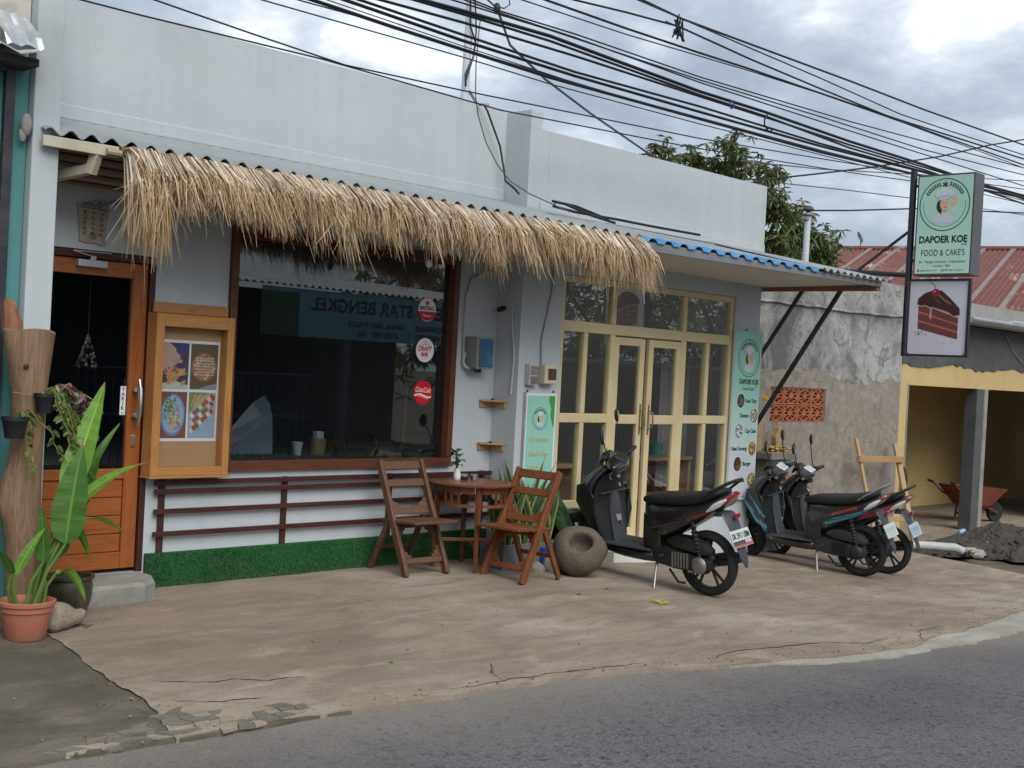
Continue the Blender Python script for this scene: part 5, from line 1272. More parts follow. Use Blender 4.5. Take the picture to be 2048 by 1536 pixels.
# ================================================================== SCOOTERS  (local: x forward, y left, z up, rear axle above x = 0)
M_tyre = simple('tyre_rubber', (.016, .016, .017), .85, .2, 12, bmp=.25, bscale=60)
M_rim = simple('satin_black_rim', (.02, .02, .022), .35, .1, 6)
M_case = simple('engine_black', (.014, .0145, .016), .5, .2, 10)
M_alloy = simple('dull_alloy', (.30, .29, .27), .45, .2, 14, metal=.8)
M_seat = simple('black_seat_vinyl', (.010, .010, .011), .55, .12, 8, bmp=.15, bscale=120)
M_gp = simple('grey_scooter_plastic', (.036, .039, .045), .55, .1, 8)
M_redl = simple('red_lens', (.30, .008, .012), .12, .1, 6, coat=.8)
M_clr = simple('clear_lens', (.55, .53, .50), .12, .15, 8, coat=.8)
M_mir = simple('mirror_glass', (.80, .82, .84), .03, .02, 3, metal=1.0)
def paint(name, base, decal=None, mode=0):
    if name in MATS: return MATS[name]
    m, nt, b, out = new_mat(name); v = coords(nt)
    n = noise(nt, v, 5, 4)
    col = rampn(nt, n, [(.3, tuple(k * .9 for k in base)), (.7, tuple(k * 1.15 for k in base))])
    if decal:
        sp = nt.nodes.new('ShaderNodeSeparateXYZ'); nt.links.new(v, sp.inputs[0])
        w = noise(nt, coords(nt, 'Object', (1, .3, 1)), 3.0, 3, .5, 1.2)
        # slanting swooshes along the tail and the lower edge of the leg shield
        t1 = mathn(nt, 'SUBTRACT', sp.outputs['Z'], mathn(nt, 'MULTIPLY', sp.outputs['X'], -.36))
        s1 = mathn(nt, 'SINE', mathn(nt, 'ADD', mathn(nt, 'MULTIPLY', t1, 58), mathn(nt, 'MULTIPLY', w, 4)))
        m1 = mathn(nt, 'MULTIPLY', mathn(nt, 'GREATER_THAN', s1, .15), mathn(nt, 'LESS_THAN', mathn(nt, 'ABSOLUTE', mathn(nt, 'SUBTRACT', t1, .655)), .055))
        m1 = mathn(nt, 'MULTIPLY', m1, mathn(nt, 'LESS_THAN', sp.outputs['X'], .34))
        t2 = mathn(nt, 'ADD', sp.outputs['Z'], mathn(nt, 'MULTIPLY', sp.outputs['X'], -1.15))
        s2 = mathn(nt, 'SINE', mathn(nt, 'ADD', mathn(nt, 'MULTIPLY', t2, 30), mathn(nt, 'MULTIPLY', w, 9)))
        m2 = mathn(nt, 'MULTIPLY', mathn(nt, 'GREATER_THAN', s2, .0), mathn(nt, 'GREATER_THAN', sp.outputs['X'], .90))
        m2 = mathn(nt, 'MULTIPLY', m2, mathn(nt, 'LESS_THAN', mathn(nt, 'ABSOLUTE', mathn(nt, 'ADD', t2, .665)), .13))
        f = mathn(nt, 'MAXIMUM', m1, m2) if mode == 1 else m1
        if mode == 2:
            f = mathn(nt, 'MULTIPLY', mathn(nt, 'LESS_THAN', mathn(nt, 'ABSOLUTE', mathn(nt, 'SUBTRACT', t1, .66)), .014), mathn(nt, 'LESS_THAN', mathn(nt, 'ABSOLUTE', mathn(nt, 'SUBTRACT', sp.outputs['X'], .02)), .085))
        if mode == 3:
            f = mathn(nt, 'MULTIPLY', mathn(nt, 'LESS_THAN', mathn(nt, 'ABSOLUTE', mathn(nt, 'SUBTRACT', t1, .69)), .03), mathn(nt, 'LESS_THAN', sp.outputs['X'], .25))
        col = mixc(nt, f, col, decal)
        if mode == 1:
            m4 = mathn(nt, 'MULTIPLY', mathn(nt, 'LESS_THAN', mathn(nt, 'ABSOLUTE', mathn(nt, 'SUBTRACT', t1, .715)), .012), mathn(nt, 'LESS_THAN', mathn(nt, 'ABSOLUTE', mathn(nt, 'SUBTRACT', sp.outputs['X'], .12)), .13))
            col = mixc(nt, m4, col, (.30, .03, .025))
    nt.links.new(col, b.inputs['Base Color'])
    b.inputs['Roughness'].default_value = .32; b.inputs['Coat Weight'].default_value = .8; b.inputs['Coat Roughness'].default_value = .06
    MATS[name] = m; return m
def sec_x(x, zc, h, w, n=18, p=2.6, flat=0.0):
    out = []
    for k in range(n):
        t = 2 * math.pi * k / n; c, s = math.cos(t), math.sin(t)
        out.append((x, w * math.copysign(abs(c) ** (2 / p), c), zc + h * math.copysign(abs(s) ** (2 / p), s) * (1 - flat * (s > 0))))
    return out
def sec_z(z, xr, xf, w, n=20):
    # plan section of the front apron: flat at the rear, pointed nose in front
    out = []
    for k in range(n):
        t = 2 * math.pi * k / n; c, s = math.cos(t), math.sin(t)
        u = (c + 1) / 2; x = xr + (xf - xr) * u
        y = w * math.copysign(abs(s) ** .75, s) * (1 - .55 * u ** 2.2) if abs(s) > 1e-6 else 0
        out.append((x, y, z))
    return out
RW = .262; WB = 1.25
def wheel(root, x, name, spokes=5, wdt=.042):
    w = MB(); prof = []
    for k in range(13):
        t = -1.9 + 3.8 * k / 12; prof.append((RW - .042 + .042 * math.cos(t) * 1.0, wdt * math.sin(t)))
    Mx = Matrix.Translation((x, 0, RW)) @ Matrix.Rotation(R(90), 4, 'X')
    w.lathe([(RW - .058, -wdt * .9)] + prof + [(RW - .058, wdt * .9)], 44, Mx, caps=False)
    o = w.build(name, M_tyre, root, smooth=True)
    r = MB(); r.lathe([(RW - .048, -.036), (RW - .058, -.036), (RW - .066, -.020), (RW - .072, -.018), (RW - .072, .018), (RW - .066, .020), (RW - .058, .036), (RW - .048, .036)], 44, Mx, caps=False)
    r.build('rim', M_rim, o, smooth=True)
    for k in range(spokes):
        t = 2 * math.pi * k / spokes + .3
        s_ = MB()
        for d in (-.16, .16):
            a, b = (.045, t), (RW - .066, t + d)
            s_.beam((x + a[0] * math.cos(a[1]), 0, RW + a[0] * math.sin(a[1])), (x + b[0] * math.cos(b[1]), 0, RW + b[0] * math.sin(b[1])), .022, .013, (0, 1, 0))
        s_.build('spoke', M_rim, o, bevel=.003)
    MB().lathe([(.052, -.04), (.056, -.03), (.056, .03), (.052, .04)], 20, Mx).build('hub', M_case, o, smooth=True)
    return o
def scooter(label, loc, heading, P, lean=-7, steer=0, sc=1.0):
    t = local_thing('parked_scooter', label, 'scooter', loc, 0, 'scooters parked before the cafe', rot=(R(lean), 0, heading))
    t.scale = (sc, sc, sc)
    PT, PT2 = P['paint'], P.get('paint2', M_gp)
    def frontw(q): q.x += .06 * max(0, min(1, (q.x - .60) / .2)); q.y *= 1.14 if abs(q.y) < .24 else 1.0; return q
    def tailw(q):
        if q.x < 0:
            f = min(1, -q.x / .4); q.x *= .64
            if q.z > .6: q.z += .055 * f
        return frontw(q)
    A_ = Vector((.93, 0, .98)); AX = Matrix.Translation(A_) @ Matrix.Rotation(R(steer), 4, Vector((-.40, 0, .916))) @ Matrix.Translation(-A_)
    def steerw(q): q.x += .06 * max(0, min(1, (q.x - .60) / .2)); return AX @ q
    wheel(t, 0, 'rear_wheel', wdt=.048)
    HOOK[0] = steerw
    wheel(t, WB, 'front_wheel')
    HOOK[0] = tailw
    # tail body
    m = MB(); m.loft([sec_x(*a) for a in [(.57, .57, .14, .080), (.51, .56, .175, .112), (.40, .565, .175, .138), (.26, .60, .148, .152), (.10, .655, .105, .152), (-.08, .705, .075, .135), (-.24, .748, .050, .102), (-.36, .782, .026, .062), (-.41, .80, .010, .03)]])
    m.build('tail_body', PT, t, smooth=True, sub=1)
    m = MB(); m.loft([[(x, y * 1.0, z) for x, y, z in q] for q in ([(.46 + i, j, .27) for i, j in ((-.10, -.10), (.09, -.10), (.11, -.05), (.11, .05), (.09, .10), (-.10, .10))], [(.50 + i, j, .42) for i, j in ((-.12, -.12), (.05, -.115), (.075, -.06), (.075, .06), (.05, .115), (-.12, .12))], [(.49 + i, j, .62) for i, j in ((-.12, -.12), (.06, -.10), (.085, -.05), (.085, .05), (.06, .10), (-.12, .12))])])
    m.build('under_seat_panel', PT2 if P.get('greyleg') else PT, t, smooth=True, bevel=.01)
    # seat
    m = MB(); m.loft([sec_x(*a, 18, 3.0) for a in [(.60, .715, .018, .045), (.57, .725, .035, .085), (.46, .742, .047, .118), (.28, .752, .05, .138), (.12, .765, .052, .142), (.02, .785, .052, .140), (-.12, .805, .045, .122), (-.22, .815, .032, .10), (-.27, .815, .016, .07)]])
    m.build('seat', M_seat, t, smooth=True, sub=1)
    for s in (-1, 1):
        MB().tube([(.50, s * .118, .50), (.34, s * .146, .545), (.16, s * .155, .60), (-.02, s * .148, .655)], [.004, .006, .006, .003], 6).build('side_trim', M_gp, t, smooth=True)
        MB().lathe([(.007, 0), (.007, .006)], 8, Matrix.Translation((.30, s * .150, .50)) @ Matrix.Rotation(R(-90 * s), 4, 'X')).build('panel_screw', M_alloy, t)
    # grab rail
    MB().tube([(-.02, .135, .79), (-.18, .135, .835), (-.33, .085, .875), (-.42, .05, .895), (-.42, -.05, .895), (-.33, -.085, .875), (-.18, -.135, .835), (-.02, -.135, .79)], [.010, .013, .016, .014, .014, .016, .013, .010], 8).build('grab_rail', P.get('rail', M_blackp), t, smooth=True)
    # tail light and indicators
    m = MB(); m.loft([sec_x(*a, 14, 2.2) for a in [(-.22, .725, .030, .110), (-.30, .752, .034, .086), (-.365, .775, .027, .066), (-.415, .79, .012, .035)]])
    m.build('tail_light', M_redl, t, smooth=True)
    for s in (-1, 1):
        m = MB(); m.loft([[(x, s * y, z + dz) for dz, y in ((-h, w), (0, w + .012), (h, w - .004), (0, w - .02))] for x, z, h, w in [(-.12, .69, .010, .128), (-.20, .715, .026, .118), (-.28, .735, .024, .098), (-.34, .755, .010, .08)]])
        m.build('indicator', M_clr, t, smooth=True)
    # rear mudguard tail with plate
    m = MB(); m.loft([[(x, s * w, z + dz) for s, dz in ((-1, 0), (-.55, .018), (.55, .018), (1, 0), (.9, -.012), (-.9, -.012))] for x, z, w in [(-.16, .65, .085), (-.28, .64, .082), (-.37, .585, .075), (-.42, .50, .062), (-.465, .42, .055), (-.52, .335, .040), (-.545, .285, .016)]])
    m.build('rear_mudguard', P.get('flap', M_gp), t, smooth=True)
    HOOK[0] = None
    pd = Vector((.12, 0, .26)).normalized(); po = Vector((-.325, .135, .44))
    f = Frame(po, (0, -1, 0), pd)
    c4 = [f.at(0, 0), f.at(.27, 0), f.at(.27, .135), f.at(0, .135)]
    pl_ = MB(); pl_.prism([c + f.n * .003 for c in c4], f.n * -.006); po_ = pl_.build('number_plate', P['platemat'], t)
    a = Art(f, .0012); a.st = .0012
    fr2 = lambda k: k
    a.fr = Frame(po + f.n * .0035, (0, -1, 0), pd)
    a.rect(.004, .004, .266, .131, P['plate_bg'], .5)
    if P.get('plate'):
        a.rect(.004, .004, .266, .050, (.05, .05, .055), 1); a.rect(.17, .022, .25, .046, (.55, .55, .55), 2); a.text('10-27', .21, .026, .022, INK, 3, width=.06); a.rect(.004, .004, .266, .018, (.45, .05, .06), 2)
        a.text(P['plate'], .135, .066, .066, INK, 3, bold=.0012, width=.235)
    else:
        fr3 = random.Random(3)
        for q in range(9): a.line([(.03 + q * .024, .05), (.03 + q * .024 + fr3.uniform(-.004, .008), .10)], .005, P['plate_ink'], 2)
        for q in range(7): a.line([(.06 + q * .022, .02), (.07 + q * .022, .036)], .004, P['plate_ink'], 2)
    a.build('print', po_)
    HOOK[0] = tailw
    MB().box(-.425, -.390, -.03, .03, .60, .635).build('rear_reflector', M_redl, t, bevel=.004)
    # floorboard and lower cowl
    m = MB(); m.loft([sec_x(*a, 16, 3.4) for a in [(.40, .265, .05, .10), (.52, .27, .055, .135), (.70, .275, .05, .145), (.86, .30, .055, .135), (.98, .33, .05, .09)]])
    m.build('floor_cowl', PT, t, smooth=True, sub=1)
    m = MB(); m.hexa([(.47, -.145, .318), (.90, -.15, .325), (.90, .15, .325), (.47, .145, .318)], [(.47, -.14, .335), (.90, -.145, .345), (.90, .145, .345), (.47, .14, .335)])
    m.build('footboard', M_gp, t, bevel=.006)
    # front apron (nose) and inner leg shield
    m = MB(); m.loft([sec_z(*a) for a in [(.24, .86, .95, .07), (.34, .87, 1.0, .12), (.46, .895, 1.07, .165), (.58, .92, 1.14, .195), (.69, .935, 1.20, .212), (.77, .93, 1.20, .205), (.85, .90, 1.14, .168), (.93, .86, 1.03, .12), (.975, .84, .95, .075)]])
    m.build('front_apron', PT, t, smooth=True, sub=1)
    for s in (-1, 1):     # angular outer wings of the apron
        m = MB(); q4 = [(.885, .150, .40), (1.00, .150, .46), (1.12, .165, .66), (1.10, .178, .80), (.985, .205, .84), (.905, .222, .72), (.885, .205, .56)]
        m.prism([(x, s * y, z) for x, y, z in q4], (0, s * .022, 0)); m.build('apron_wing', P.get('wing', PT), t, bevel=.009, seg=3)
        m = MB(); m.prism([(x, s * y, z) for x, y, z in [(1.02, .168, .715), (1.15, .125, .775), (1.165, .105, .735), (1.05, .165, .675)]], (0, s * .014, 0)); m.build('headlight', M_clr, t, bevel=.006)
    m = MB(); rows = []
    for z, x, w in [(.33, .85, .13), (.46, .885, .165), (.60, .910, .19), (.72, .922, .195), (.82, .902, .17), (.90, .862, .12)]:
        rows.append([(x + .008, -w, z), (x - .018, -w * .55, z), (x - .035, -w * .2, z), (x - .035, w * .2, z), (x - .018, w * .55, z), (x + .008, w, z), (x + .03, w * .5, z), (x + .03, -w * .5, z)])
    m.loft(rows); m.build('leg_shield', M_blackp if not P.get('greyleg') else PT2, t, smooth=True)
    m = MB(); m.loft([[(x + i * .02, j * w, z) for i, j in ((-1, -.8), (-1.2, 0), (-1, .8), (0, 1), (1, .9), (1, -.9), (0, -1))] for z, x, w in [(.335, .81, .075), (.45, .845, .066), (.60, .872, .06), (.70, .882, .052), (.75, .89, .03)]])
    cpn = m.build('centre_panel', M_gp, t, smooth=True)
    MB().box(.865, .885, -.16, .16, .735, .748).build('pocket_bar', M_gp, t, bevel=.004)
    MB().lathe([(.012, 0), (.012, .022)], 10, Matrix.Translation((.87, -.085, .80)) @ Matrix.Rotation(R(-90), 4, 'Y')).build('key_lock', M_chrome, t)
    MB().tube([(.87, .0, .82), (.825, 0, .815), (.815, 0, .79)], .006, 6).build('bag_hook', M_chrome, t, smooth=True)
    # fork and front mudguard
    HOOK[0] = steerw
    for s in (-1, 1): MB().tube([(WB, s * .062, RW), (WB - .05, s * .062, .42), (WB - .12, s * .062, .62)], [.020, .021, .016], 10).build('fork_leg', M_case, t, smooth=True)
    m = MB(); secs = []
    for k in range(12):
        an = R(12) + R(128) * k / 11; rr = RW + .028; cxx, czz = WB + rr * math.cos(an), RW + rr * math.sin(an)
        wv = .058 * (1 - .35 * (k == 0)); rad = Vector((math.cos(an), 0, math.sin(an)))
        secs.append([Vector((cxx, y, czz)) + rad * q for y, q in ((-wv, -.045), (-wv * .9, 0), (-wv * .4, .018), (wv * .4, .018), (wv * .9, 0), (wv, -.045), (wv * .85, -.045), (0, .006), (-wv * .85, -.045))])
    m.loft(secs); m.build('front_mudguard', P.get('mud', PT), t, smooth=True)
    # brake disc, brake hose
    MB().loft([sec_x(*a, 14, 3) for a in [(.90, .40, .12, .10), (.99, .46, .12, .095), (1.05, .56, .09, .08)]]).build('inner_fender', M_blackp, t, smooth=True)
    MB().lathe([(.062, -.002), (.105, -.002), (.105, .002), (.062, .002)], 28, Matrix.Translation((WB, .052, RW)) @ Matrix.Rotation(R(90), 4, 'X')).build('brake_disc', M_alloy, t, smooth=True)
    MB().box(WB - .10, WB - .04, .05, .085, RW + .04, RW + .12).build('brake_caliper', M_case, t, bevel=.008)
    MB().tube([(WB - .07, .07, RW + .12), (WB - .06, .09, .5), (WB - .16, .10, .66), (.98, .06, .80), (.90, .05, .93)], .005, 6).build('brake_hose', M_blackp, t, smooth=True)
    # handlebar assembly
    hb = MB(); rows = []
    for y, h, d in [(-.21, .022, .024), (-.16, .042, .05), (-.09, .062, .085), (0, .072, .105), (.09, .062, .085), (.16, .042, .05), (.21, .022, .024)]:
        rows.append([(.835 + d * math.cos(q) + .02 * math.cos(y * 7), y, .985 + h * math.sin(q) + .012 * math.cos(q)) for q in [2 * math.pi * k / 14 for k in range(14)]])
    hbo = hb.loft(rows).build('handlebar_cover', PT, t, smooth=True, sub=1)
    m = MB(); m.hexa([(.770, -.075, 1.0), (.770, .075, 1.0), (.85, .085, 1.052), (.85, -.085, 1.052)], [(.765, -.07, 1.012), (.765, .07, 1.012), (.845, .08, 1.064), (.845, -.08, 1.064)]); m.build('dashboard', P.get('dash', M_case), hbo, bevel=.006)
    m = MB(); m.loft([[(.835, y, z) for y, z in ((-.11, 1.02), (0, 1.06), (.11, 1.02), (0, 1.0))], [(.90, y, z) for y, z in ((-.09, 1.05), (0, 1.10), (.09, 1.05), (0, 1.02))], [(.965, y, z) for y, z in ((-.06, 1.03), (0, 1.075), (.06, 1.03), (0, .99))], [(1.0, y, z) for y, z in ((-.03, .985), (0, 1.0), (.03, .985), (0, .96))]]); m.build('visor', P.get('visor', PT), t, bevel=.008, seg=2)
    MB().tube([(.83, 0, .88), (.84, 0, .96)], .055, 12).build('steering_neck', M_blackp, t, smooth=True)
    for s in (-1, 1):
        MB().tube([(.82, s * .19, .985), (.80, s * .235, .99), (.775, s * .355, .995)], [.014, .019, .0185], 10).build('grip', M_seat, t, smooth=True)
        MB().tube([(.773, s * .355, .995), (.770, s * .37, .995)], .013, 8).build('bar_end', M_chrome, t, smooth=True)
        MB().box(.785, .835, s * .235 - .028, s * .235 + .028, .968, 1.012).build('switch_box', M_blackp, t, bevel=.008)
        MB().tube([(.835, s * .20, .975), (.86, s * .24, .968), (.84, s * .34, .968), (.825, s * .37, .97)], [.008, .007, .005, .005], 6).build('brake_lever', M_chrome, t, smooth=True)
        MB().tube([(.84, s * .21, .975), (.90, s * .19, .93), (.92, s * .10, .90), (.90, s * .03, .90)], .0045, 6).build('control_cable', M_blackp, t, smooth=True)
        tip = Vector((.875, s * .30, 1.255))
        MB().tube([(.835, s * .225, 1.0), (.86, s * .25, 1.09), tip + Vector((0.005, -s * .02, -.01))], [.006, .0055, .005], 7).build('mirror_stalk', M_blackp, t, smooth=True)
        mm = MB(); qm = Matrix.Rotation(R(12) * s, 3, 'X'); mm.ellipsoid(tip + Vector((.008, 0, .045)), (.018, .040, .062), 16, 10, qm.to_3x3()); mo_ = mm.build('mirror', M_blackp, t, smooth=True)
        mm = MB(); c0 = tip + Vector((-.0105, 0, .045)); mm.poly([c0 + qm @ Vector((0, .033 * math.cos(q), .053 * math.sin(q))) for q in [2 * math.pi * k / 20 for k in range(20)]]); mm.build('mirror_glass', M_mir, mo_, fix=False)
    # engine, transmission case, airbox, shock
    HOOK[0] = None
    m = MB(); m.loft([[(x, .075 + w * (1 if i > 0 else 0) * .9, z + h * j) for i, j in ((0, -1), (1, -.75), (1.2, 0), (1, .75), (0, 1))] for x, z, h, w in [(.46, .30, .035, .05), (.40, .295, .085, .07), (.25, .285, .095, .075), (.12, .275, .085, .07), (.02, .262, .085, .065), (-.04, .262, .07, .055), (-.085, .262, .03, .04)]])
    cv = m.build('transmission_case', P.get('cvt', M_case), t, smooth=True)
    MB().lathe([(.062, 0), (.07, .012), (.052, .03), (.02, .036)], 18, Matrix.Translation((.0, .130, .262)) @ Matrix.Rotation(R(-90), 4, 'X')).build('hub_cover', P.get('hubm', M_alloy), cv, smooth=True)
    m = MB(); m.box(.05, .10, .13, .15, .20, .215); 
    for q in range(6): m.box(.10 + q * .028, .112 + q * .028, .138, .152, .225, .345)
    m.build('cooling_fins', P.get('hubm', M_alloy), cv)
    m = MB(); m.loft([sec_x(*a, 12, 3) for a in [(.42, .37, .04, .05), (.30, .385, .06, .07), (.12, .40, .055, .07), (.0, .42, .03, .06)]]); m.build('engine_block', M_case, t, smooth=True)
    m = MB(); m.loft([[(x, .06 + w * i, z + h * j) for i, j in ((0, -1), (1, -.8), (1.15, 0), (1, .8), (0, 1))] for x, z, h, w in [(.32, .42, .02, .05), (.24, .425, .055, .075), (.08, .415, .062, .08), (-.04, .39, .05, .07), (-.10, .37, .02, .05)]]); m.build('airbox', P.get('cvt', M_case), t, smooth=True)
    a_, b_ = Vector((-.005, .125, .30)), Vector((.075, .125, .61)); ps, rs_ = [], []
    for k in range(41): ps.append(a_.lerp(b_, k / 40)); rs_.append(.017 + .012 * (.5 + .5 * math.sin(k * 1.57)) if 8 < k < 34 else .015)
    MB().tube(ps, rs_, 10).build('rear_shock', P.get('spring', M_case), t, smooth=True)
    # exhaust on the right
    MB().tube([(.45, -.06, .20), (.34, -.10, .17), (.22, -.13, .20)], .016, 8).build('exhaust_pipe', M_alloy, t, smooth=True)
    m = MB(); m.loft([[(x, -.135 + .05 * math.cos(q), z + .052 * r_ * math.sin(q)) for q in [2 * math.pi * k / 14 for k in range(14)]] for x, z, r_ in [(.24, .205, .5), (.18, .22, 1), (-.10, .285, 1.1), (-.22, .31, .8)]]); m.build('muffler', M_case, t, smooth=True)
    # stands and pegs
    MB().tube([(.43, .10, .235), (.40, .17, .13), (.355, .255, .028)], [.013, .011, .010], 8).box(.335, .38, .235, .285, .018, .030).build('side_stand', P.get('stand', M_alloy), t, smooth=True)
    MB().tube([(.30, .11, .19), (.20, .13, .10), (.14, .13, .105)], .010, 7).build('centre_stand', M_case, t, smooth=True)
    MB().tube([(.34, .13, .30), (.33, .20, .31)], .011, 7).build('foot_peg', M_gp, t, smooth=True)
    if P.get('badge'):
        a = Art(Frame((.884, .03, .50), (0, -1, 0), (.22, 0, .975)), .001); a.rect(0, 0, .06, .05, (.35, .35, .36), 1)
        for q in range(4): a.line([(.006 + q * .014, .026), (.016 + q * .014, .045)], .005, (.06, .06, .06), 2); a.line([(.006 + q * .014, .006), (.016 + q * .014, .022)], .005, (.06, .06, .06), 2)
        a.poly([(.01, -.01), (.05, -.01), (.03, -.03)], (.02, .02, .02), 1); a.build('badge', cpn)
    return t
PLW = simple('plate_white_metal', (.50, .51, .50), .5, .06)
P1 = dict(paint=paint('black_paint_red_letters', (.006, .006, .007), (.20, .012, .010), 2), platemat=PLW, plate='DK 5911 UBM', plate_bg=(.50, .51, .50), badge=True, hubm=M_alloy)
P2 = dict(paint=paint('black_paint_cyan_swooshes', (.008, .009, .012), (.06, .30, .43), 1), platemat=PLW, plate=None, plate_bg=(.42, .46, .43), plate_ink=(.30, .36, .33), hubm=M_case, rail=simple('grey_rail_plastic', (.16, .165, .175), .5, .1), cvt=simple('charcoal_case', (.028, .03, .033), .5, .12), dash=M_clr, greyleg=False)
P3 = dict(paint=paint('black_paint_red_stripe', (.007, .007, .008), (.33, .03, .04), 3), platemat=PLW, plate=None, plate_bg=(.30, .38, .46), plate_ink=(.14, .19, .27), hubm=M_case, dash=M_clr)
scooter('black scooter with red and clear tail light parked next to the stone mortar', (8.85, 6.12, groundz(8.85, 6.12) + .002), R(92), P1, -6, 28, 1.05)
scooter('black scooter with cyan swooshes parked before the tall menu banner', (12.12, 6.50, groundz(12.12, 6.50) + .002), R(97), P2, -6, 10, 1.04)
scooter('black scooter with a red stripe, half hidden behind the cyan one', (12.78, 6.56, groundz(12.78, 6.56) + .002), R(98), P3, -6, 6, 1.03)
# ================================================================== LEFT NEIGHBOUR
nb = thing('teal_neighbour_building', 'teal painted building with a dark steel door frame at the left edge', 'building', (2.5, 7.6, 0))
M_teal = simple('teal_wall_paint', (.07, .23, .22), .8, .10, 2.5, bmp=.15, dirt=(.05, .15, .15), dscale=2, damt=.5)
MB().box(-6, 3.505, 7.60, 7.75, -.1, 3.40).build('front_wall', M_teal, nb)
MB().box(-6, 3.505, 7.62, 12, 3.401, 4.3).build('upper_wall', simple('stained_cream_wall', (.52, .50, .43), .85, .08, 2, dirt=(.12, .11, .09), dscale=6, damt=.5), nb)
m = MB()
for k in range(26):
    a, b = 2.0 + k * .057, 2.0 + (k + 1) * .057; za, zb = .018 * math.sin(k * 1.57), .018 * math.sin((k + 1) * 1.57)
    m.hexa([(a, 7.30, 3.38 + za), (b, 7.30, 3.38 + zb), (b, 7.62, 3.50 + zb), (a, 7.62, 3.50 + za)], [(a, 7.30, 3.388 + za), (b, 7.30, 3.388 + zb), (b, 7.62, 3.508 + zb), (a, 7.62, 3.508 + za)])
m.build('roof_sheet', M_fibre, nb)
MB().box(2.0, 3.47, 7.40, 7.60, 3.33, 3.375).build('roof_batten', M_under, nb)
fl = MB(); rows = []
for k in range(9):
    x = 3.24 + k * .028; rows.append([(x, 7.58 - .02 * hsh(k), 3.62 + .05 * hsh(k, 2)), (x, 7.50 - .05 * hsh(k, 3), 3.55 + .04 * hsh(k, 4)), (x, 7.40 - .03 * hsh(k, 5), 3.45 + .05 * hsh(k, 6)), (x, 7.33, 3.40 + .03 * hsh(k, 7))])
fl.loft(rows, False, False).build('crumpled_flashing', simple('silver_flashing', (.6, .62, .63), .35, .1, 9, metal=.7), nb, fix=False)
MB().box(3.345, 3.405, 7.555, 7.599, 0.0, 3.36).box(2.2, 3.3445, 7.555, 7.599, 3.30, 3.36).build('steel_door_frame', simple('dark_steel', (.02, .02, .03), .5, .2, 5, dirt=(.12, .09, .08), dscale=8, damt=.4), nb, bevel=.004)
MB().box(2.22, 3.31, 7.57, 7.598, 0.0, 3.28).build('door_panel', simple('dark_navy_panel', (.014, .016, .026), .6, .15), nb)
pm = MB(); pm.ellipsoid((3.47, 7.53, 3.0), (.035, .03, .07), 10, 8); pm.ellipsoid((3.455, 7.54, 2.94), (.025, .02, .05), 8, 6); pm.build('plaster_lump', M_step, nb, smooth=True)

# ================================================================== GREY SIDE WALL WITH VENT BLOCKS
def render_wall():
    m, nt, bs, out = new_mat('patchy_cement_render'); v = coords(nt, 'World')
    n1 = noise(nt, v, 1.1, 8, .65, .8); n2 = noise(nt, v, 5, 7, .7, 1.5); n3 = noise(nt, v, 40, 4, .7)
    grey = rampn(nt, n1, [(.38, (.13, .125, .12)), (.48, (.27, .265, .255)), (.60, (.42, .415, .40))])
    grey = mixc(nt, mathn(nt, 'MULTIPLY', rampn(nt, n2, [(.5, (0, 0, 0)), (.62, (1, 1, 1))]), .65), grey, (.09, .085, .08))
    tan = rampn(nt, n2, [(.35, (.20, .175, .14)), (.65, (.33, .295, .25))])
    sp = nt.nodes.new('ShaderNodeSeparateXYZ'); nt.links.new(v, sp.inputs[0])
    edge = mathn(nt, 'ADD', sp.outputs['Z'], mathn(nt, 'MULTIPLY', mathn(nt, 'SUBTRACT', noise(nt, coords(nt, 'World', (1, 1, .3)), 1.0, 7, .6), .5), 1.0))
    col = mixc(nt, mathn(nt, 'GREATER_THAN', edge, 1.78), tan, grey)
    col = mixc(nt, .6, col, rampn(nt, n3, [(.3, (.75,) * 3), (.7, (1.1,) * 3)]), 'MULTIPLY')
    nt.links.new(col, bs.inputs['Base Color']); bs.inputs['Roughness'].default_value = .92
    bump(nt, bs, mathn(nt, 'ADD', n2, n3), .5, .02); return m
GY = 8.30
M_rend = render_wall()
gw = thing('grey_boundary_wall', 'patchy grey rendered wall with orange vent blocks right of the cafe', 'wall', (14.2, GY, -.3))
wg = wall_grid([11.9, 13.05, 14.31, 16.28], [-.6, 1.215, 1.635, 3.10], [(13.05, 14.31, 1.215, 1.635)], GY, GY + .14)
wg.build('masonry', M_rend, gw)
m = MB(); sec = []
for k in range(30):
    x = 11.9 + 4.37 * k / 29; z = 2.63 + .02 * wob(x, 2) + .01 * (x - 12)
    sec.append([(x, GY - .001, z - .03), (x, GY - .03 - .01 * hsh(k), z - .012), (x, GY - .026, z + .012), (x, GY - .001, z + .02)])
m.loft(sec).build('plaster_ledge', M_rend, gw)
M_terra = simple('terracotta_block', (.36, .105, .045), .8, .14, 9, bmp=.2, dirt=(.30, .22, .16), dscale=7, damt=.4)
bwid, bhei = 1.26 / 4, .42 / 2
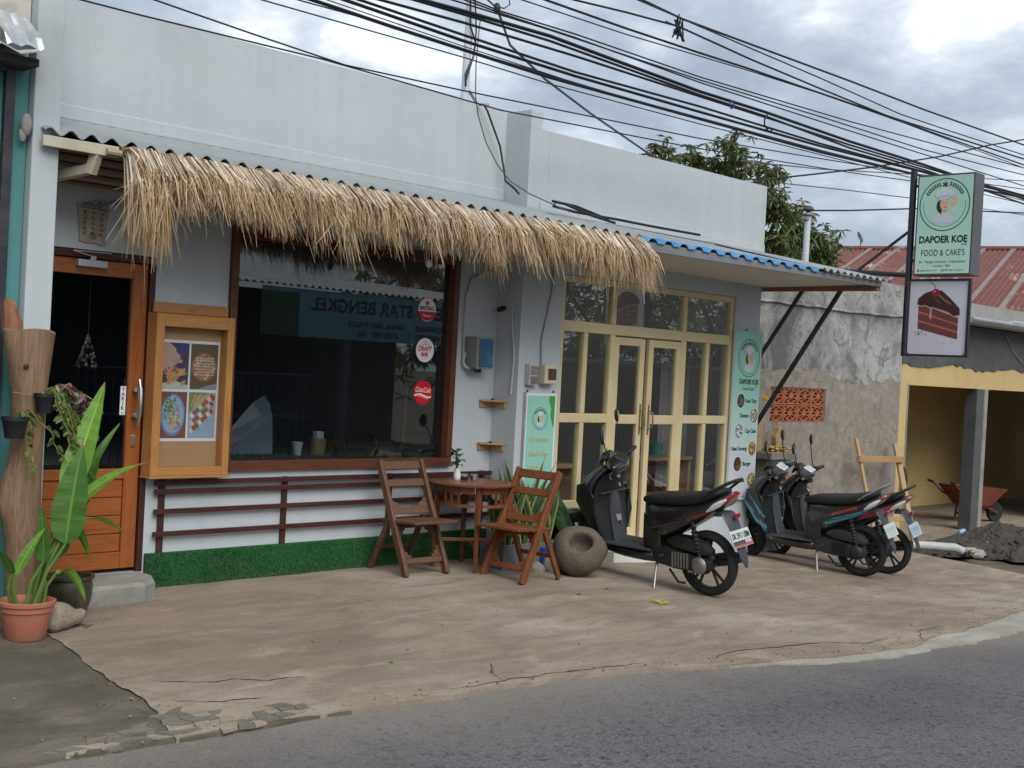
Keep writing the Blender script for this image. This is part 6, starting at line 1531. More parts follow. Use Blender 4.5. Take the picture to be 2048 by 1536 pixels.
def vent_block(x0, z0):
    # a solid block face pierced by eight petal openings and four corner drops
    m = MB(); cx, cz = x0 + bwid / 2, z0 + bhei / 2; y0, y1 = GY + .012, GY + .09
    hx, hz = bwid / 2 - .004, bhei / 2 - .004; n = 8; N = 12
    E8 = lambda a, k: (cx + hx * k * max(-1, min(1, math.cos(a) * 1.0 / max(abs(math.cos(a)), abs(math.sin(a))))), cz + hz * k * math.sin(a) / max(abs(math.cos(a)), abs(math.sin(a))))
    # outer frame
    for (a0, a1, c0, c1) in ((-hx, hx, hz - .014, hz), (-hx, hx, -hz, -hz + .014), (-hx, -hx + .018, -hz + .0141, hz - .0141), (hx - .018, hx, -hz + .0141, hz - .0141)):
        m.box(cx + a0, cx + a1, y0, y1, cz + c0, cz + c1)
    # hub and eight webs
    hub = [(cx + .030 * math.cos(2 * math.pi * k / 12) * 1.4, y0 + .001, cz + .030 * math.sin(2 * math.pi * k / 12)) for k in range(12)]
    m.prism(hub, (0, y1 - y0 - .002, 0))
    for k in range(n):
        t = 2 * math.pi * (k + .5) / n
        a, b = (cx + .038 * math.cos(t), cz + .027 * math.sin(t)), (cx + (hx - .03) * math.cos(t), cz + (hz - .02) * math.sin(t))
        m.beam((a[0], (y0 + y1) / 2 + .0005 * (k % 3), a[1]), (b[0], (y0 + y1) / 2 + .0005 * (k % 3), b[1]), .076, .012, (0, 1, 0) if False else (-math.sin(t), 0, math.cos(t)))
    # ring joining the petal tips
    for k in range(24):
        a, b = 2 * math.pi * k / 24, 2 * math.pi * (k + 1) / 24
        q = lambda t, r: (cx + (hx - r * 1.3) * math.cos(t), cz + (hz - r) * math.sin(t))
        o1, o2, i1, i2 = q(a, .010), q(b, .010), q(a, .024), q(b, .024)
        m.hexa([(o1[0], y0 + .002, o1[1]), (o2[0], y0 + .002, o2[1]), (i2[0], y0 + .002, i2[1]), (i1[0], y0 + .002, i1[1])], [(o1[0], y1 - .002, o1[1]), (o2[0], y1 - .002, o2[1]), (i2[0], y1 - .002, i2[1]), (i1[0], y1 - .002, i1[1])])
    m.build('vent_block', M_terra, gw)
for i in range(4):
    for j in range(2): vent_block(13.05 + i * bwid, 1.215 + j * bhei)
MB().box(12.6, 14.8, GY + .5, GY + .55, .9, 2.0).build('vent_backing', M_dark, gw)  # flat dark sheet standing behind the vent block openings

# ================================================================== YELLOW SHOP UNIT UNDER CONSTRUCTION
ys = thing('yellow_shop_unit', 'unfinished yellow shop with dark cement lintel at the right edge', 'building', (19, GY, -.4))
M_yel = simple('yellow_wall_paint', (.55, .42, .185), .8, .06, 2, dirt=(.36, .25, .10), dscale=2, damt=.4)
M_dcem = simple('dark_wet_cement', (.075, .078, .08), .85, .22, 2.5, bmp=.4, bscale=18, dirt=(.12, .12, .12), dscale=4, damt=.5)
yw = wall_grid([16.29, 16.53, 18.72, 19.10, 22.0, 22.3, 30], [-.7, 1.75, 2.67], [(16.53, 18.72, -.7, 1.75), (18.72, 19.10, -.7, 1.75), (19.10, 22.0, -.7, 1.75)], GY + .005, GY + .155)
yw.build('front_wall', M_yel, ys)
MB().box(18.74, 18.96, GY + .0, GY + .20, -.7, 1.749).build('column', M_dcem, ys, bevel=.01)
MB().box(18.9605, 19.08, GY - .02, GY + .16, -.7, 1.749).build('column_edge', M_step, ys, bevel=.01)
MB().box(16.50, 16.5295, GY - .004, GY + .17, -.7, 1.77).build('jamb', M_step, ys)
lt = MB(); low = []; up_ = []
for k in range(70):
    x = 16.285 + 9 * k / 69; z = 2.07 - .045 * hsh(k, 1) - .03 * math.sin(k * .4) - (.10 if k in (33, 34, 50) else 0)
    low.append((x, z)); up_.append((x, 3.01))
for k in range(69):
    a, b = low[k], low[k + 1]
    lt.hexa([(a[0], GY - .012, a[1]), (b[0], GY - .012, b[1]), (b[0], GY + .004, b[1]), (a[0], GY + .004, a[1])], [(a[0], GY - .012, 2.66), (b[0], GY - .012, 2.66), (b[0], GY + .004, 2.66), (a[0], GY + .004, 2.66)])
lt.build('cement_lintel', M_dcem, ys)
MB().box(17.6, 30, GY - .35, GY + .2, 2.69, 2.715).build('white_awning_slab', simple('white_gutter', (.52, .54, .54), .5, .06), ys, bevel=.01)
MB().tube([(17.6, GY - .36, 2.74), (30, GY - .36, 2.74)], .035, 8).build('gutter_pipe', M_galv, ys, smooth=True)
m = MB()
for k in range(34):
    x = 19.0 + k * .085; m.box(x, x + .045, GY - .40, GY - .30, 2.775, 2.80)
m.build('sheet_edge', simple('white_sheet', (.66, .68, .68), .5, .05), ys)
MB().box(17.6, 30, GY + .2, GY + .3, 2.5, 3.05).build('concrete_band', simple('old_concrete', (.30, .29, .27), .9, .12, 2, dirt=(.16, .15, .13), dscale=3, damt=.6), ys)
MB().box(16.29, 30, 10.6, 10.7, -.7, 2.6).build('back_wall', M_yel, ys)
MB().box(16.29, 16.40, GY + .156, 10.59, -.7, 2.6).build('inner_side_wall', M_yel, ys)
MB().box(16.29, 30, GY + .31, 10.7, 2.45, 2.499).build('ceiling_slab', M_yel, ys)
MB().box(16.41, 30, GY - .9, 10.59, -.62, -.40).build('floor_slab', M_fore, ys)
# hanging wires on the lintel
tag(MB().tube([(19.6, GY - .03, 2.6), (19.9, GY - .04, 2.35), (20.4, GY - .04, 2.15), (20.8, GY - .03, 2.08)], .008, 5).build('loose_wire', simple('yellow_wire', (.35, .28, .12), .6, .1), None, org=Vector((19.6, GY, 2.6))), 'thin yellow wire dangling on the dark lintel', 'wire')

# ---- wheelbarrow
wb = thing('wheelbarrow', 'rusty red wheelbarrow inside the yellow shop', 'wheelbarrow', (20.0, 9.1, -.40))
M_rust = simple('rusty_red_tray', (.20, .038, .028), .7, .25, 6, dirt=(.12, .07, .05), dscale=5, damt=.6)
m = MB(); ux, uy = Vector((.94, -.34, 0)), Vector((.34, .94, 0)); O = Vector((20.1, 8.9, -.40))
pt = lambda a, b, z: O + ux * a + uy * b + Vector((0, 0, z))
m.loft([[pt(-.22, -.18, .28), pt(.25, -.18, .28), pt(.25, .18, .28), pt(-.22, .18, .28)], [pt(-.46, -.30, .60), pt(.48, -.30, .56), pt(.48, .30, .56), pt(-.46, .30, .60)], [pt(-.44, -.28, .60), pt(.46, -.28, .56), pt(.46, .28, .56), pt(-.44, .28, .60)], [pt(-.20, -.16, .30), pt(.23, -.16, .30), pt(.23, .16, .30), pt(-.20, .16, .30)]]); m.build('tray', M_rust, wb)
for s in (-1, 1):
    MB().tube([pt(-.62, s * .24, .62), pt(-.42, s * .22, .46), pt(.30, s * .12, .22), pt(.52, s * .05, .15)], .018, 7).build('handle', M_rust, wb, smooth=True)
    MB().tube([pt(-.62, s * .24, .62), pt(-.72, s * .25, .65)], .022, 7).build('grip', M_blackp, wb, smooth=True)
    MB().tube([pt(-.12, s * .18, .30), pt(-.16, s * .20, .0)], .018, 7).build('leg', M_rust, wb, smooth=True)
MB().beam(pt(-.15, -.19, .12), pt(-.15, .19, .12), .02, .04).build('leg_brace', M_rust, wb)
wq = Matrix.Translation(pt(.52, 0, .16)) @ Matrix.Rotation(math.atan2(-.34, .94), 4, 'Z') @ Matrix.Rotation(R(90), 4, 'X')
MB().lathe([(.11, -.03), (.155, -.03), (.165, 0), (.155, .03), (.11, .03)], 22, wq).build('wheel', M_tyre, wb, smooth=True)
# ---- wooden frame leaning on the corner
ea = thing('wooden_easel_frame', 'raw timber frame leaning against the end of the grey wall', 'wooden frame', (15.4, 8.0, -.35))
M_raw = wood('raw_pine', (.38, .24, .12), (.55, .38, .20), 'z', .7)
MB().beam((14.83, 7.75, -.36), (14.86, 8.15, 1.02), .05, .035).build('upright', M_raw, ea, bevel=.003)
MB().beam((15.85, 7.75, -.38), (15.93, 8.15, .95), .09, .035).build('upright', M_raw, ea, bevel=.003)
MB().beam((14.76, 8.05, .77), (15.98, 8.05, .745), .05, .08).build('cross_bar', wood('raw_pine_bar', (.36, .20, .09), (.5, .32, .16), 'x', .7), ea, bevel=.003)
MB().beam((14.95, 7.86, .0), (15.85, 7.84, -.02), .03, .06).build('cross_bar', M_raw, ea, bevel=.003)
tag(MB().loft([[(16.44 + .05 * r_ * math.cos(q), 8.24 + .03 * math.sin(q), z + .04 * math.sin(q)) for q in [2 * math.pi * k / 9 for k in range(9)]] for z, r_ in ((.22, .5), (.30, .9), (.42, 1), (.52, .7), (.58, .3))]).build('black_bag', M_blackp, None, smooth=True, org=Vector((16.44, 8.24, .22))), 'small black bag hanging at the edge of the yellow opening', 'bag')
# ---- soil heap, pipe, rubble
def heap(name, label, cx, cy, rx, ry, h, mat, seed, z0, cat='soil heap'):
    from mathutils import noise as mn
    m = MB(); n, k = 72, 26; rows = []
    for j in range(k + 1):
        f = j / k; row = []
        for i in range(n):
            t = 2 * math.pi * i / n; nn = 1 + .16 * math.sin(3 * t + seed) + .09 * math.sin(7 * t + seed * 2)
            X_, Y_ = cx + rx * nn * f * math.cos(t), cy + ry * nn * f * math.sin(t)
            zz = h * (1 - f ** 1.1) + (.16 * h * mn.noise((X_ * 4, Y_ * 4, seed)) + .13 * h * abs(mn.noise((X_ * 11, Y_ * 11, seed))) + .05 * mn.noise((X_ * 30, Y_ * 30, seed)) * (.3 + h)) * (f < .99)
            row.append((cx + rx * nn * f * math.cos(t), cy + ry * nn * f * math.sin(t), z0 + max(-.04, zz if f < .99 else -.05)))
        rows.append(row)
    m.loft(rows, caps=False); o = tag(m.build(name, mat, None, org=Vector((cx, cy, z0))), label, cat)
    c = MB(); r_ = random.Random(seed)
    for q in range(70):
        t, f = r_.uniform(0, 6.28), r_.uniform(.35, 1.15); X_, Y_ = cx + rx * f * math.cos(t), cy + ry * f * math.sin(t); s = r_.uniform(.012, .045)
        c.ellipsoid((X_, Y_, z0 + max(0, h * (1 - f ** 1.1)) + s * .3), (s, s * r_.uniform(.6, 1), s * r_.uniform(.5, .9)), 6, 4)
    c.v = [(a + .006 * math.sin(b * 90), b + .006 * math.sin(a * 80), d) for a, b, d in c.v]
    c.build('clods', mat, o, org=Vector((cx, cy, z0)))['kind'] = 'stuff'
    return o
M_soil = rock_mat('dark_volcanic_soil', (.022, .019, .017), (.085, .072, .060), 11)
heap('soil_heap', 'dark soil heap before the yellow shop column', 18.5, 7.75, 1.15, .5, .27, M_soil, 2, -.46)
heap('soil_heap', 'low dark soil spill beside the white pipe', 16.6, 7.55, 1.1, .42, .16, M_soil, 5, -.42)
heap('soil_heap', 'dark soil heap at the right picture edge', 17.6, 6.95, 1.1, .45, .26, M_soil, 7, -.46)
heap('sand_heap', 'small pale sand heap inside the yellow opening', 17.5, 8.9, .55, .4, .30, simple('pale_sand', (.20, .165, .12), .95, .15, 15, bmp=.5), 9, -.41, 'sand heap')
tag(MB().tube([(14.6, 7.72, -.25), (15.3, 7.28, -.27), (15.62, 7.10, -.29), (15.70, 7.03, -.33)], .055, 12).build('drain_pipe', simple('pale_grey_pipe', (.42, .45, .44), .45, .06, 5, dirt=(.22, .19, .15), dscale=5, damt=.5), None, smooth=True, org=Vector((15.2, 7.3, -.33))), 'pale grey plastic drain pipe lying on the soil', 'pipe')
for i_, (x, y, s, lb) in enumerate(((15.95, 6.95, .10, 'pale concrete chunk at the end of the drain pipe'), (16.1, 7.12, .08, 'smaller concrete chunk beyond the drain pipe end'), (15.75, 6.85, .07, 'flat concrete scrap nearest the forecourt'))):
    m = MB(); m.ellipsoid((x, y, groundz(x, y) + .02), (s * 1.3, s, s * .6), 7, 5); m.v = [(a + .02 * math.sin(b * 50), b + .02 * math.sin(a * 41 + c * 30), c) for a, b, c in m.v]
    tag(m.build('rubble_chunk', M_pale, None, org=Vector((x, y, groundz(x, y)))), lb, 'rubble', 'rubble by the pipe')
tag(MB().lathe([(.03, 0), (.035, .02), (.035, .14), (.015, .17), (.015, .19)], 10, Matrix.Translation((17.15, 7.75, -.27)) @ Matrix.Rotation(R(80), 4, 'Y')).build('water_bottle', simple('pale_blue_plastic', (.25, .40, .55), .2, .1, 8, coat=.5), None, smooth=True, org=Vector((17.15, 7.75, -.27))), 'pale blue plastic bottle lying on the soil', 'bottle')
m = MB()
for q in range(160):
    x, y = 15.6 + rnd.gauss(0, .5), 7.45 + rnd.gauss(0, .13); z = groundz(x, y); L = rnd.uniform(.04, .12); an = rnd.uniform(0, 6.28); g = rnd.uniform(.5, 1.2); m.col = (.07 * g, .12 * g, .03 * g)
    m.poly([(x - .006, y, z), (x + .006, y, z), (x + L * .5 * math.cos(an), y + L * .5 * math.sin(an), z + L)])
o = m.build('weed_tufts', LEAFM, None, fix=False, org=Vector((15.6, 7.4, -.4))); o['kind'] = 'stuff'; tag(o, 'low green weeds along the drain pipe', 'weeds')

# ---- shrine with cloth behind the scooters
sr = thing('offering_shrine', 'small stone shrine with orange cloth and offerings behind the cyan scooter', 'shrine', (12.75, 8.1, -.3))
M_sto = rock_mat('shrine_stone', (.14, .12, .095), (.30, .27, .22), 8)
MB().box(12.52, 12.98, 7.92, 8.28, -.4, .30).build('base', M_sto, sr, bevel=.02)
MB().box(12.56, 12.94, 7.96, 8.26, .3005, .80).build('body', M_sto, sr, bevel=.01)
MB().box(12.48, 13.04, 7.88, 8.29, .8005, .885).build('slab', M_sto, sr, bevel=.01)
cl_ = MB(); rows = []
for z, q in ((.36, 1), (.50, .6), (.64, .3), (.79, 0)):
    rows.append([(12.535 + .43 * k / 15, 7.94 - .012 * q * (k % 2) - .004, z) for k in range(16)])
cl_.loft(rows, False, False).build('orange_cloth', simple('orange_cloth', (.50, .17, .02), .8, .15, 9), sr, fix=False)
cl_ = MB(); cl_.loft([[(12.53 + .44 * k / 15, 7.925 - .008 * (k % 2), z) for k in range(16)] for z in (.62, .70, .79)], False, False).build('grey_cloth', simple('patterned_grey_cloth', (.28, .28, .33), .8, .5, 40), sr, fix=False)
for q, pts in enumerate(([(12.50, .886), (12.62, .886), (12.60, 1.20), (12.50, 1.26)], [(12.92, .886), (13.02, .886), (13.03, 1.17), (12.97, 1.16), (12.90, 1.04)])):
    MB().prism([(x, 8.10, z) for x, z in pts], (0, .08, 0)).build('carved_wing', simple('carved_yellow_stone', (.36, .25, .12), .8, .25, 12), sr, bevel=.01)
MB().box(12.62, 12.92, 8.16, 8.22, .886, 1.02).build('back_panel', M_sto, sr)
m = MB()
for q in range(60):
    m.col = rnd.choice([(.45, .28, .05), (.4, .06, .04), (.35, .33, .12), (.5, .36, .1), (.12, .16, .04)])
    m.ellipsoid((rnd.uniform(12.6, 12.98), rnd.uniform(7.92, 8.1), .886 + rnd.uniform(0, .06)), (.03, .025, .015), 6, 4)
m.build('offerings', vcol('petal', .6), sr)['kind'] = 'stuff'
m = MB(); m.col = (.5, .3, .03); leaf_blade(m, (12.48, 8.05, 1.5), (12.53, 8.03, 1.52), (12.60, 8.02, 1.46), .08, (.5, .3, .03), None, 5, (0, 0, 1)); tag(m.build('yellow_flower', LEAFM, None, fix=False, org=Vector((12.5, 8.05, 1.46))), 'yellow flower showing past the edge of the tall menu banner', 'flower')

# ================================================================== RED ROOF BUILDING BEHIND
rr = thing('red_roofed_house', 'house behind with a faded red corrugated roof and rust patches', 'house', (30, 18, -1))
def camw(X, Z, z): p = RX * X + FW * Z; return Vector((p.x, p.y, z))
e0, e1 = camw(5.67, 34.7, 3.66), camw(13.4, 30.5, 3.66)
off = Vector(camw(4.3, 7.9, 0)); off.z = 0
r0, r1 = e0 + off + Vector((0, 0, 2.54)), e1 + off + Vector((0, 0, 2.54))
def roofmat():
    m, nt, bs, out = new_mat('faded_red_roof'); v = coords(nt, 'World')
    n1 = noise(nt, v, .55, 5, .6); n2 = noise(nt, v, 2.5, 6, .7, 1)
    c = rampn(nt, n2, [(.3, (.12, .036, .028)), (.7, (.19, .065, .05))])
    c = mixc(nt, rampn(nt, n1, [(.60, (0, 0, 0)), (.65, (1, 1, 1))]), c, rampn(nt, n2, [(.42, (.27, .10, .03)), (.58, (.36, .33, .29))]))
    nt.links.new(c, bs.inputs['Base Color']); bs.inputs['Roughness'].default_value = .7; return m
M_red = roofmat(); NB = 10
for s in range(NB):
    m = MB(); rows = []; n = 40
    for k in range(n + 1):
        t = (s + k / n) / NB; z = Vector((0, 0, .03 * math.sin(k / n * 2 * math.pi * 6) + .012 * (s % 2)))
        rows.append((e0.lerp(e1, t) + z, r0.lerp(r1, t) + z))
    for a, b in zip(rows, rows[1:]):
        m.poly([a[0], b[0], b[1], a[1]]); dn = Vector((0, 0, -.01)); m.poly([a[0] + dn, a[1] + dn, b[1] + dn, b[0] + dn]); m.poly([a[0], a[0] + dn, b[0] + dn, b[0]])
    m.build('roof_sheet', M_red, rr, smooth=True)
    if s:
        t = s / NB; m = MB(); u = (e1 - e0).normalized() * .07; up_z = Vector((0, 0, .045))
        a, b = e0.lerp(e1, t) + up_z, r0.lerp(r1, t) + up_z
        m.hexa([a - u, a + u, b + u, b - u], [a - u + Vector((0, 0, .01)), a + u + Vector((0, 0, .01)), b + u + Vector((0, 0, .01)), b - u + Vector((0, 0, .01))]); m.build('seam_strip', simple('grey_seam', (.20, .17, .155), .7, .2, 3), rr)
MB().tube([r0 + Vector((0, 0, .03)), r1 + Vector((0, 0, .03))], .09, 8).build('ridge_cap', M_red, rr, smooth=True)
bk = off * 1.0
MB().hexa([e0 + Vector((0, 0, -5.4)) + off * .1, e1 + Vector((0, 0, -5.4)) + off * .1, e1 + off * 1.9 + Vector((0, 0, -5.4)), e0 + off * 1.9 + Vector((0, 0, -5.4))], [e0 + Vector((0, 0, -.1)) + off * .1, e1 + Vector((0, 0, -.1)) + off * .1, e1 + off * 1.9 + Vector((0, 0, -.1)), e0 + off * 1.9 + Vector((0, 0, -.1))]).build('walls', simple('old_house_wall', (.36, .33, .29), .85, .1, 2), rr)
for tt in (0, 1):
    a, b, c_ = (e0, r0, e0 + off * 2) if tt == 0 else (e1, r1, e1 + off * 2)
    MB().prism([a + Vector((0, 0, -.1)) + (e1 - e0).normalized() * (.1 if tt == 0 else -.1), b + Vector((0, 0, -.06)) + (e1 - e0).normalized() * (.1 if tt == 0 else -.1), c_ + Vector((0, 0, -.1)) + (e1 - e0).normalized() * (.1 if tt == 0 else -.1)], (e1 - e0).normalized() * .08 * (1 if tt == 0 else -1)).build('gable', simple('old_house_wall', (.36, .33, .29), .85, .1, 2), rr)
ds = r0.lerp(r1, .16)
sd_ = thing('satellite_dish', 'tiny grey satellite dish on the red roof ridge', 'satellite dish', ds)
MB().tube([ds + Vector((0, 0, .05)), ds + Vector((0, 0, .32))], .02, 6).build('mast', M_grey, sd_)
MB().lathe([(.02, .05), (.12, .03), (.20, -.03), (.19, -.035), (.02, .04)], 20, Matrix.Translation(ds + Vector((0, 0, .42))) @ Matrix.Rotation(R(65), 4, Vector((.7, .7, 0)))).build('dish', simple('dish_grey', (.42, .43, .44), .5, .05), sd_, smooth=True)

# ================================================================== POLES
up = thing('roof_service_mast', 'white pipe mast with strapped cables standing on the cafe parapet', 'mast', (7.65, 8.12, 3.95))
MB().tube([(7.64, 8.12, 3.90), (7.655, 8.12, 5.35)], .036, 12).build('pipe', simple('pale_pipe_paint', (.52, .56, .60), .45, .06), up, smooth=True)
MB().tube([(7.69, 8.07, 5.3), (7.60, 8.07, 4.9), (7.615, 8.065, 4.62), (7.68, 8.06, 4.5), (7.66, 8.06, 4.36), (7.58, 8.06, 4.2), (7.60, 8.07, 4.1)], .009, 6).tube([(7.66, 8.075, 4.9), (7.69, 8.07, 4.6), (7.68, 8.07, 4.4), (7.59, 8.06, 4.15)], .007, 6).build('cable', M_blackp, up, smooth=True)
MB().tube([(7.67, 8.10, 4.08), (7.78, 8.10, 3.985), (7.88, 8.06, 3.99)], .014, 6).build('conduit_elbow', M_grey, up, smooth=True)
MB().ellipsoid((7.86, 8.0, 4.83), (.035, .03, .05), 8, 6).build('splice_knot', M_blackp, up)
MB().tube([(7.66, 8.09, 4.97), (7.86, 8.0, 4.83)], .008, 6).tube([(7.80, 8.05, 4.95), (7.98, 8.0, 4.99), (8.02, 8.0, 4.90), (7.95, 8.0, 4.85), (7.86, 8.0, 4.84)], .006, 6).build('cable_loop', M_blackp, up, smooth=True)
wp = thing('white_service_pole', 'slim white pole with a mushroom cap behind the awning', 'pole', (16.45, 10.0, 0))
MB().tube([(16.45, 10.0, 2.6), (16.45, 10.0, 4.20)], .046, 12).build('pipe', simple('pale_pipe_paint', (.52, .56, .60), .45, .06), wp, smooth=True)
MB().lathe([(.03, 4.2), (.04, 4.24), (.085, 4.235), (.09, 4.25), (.065, 4.29), (.02, 4.31)], 16, Matrix.Translation((16.45, 10, 0))).lathe([(.04, 4.15), (.07, 4.155), (.07, 4.175), (.04, 4.18)], 16, Matrix.Translation((16.45, 10, 0))).build('cap', simple('dark_cap', (.05, .05, .05), .6, .1), wp, smooth=True)
MB().box(16.33, 16.57, 9.96, 10.04, 4.09, 4.125).build('bracket', M_grey, wp)
# ================================================================== TREES
M_bark = rock_mat('mango_bark', (.05, .04, .03), (.12, .10, .08), 5)
TREEL = vcol('mango_leaf', .5, 0, .3, .4)
def tree(label, base, trunk_h, blobs, seed, nleaf, leaf=.2, cat='tree', group=None, name='mango_tree', dark=1.0):
    t = thing(name, label, cat, base, group); r_ = random.Random(seed); B = Vector(base); m = MB()
    fork = B + Vector((0, 0, trunk_h))
    m.tube([B, B + Vector((.1, 0, trunk_h * .5)), fork], [.22, .17, .14], 9)
    for c, rad in blobs:
        c = Vector(c); mid = fork.lerp(c, .5) + Vector((r_.gauss(0, .15), r_.gauss(0, .15), .2)); m.tube([fork, mid, c], [.10, .06, .03], 6)
        for q in range(6):
            d = Vector((r_.gauss(0, 1), r_.gauss(0, 1), r_.gauss(.3, .7))).normalized() * rad[0] * .85; m.tube([c, c + d * .5 + Vector((0, 0, .08)), c + d], [.03, .018, .008], 5)
    m.build('trunk', M_bark, t, smooth=True)
    lf = MB(); tot = sum(b[1][0] * b[1][1] * b[1][2] for b in blobs)
    for c, rad in blobs:
        c = Vector(c); n = max(12, int(nleaf * rad[0] * rad[1] * rad[2] / tot / 9))
        for q in range(n):                   # whorls of drooping leaves at twig tips
            while True:
                d = Vector((r_.uniform(-1, 1), r_.uniform(-1, 1), r_.uniform(-1, 1)))
                if .30 < d.length < 1: break
            d = d * (.55 + .45 * d.length)
            p = c + Vector((d.x * rad[0], d.y * rad[1], d.z * rad[2])) * (1 + .18 * r_.gauss(0, 1))
            g0 = r_.uniform(.55, 1.25) * dark; young = r_.random() < .10
            for l in range(9):
                an = l * 2.4 + r_.uniform(-.4, .4); el = r_.uniform(-1.0, .45); L = leaf * r_.uniform(.7, 1.15)
                dr = Vector((math.cos(an) * math.cos(el), math.sin(an) * math.cos(el), math.sin(el))) * L
                s = dr.cross(Vector((0, 0, 1))); s = s.normalized() * L * .13 if s.length > 1e-5 else Vector((.02, 0, 0))
                g = g0 * r_.uniform(.8, 1.2); lf.col = (.15 * g, .205 * g, .075 * g) if not young else (.30 * g, .25 * g, .13 * g)
                e = p + dr + Vector((0, 0, -.25 * L)); k = p + dr * .5
                i = lf.pts([p, k - s, e, k + s]); lf.face(i)
    o = lf.build('crown', TREEL, t, fix=False)
    return t
def pxw(px, py, Z): p = RX * ((px - 1024) / 2550 * Z) - UP * ((py - 768) / 2550 * Z) + FW * Z; return Vector((p.x, p.y, p.z + 1.68))
def blobs(lst, Z): return [(pxw(x, y, Z + dz), (r, r * 1.1, r * .8)) for x, y, r, dz in lst]
Z1 = 23.0
b1 = blobs([(1325, 312, .42, 0), (1390, 330, .5, .5), (1465, 295, .42, -.2), (1450, 345, .55, .3), (1515, 355, .42, 0), (1535, 395, .38, .4), (1555, 345, .22, 0), (1400, 400, .7, 1), (1490, 420, .7, .8), (1560, 420, .42, .3), (1562, 490, .5, .2), (1350, 380, .6, 1), (1440, 480, .8, 1.4)], Z1)
base1 = pxw(1470, 768, Z1 + .8); base1.z = 0
tree('tall mango tree rising behind the cafe parapet', tuple(base1), 2.6, b1, 31, 8600, .19)
b2 = blobs([(1600, 440, .30, 0), (1585, 480, .42, .3), (1625, 480, .42, 0), (1640, 500, .40, .3), (1600, 520, .5, .4), (1560, 520, .5, .6), (1650, 530, .3, 0)], 24.5)
base2 = pxw(1600, 768, 25); base2.z = 0
tree('smaller bushy tree behind the slim white pole', tuple(base2), 1.9, b2, 37, 3900, .19, dark=1.0)

# ================================================================== OVERHEAD CABLES
M_cab = simple('black_cable', (.012, .012, .014), .6, .1)
M_cabg = simple('grey_cable', (.07, .075, .085), .6, .1)
def onYp(px, py, y):
    d = RX * (px - 1024) - UP * (py - 768) + FW * 2550; k = y / d.y; return Vector((d.x * k, y, 1.68 + d.z * k))
def cable(label, pts, y, r, mat=None, ext=True, group='overhead cables'):
    P = [onYp(a, b, y) for a, b in pts]
    # smooth sagging run through the measured heights, continued past both ends
    if ext:
        a = P[0] - (P[1] - P[0]).normalized() * 3.0; b = P[-1] + (P[-1] - P[-2]).normalized() * 14.0; b.z += .15; P = [a] + P + [b]
    m = MB(); m.tube(P, r, 6)
    o = m.build('overhead_cable', mat or M_cab, None, smooth=True, org=P[0].copy()); return tag(o, label, 'cable', group)
CB = [
 ('thin dark cable just above the parapet top edge', [(164, 0), (280, 30), (640, 117), (1000, 220), (1380, 294), (1700, 345)], 7.3, .006),
 ('thin cable crossing down to the parapet line over the window', [(310, 0), (500, 66), (690, 130), (935, 183), (1400, 277), (1640, 317), (1850, 351)], 7.2, .006),
 ('lone thin cable under the thick bundle left of the mast', [(525, 0), (700, 50), (925, 114), (1100, 168), (1400, 248), (1800, 350)], 6.9, .005),
 ('thin cable hugging the top of the lowest thick cable', [(597, 0), (760, 45), (925, 98), (1250, 195), (1640, 300)], 6.85, .005),
 ('lowest thick black cable of the bundle', [(625, 0), (780, 52), (925, 99), (1100, 155), (1400, 238), (1640, 304), (1900, 365)], 6.7, .013),
 ('thick black cable second from the bottom of the bundle', [(690, 0), (925, 81), (1150, 152), (1400, 224), (1640, 292), (1870, 350)], 6.7, .012),
 ('thin wire threading between the lower thick cables', [(655, 0), (925, 92), (1200, 182), (1640, 301), (1830, 350)], 6.75, .004),
 ('black cable third from the bottom of the bundle', [(720, 0), (930, 71), (1150, 144), (1400, 213), (1640, 287), (1880, 352)], 6.6, .010),
 ('single cable midway across the mast', [(762, 0), (930, 46), (1150, 112), (1400, 193), (1560, 244), (1700, 290), (1900, 350)], 6.6, .010),
 ('thick double cable crossing the top of the mast', [(845, 0), (930, 23), (1100, 72), (1250, 128), (1400, 183), (1530, 224), (1700, 283), (1850, 330), (2048, 398)], 6.5, .014),
 ('companion cable under the thick double cable', [(850, 6), (935, 31), (1100, 82), (1250, 136), (1400, 190), (1530, 232), (1700, 296), (1850, 340), (2048, 408)], 6.5, .010),
 ('thin wire above the thick double cable, left one', [(905, 0), (1100, 60), (1400, 160), (1640, 233), (1850, 300), (2048, 350)], 6.4, .006),
 ('thin wire above the thick double cable, middle one', [(930, 0), (1000, 26), (1150, 75), (1400, 165), (1700, 262), (2048, 372)], 6.4, .006),
 ('thin wire above the thick double cable, right one', [(945, 0), (1000, 22), (1150, 68), (1400, 154), (1700, 243), (2048, 336)], 6.4, .006),
 ('slender cable just below the upper pair at the right', [(1045, 0), (1250, 68), (1500, 142), (1640, 187), (1800, 243), (2048, 336)], 6.3, .005),
 ('upper black cable starting over the middle of the cafe', [(1092, 0), (1250, 56), (1400, 106), (1500, 138), (1660, 193), (1800, 240), (2048, 318)], 6.3, .009),
 ('black cable carrying the tangled knot', [(1150, 0), (1250, 24), (1355, 52), (1500, 118), (1640, 177), (1800, 242), (2048, 330)], 6.2, .008),
 ('topmost black cable across the upper right sky', [(1285, 0), (1365, 38), (1500, 88), (1700, 162), (1850, 220), (2048, 290)], 6.2, .009),
 ('thin branch cable leaving the topmost cable at the knot', [(1365, 38), (1500, 96), (1640, 156), (1800, 228), (1900, 262), (2048, 310)], 6.15, .006),
]
for i_, (lb, pts, y, r) in enumerate(CB): cable(lb, pts, y, r)
cable('cable climbing to the right across the bundle from behind the tree', [(1470, 372), (1540, 358), (1640, 347), (1740, 335), (1880, 313), (1980, 290), (2048, 279)], 9.5, .014, M_cab, False)
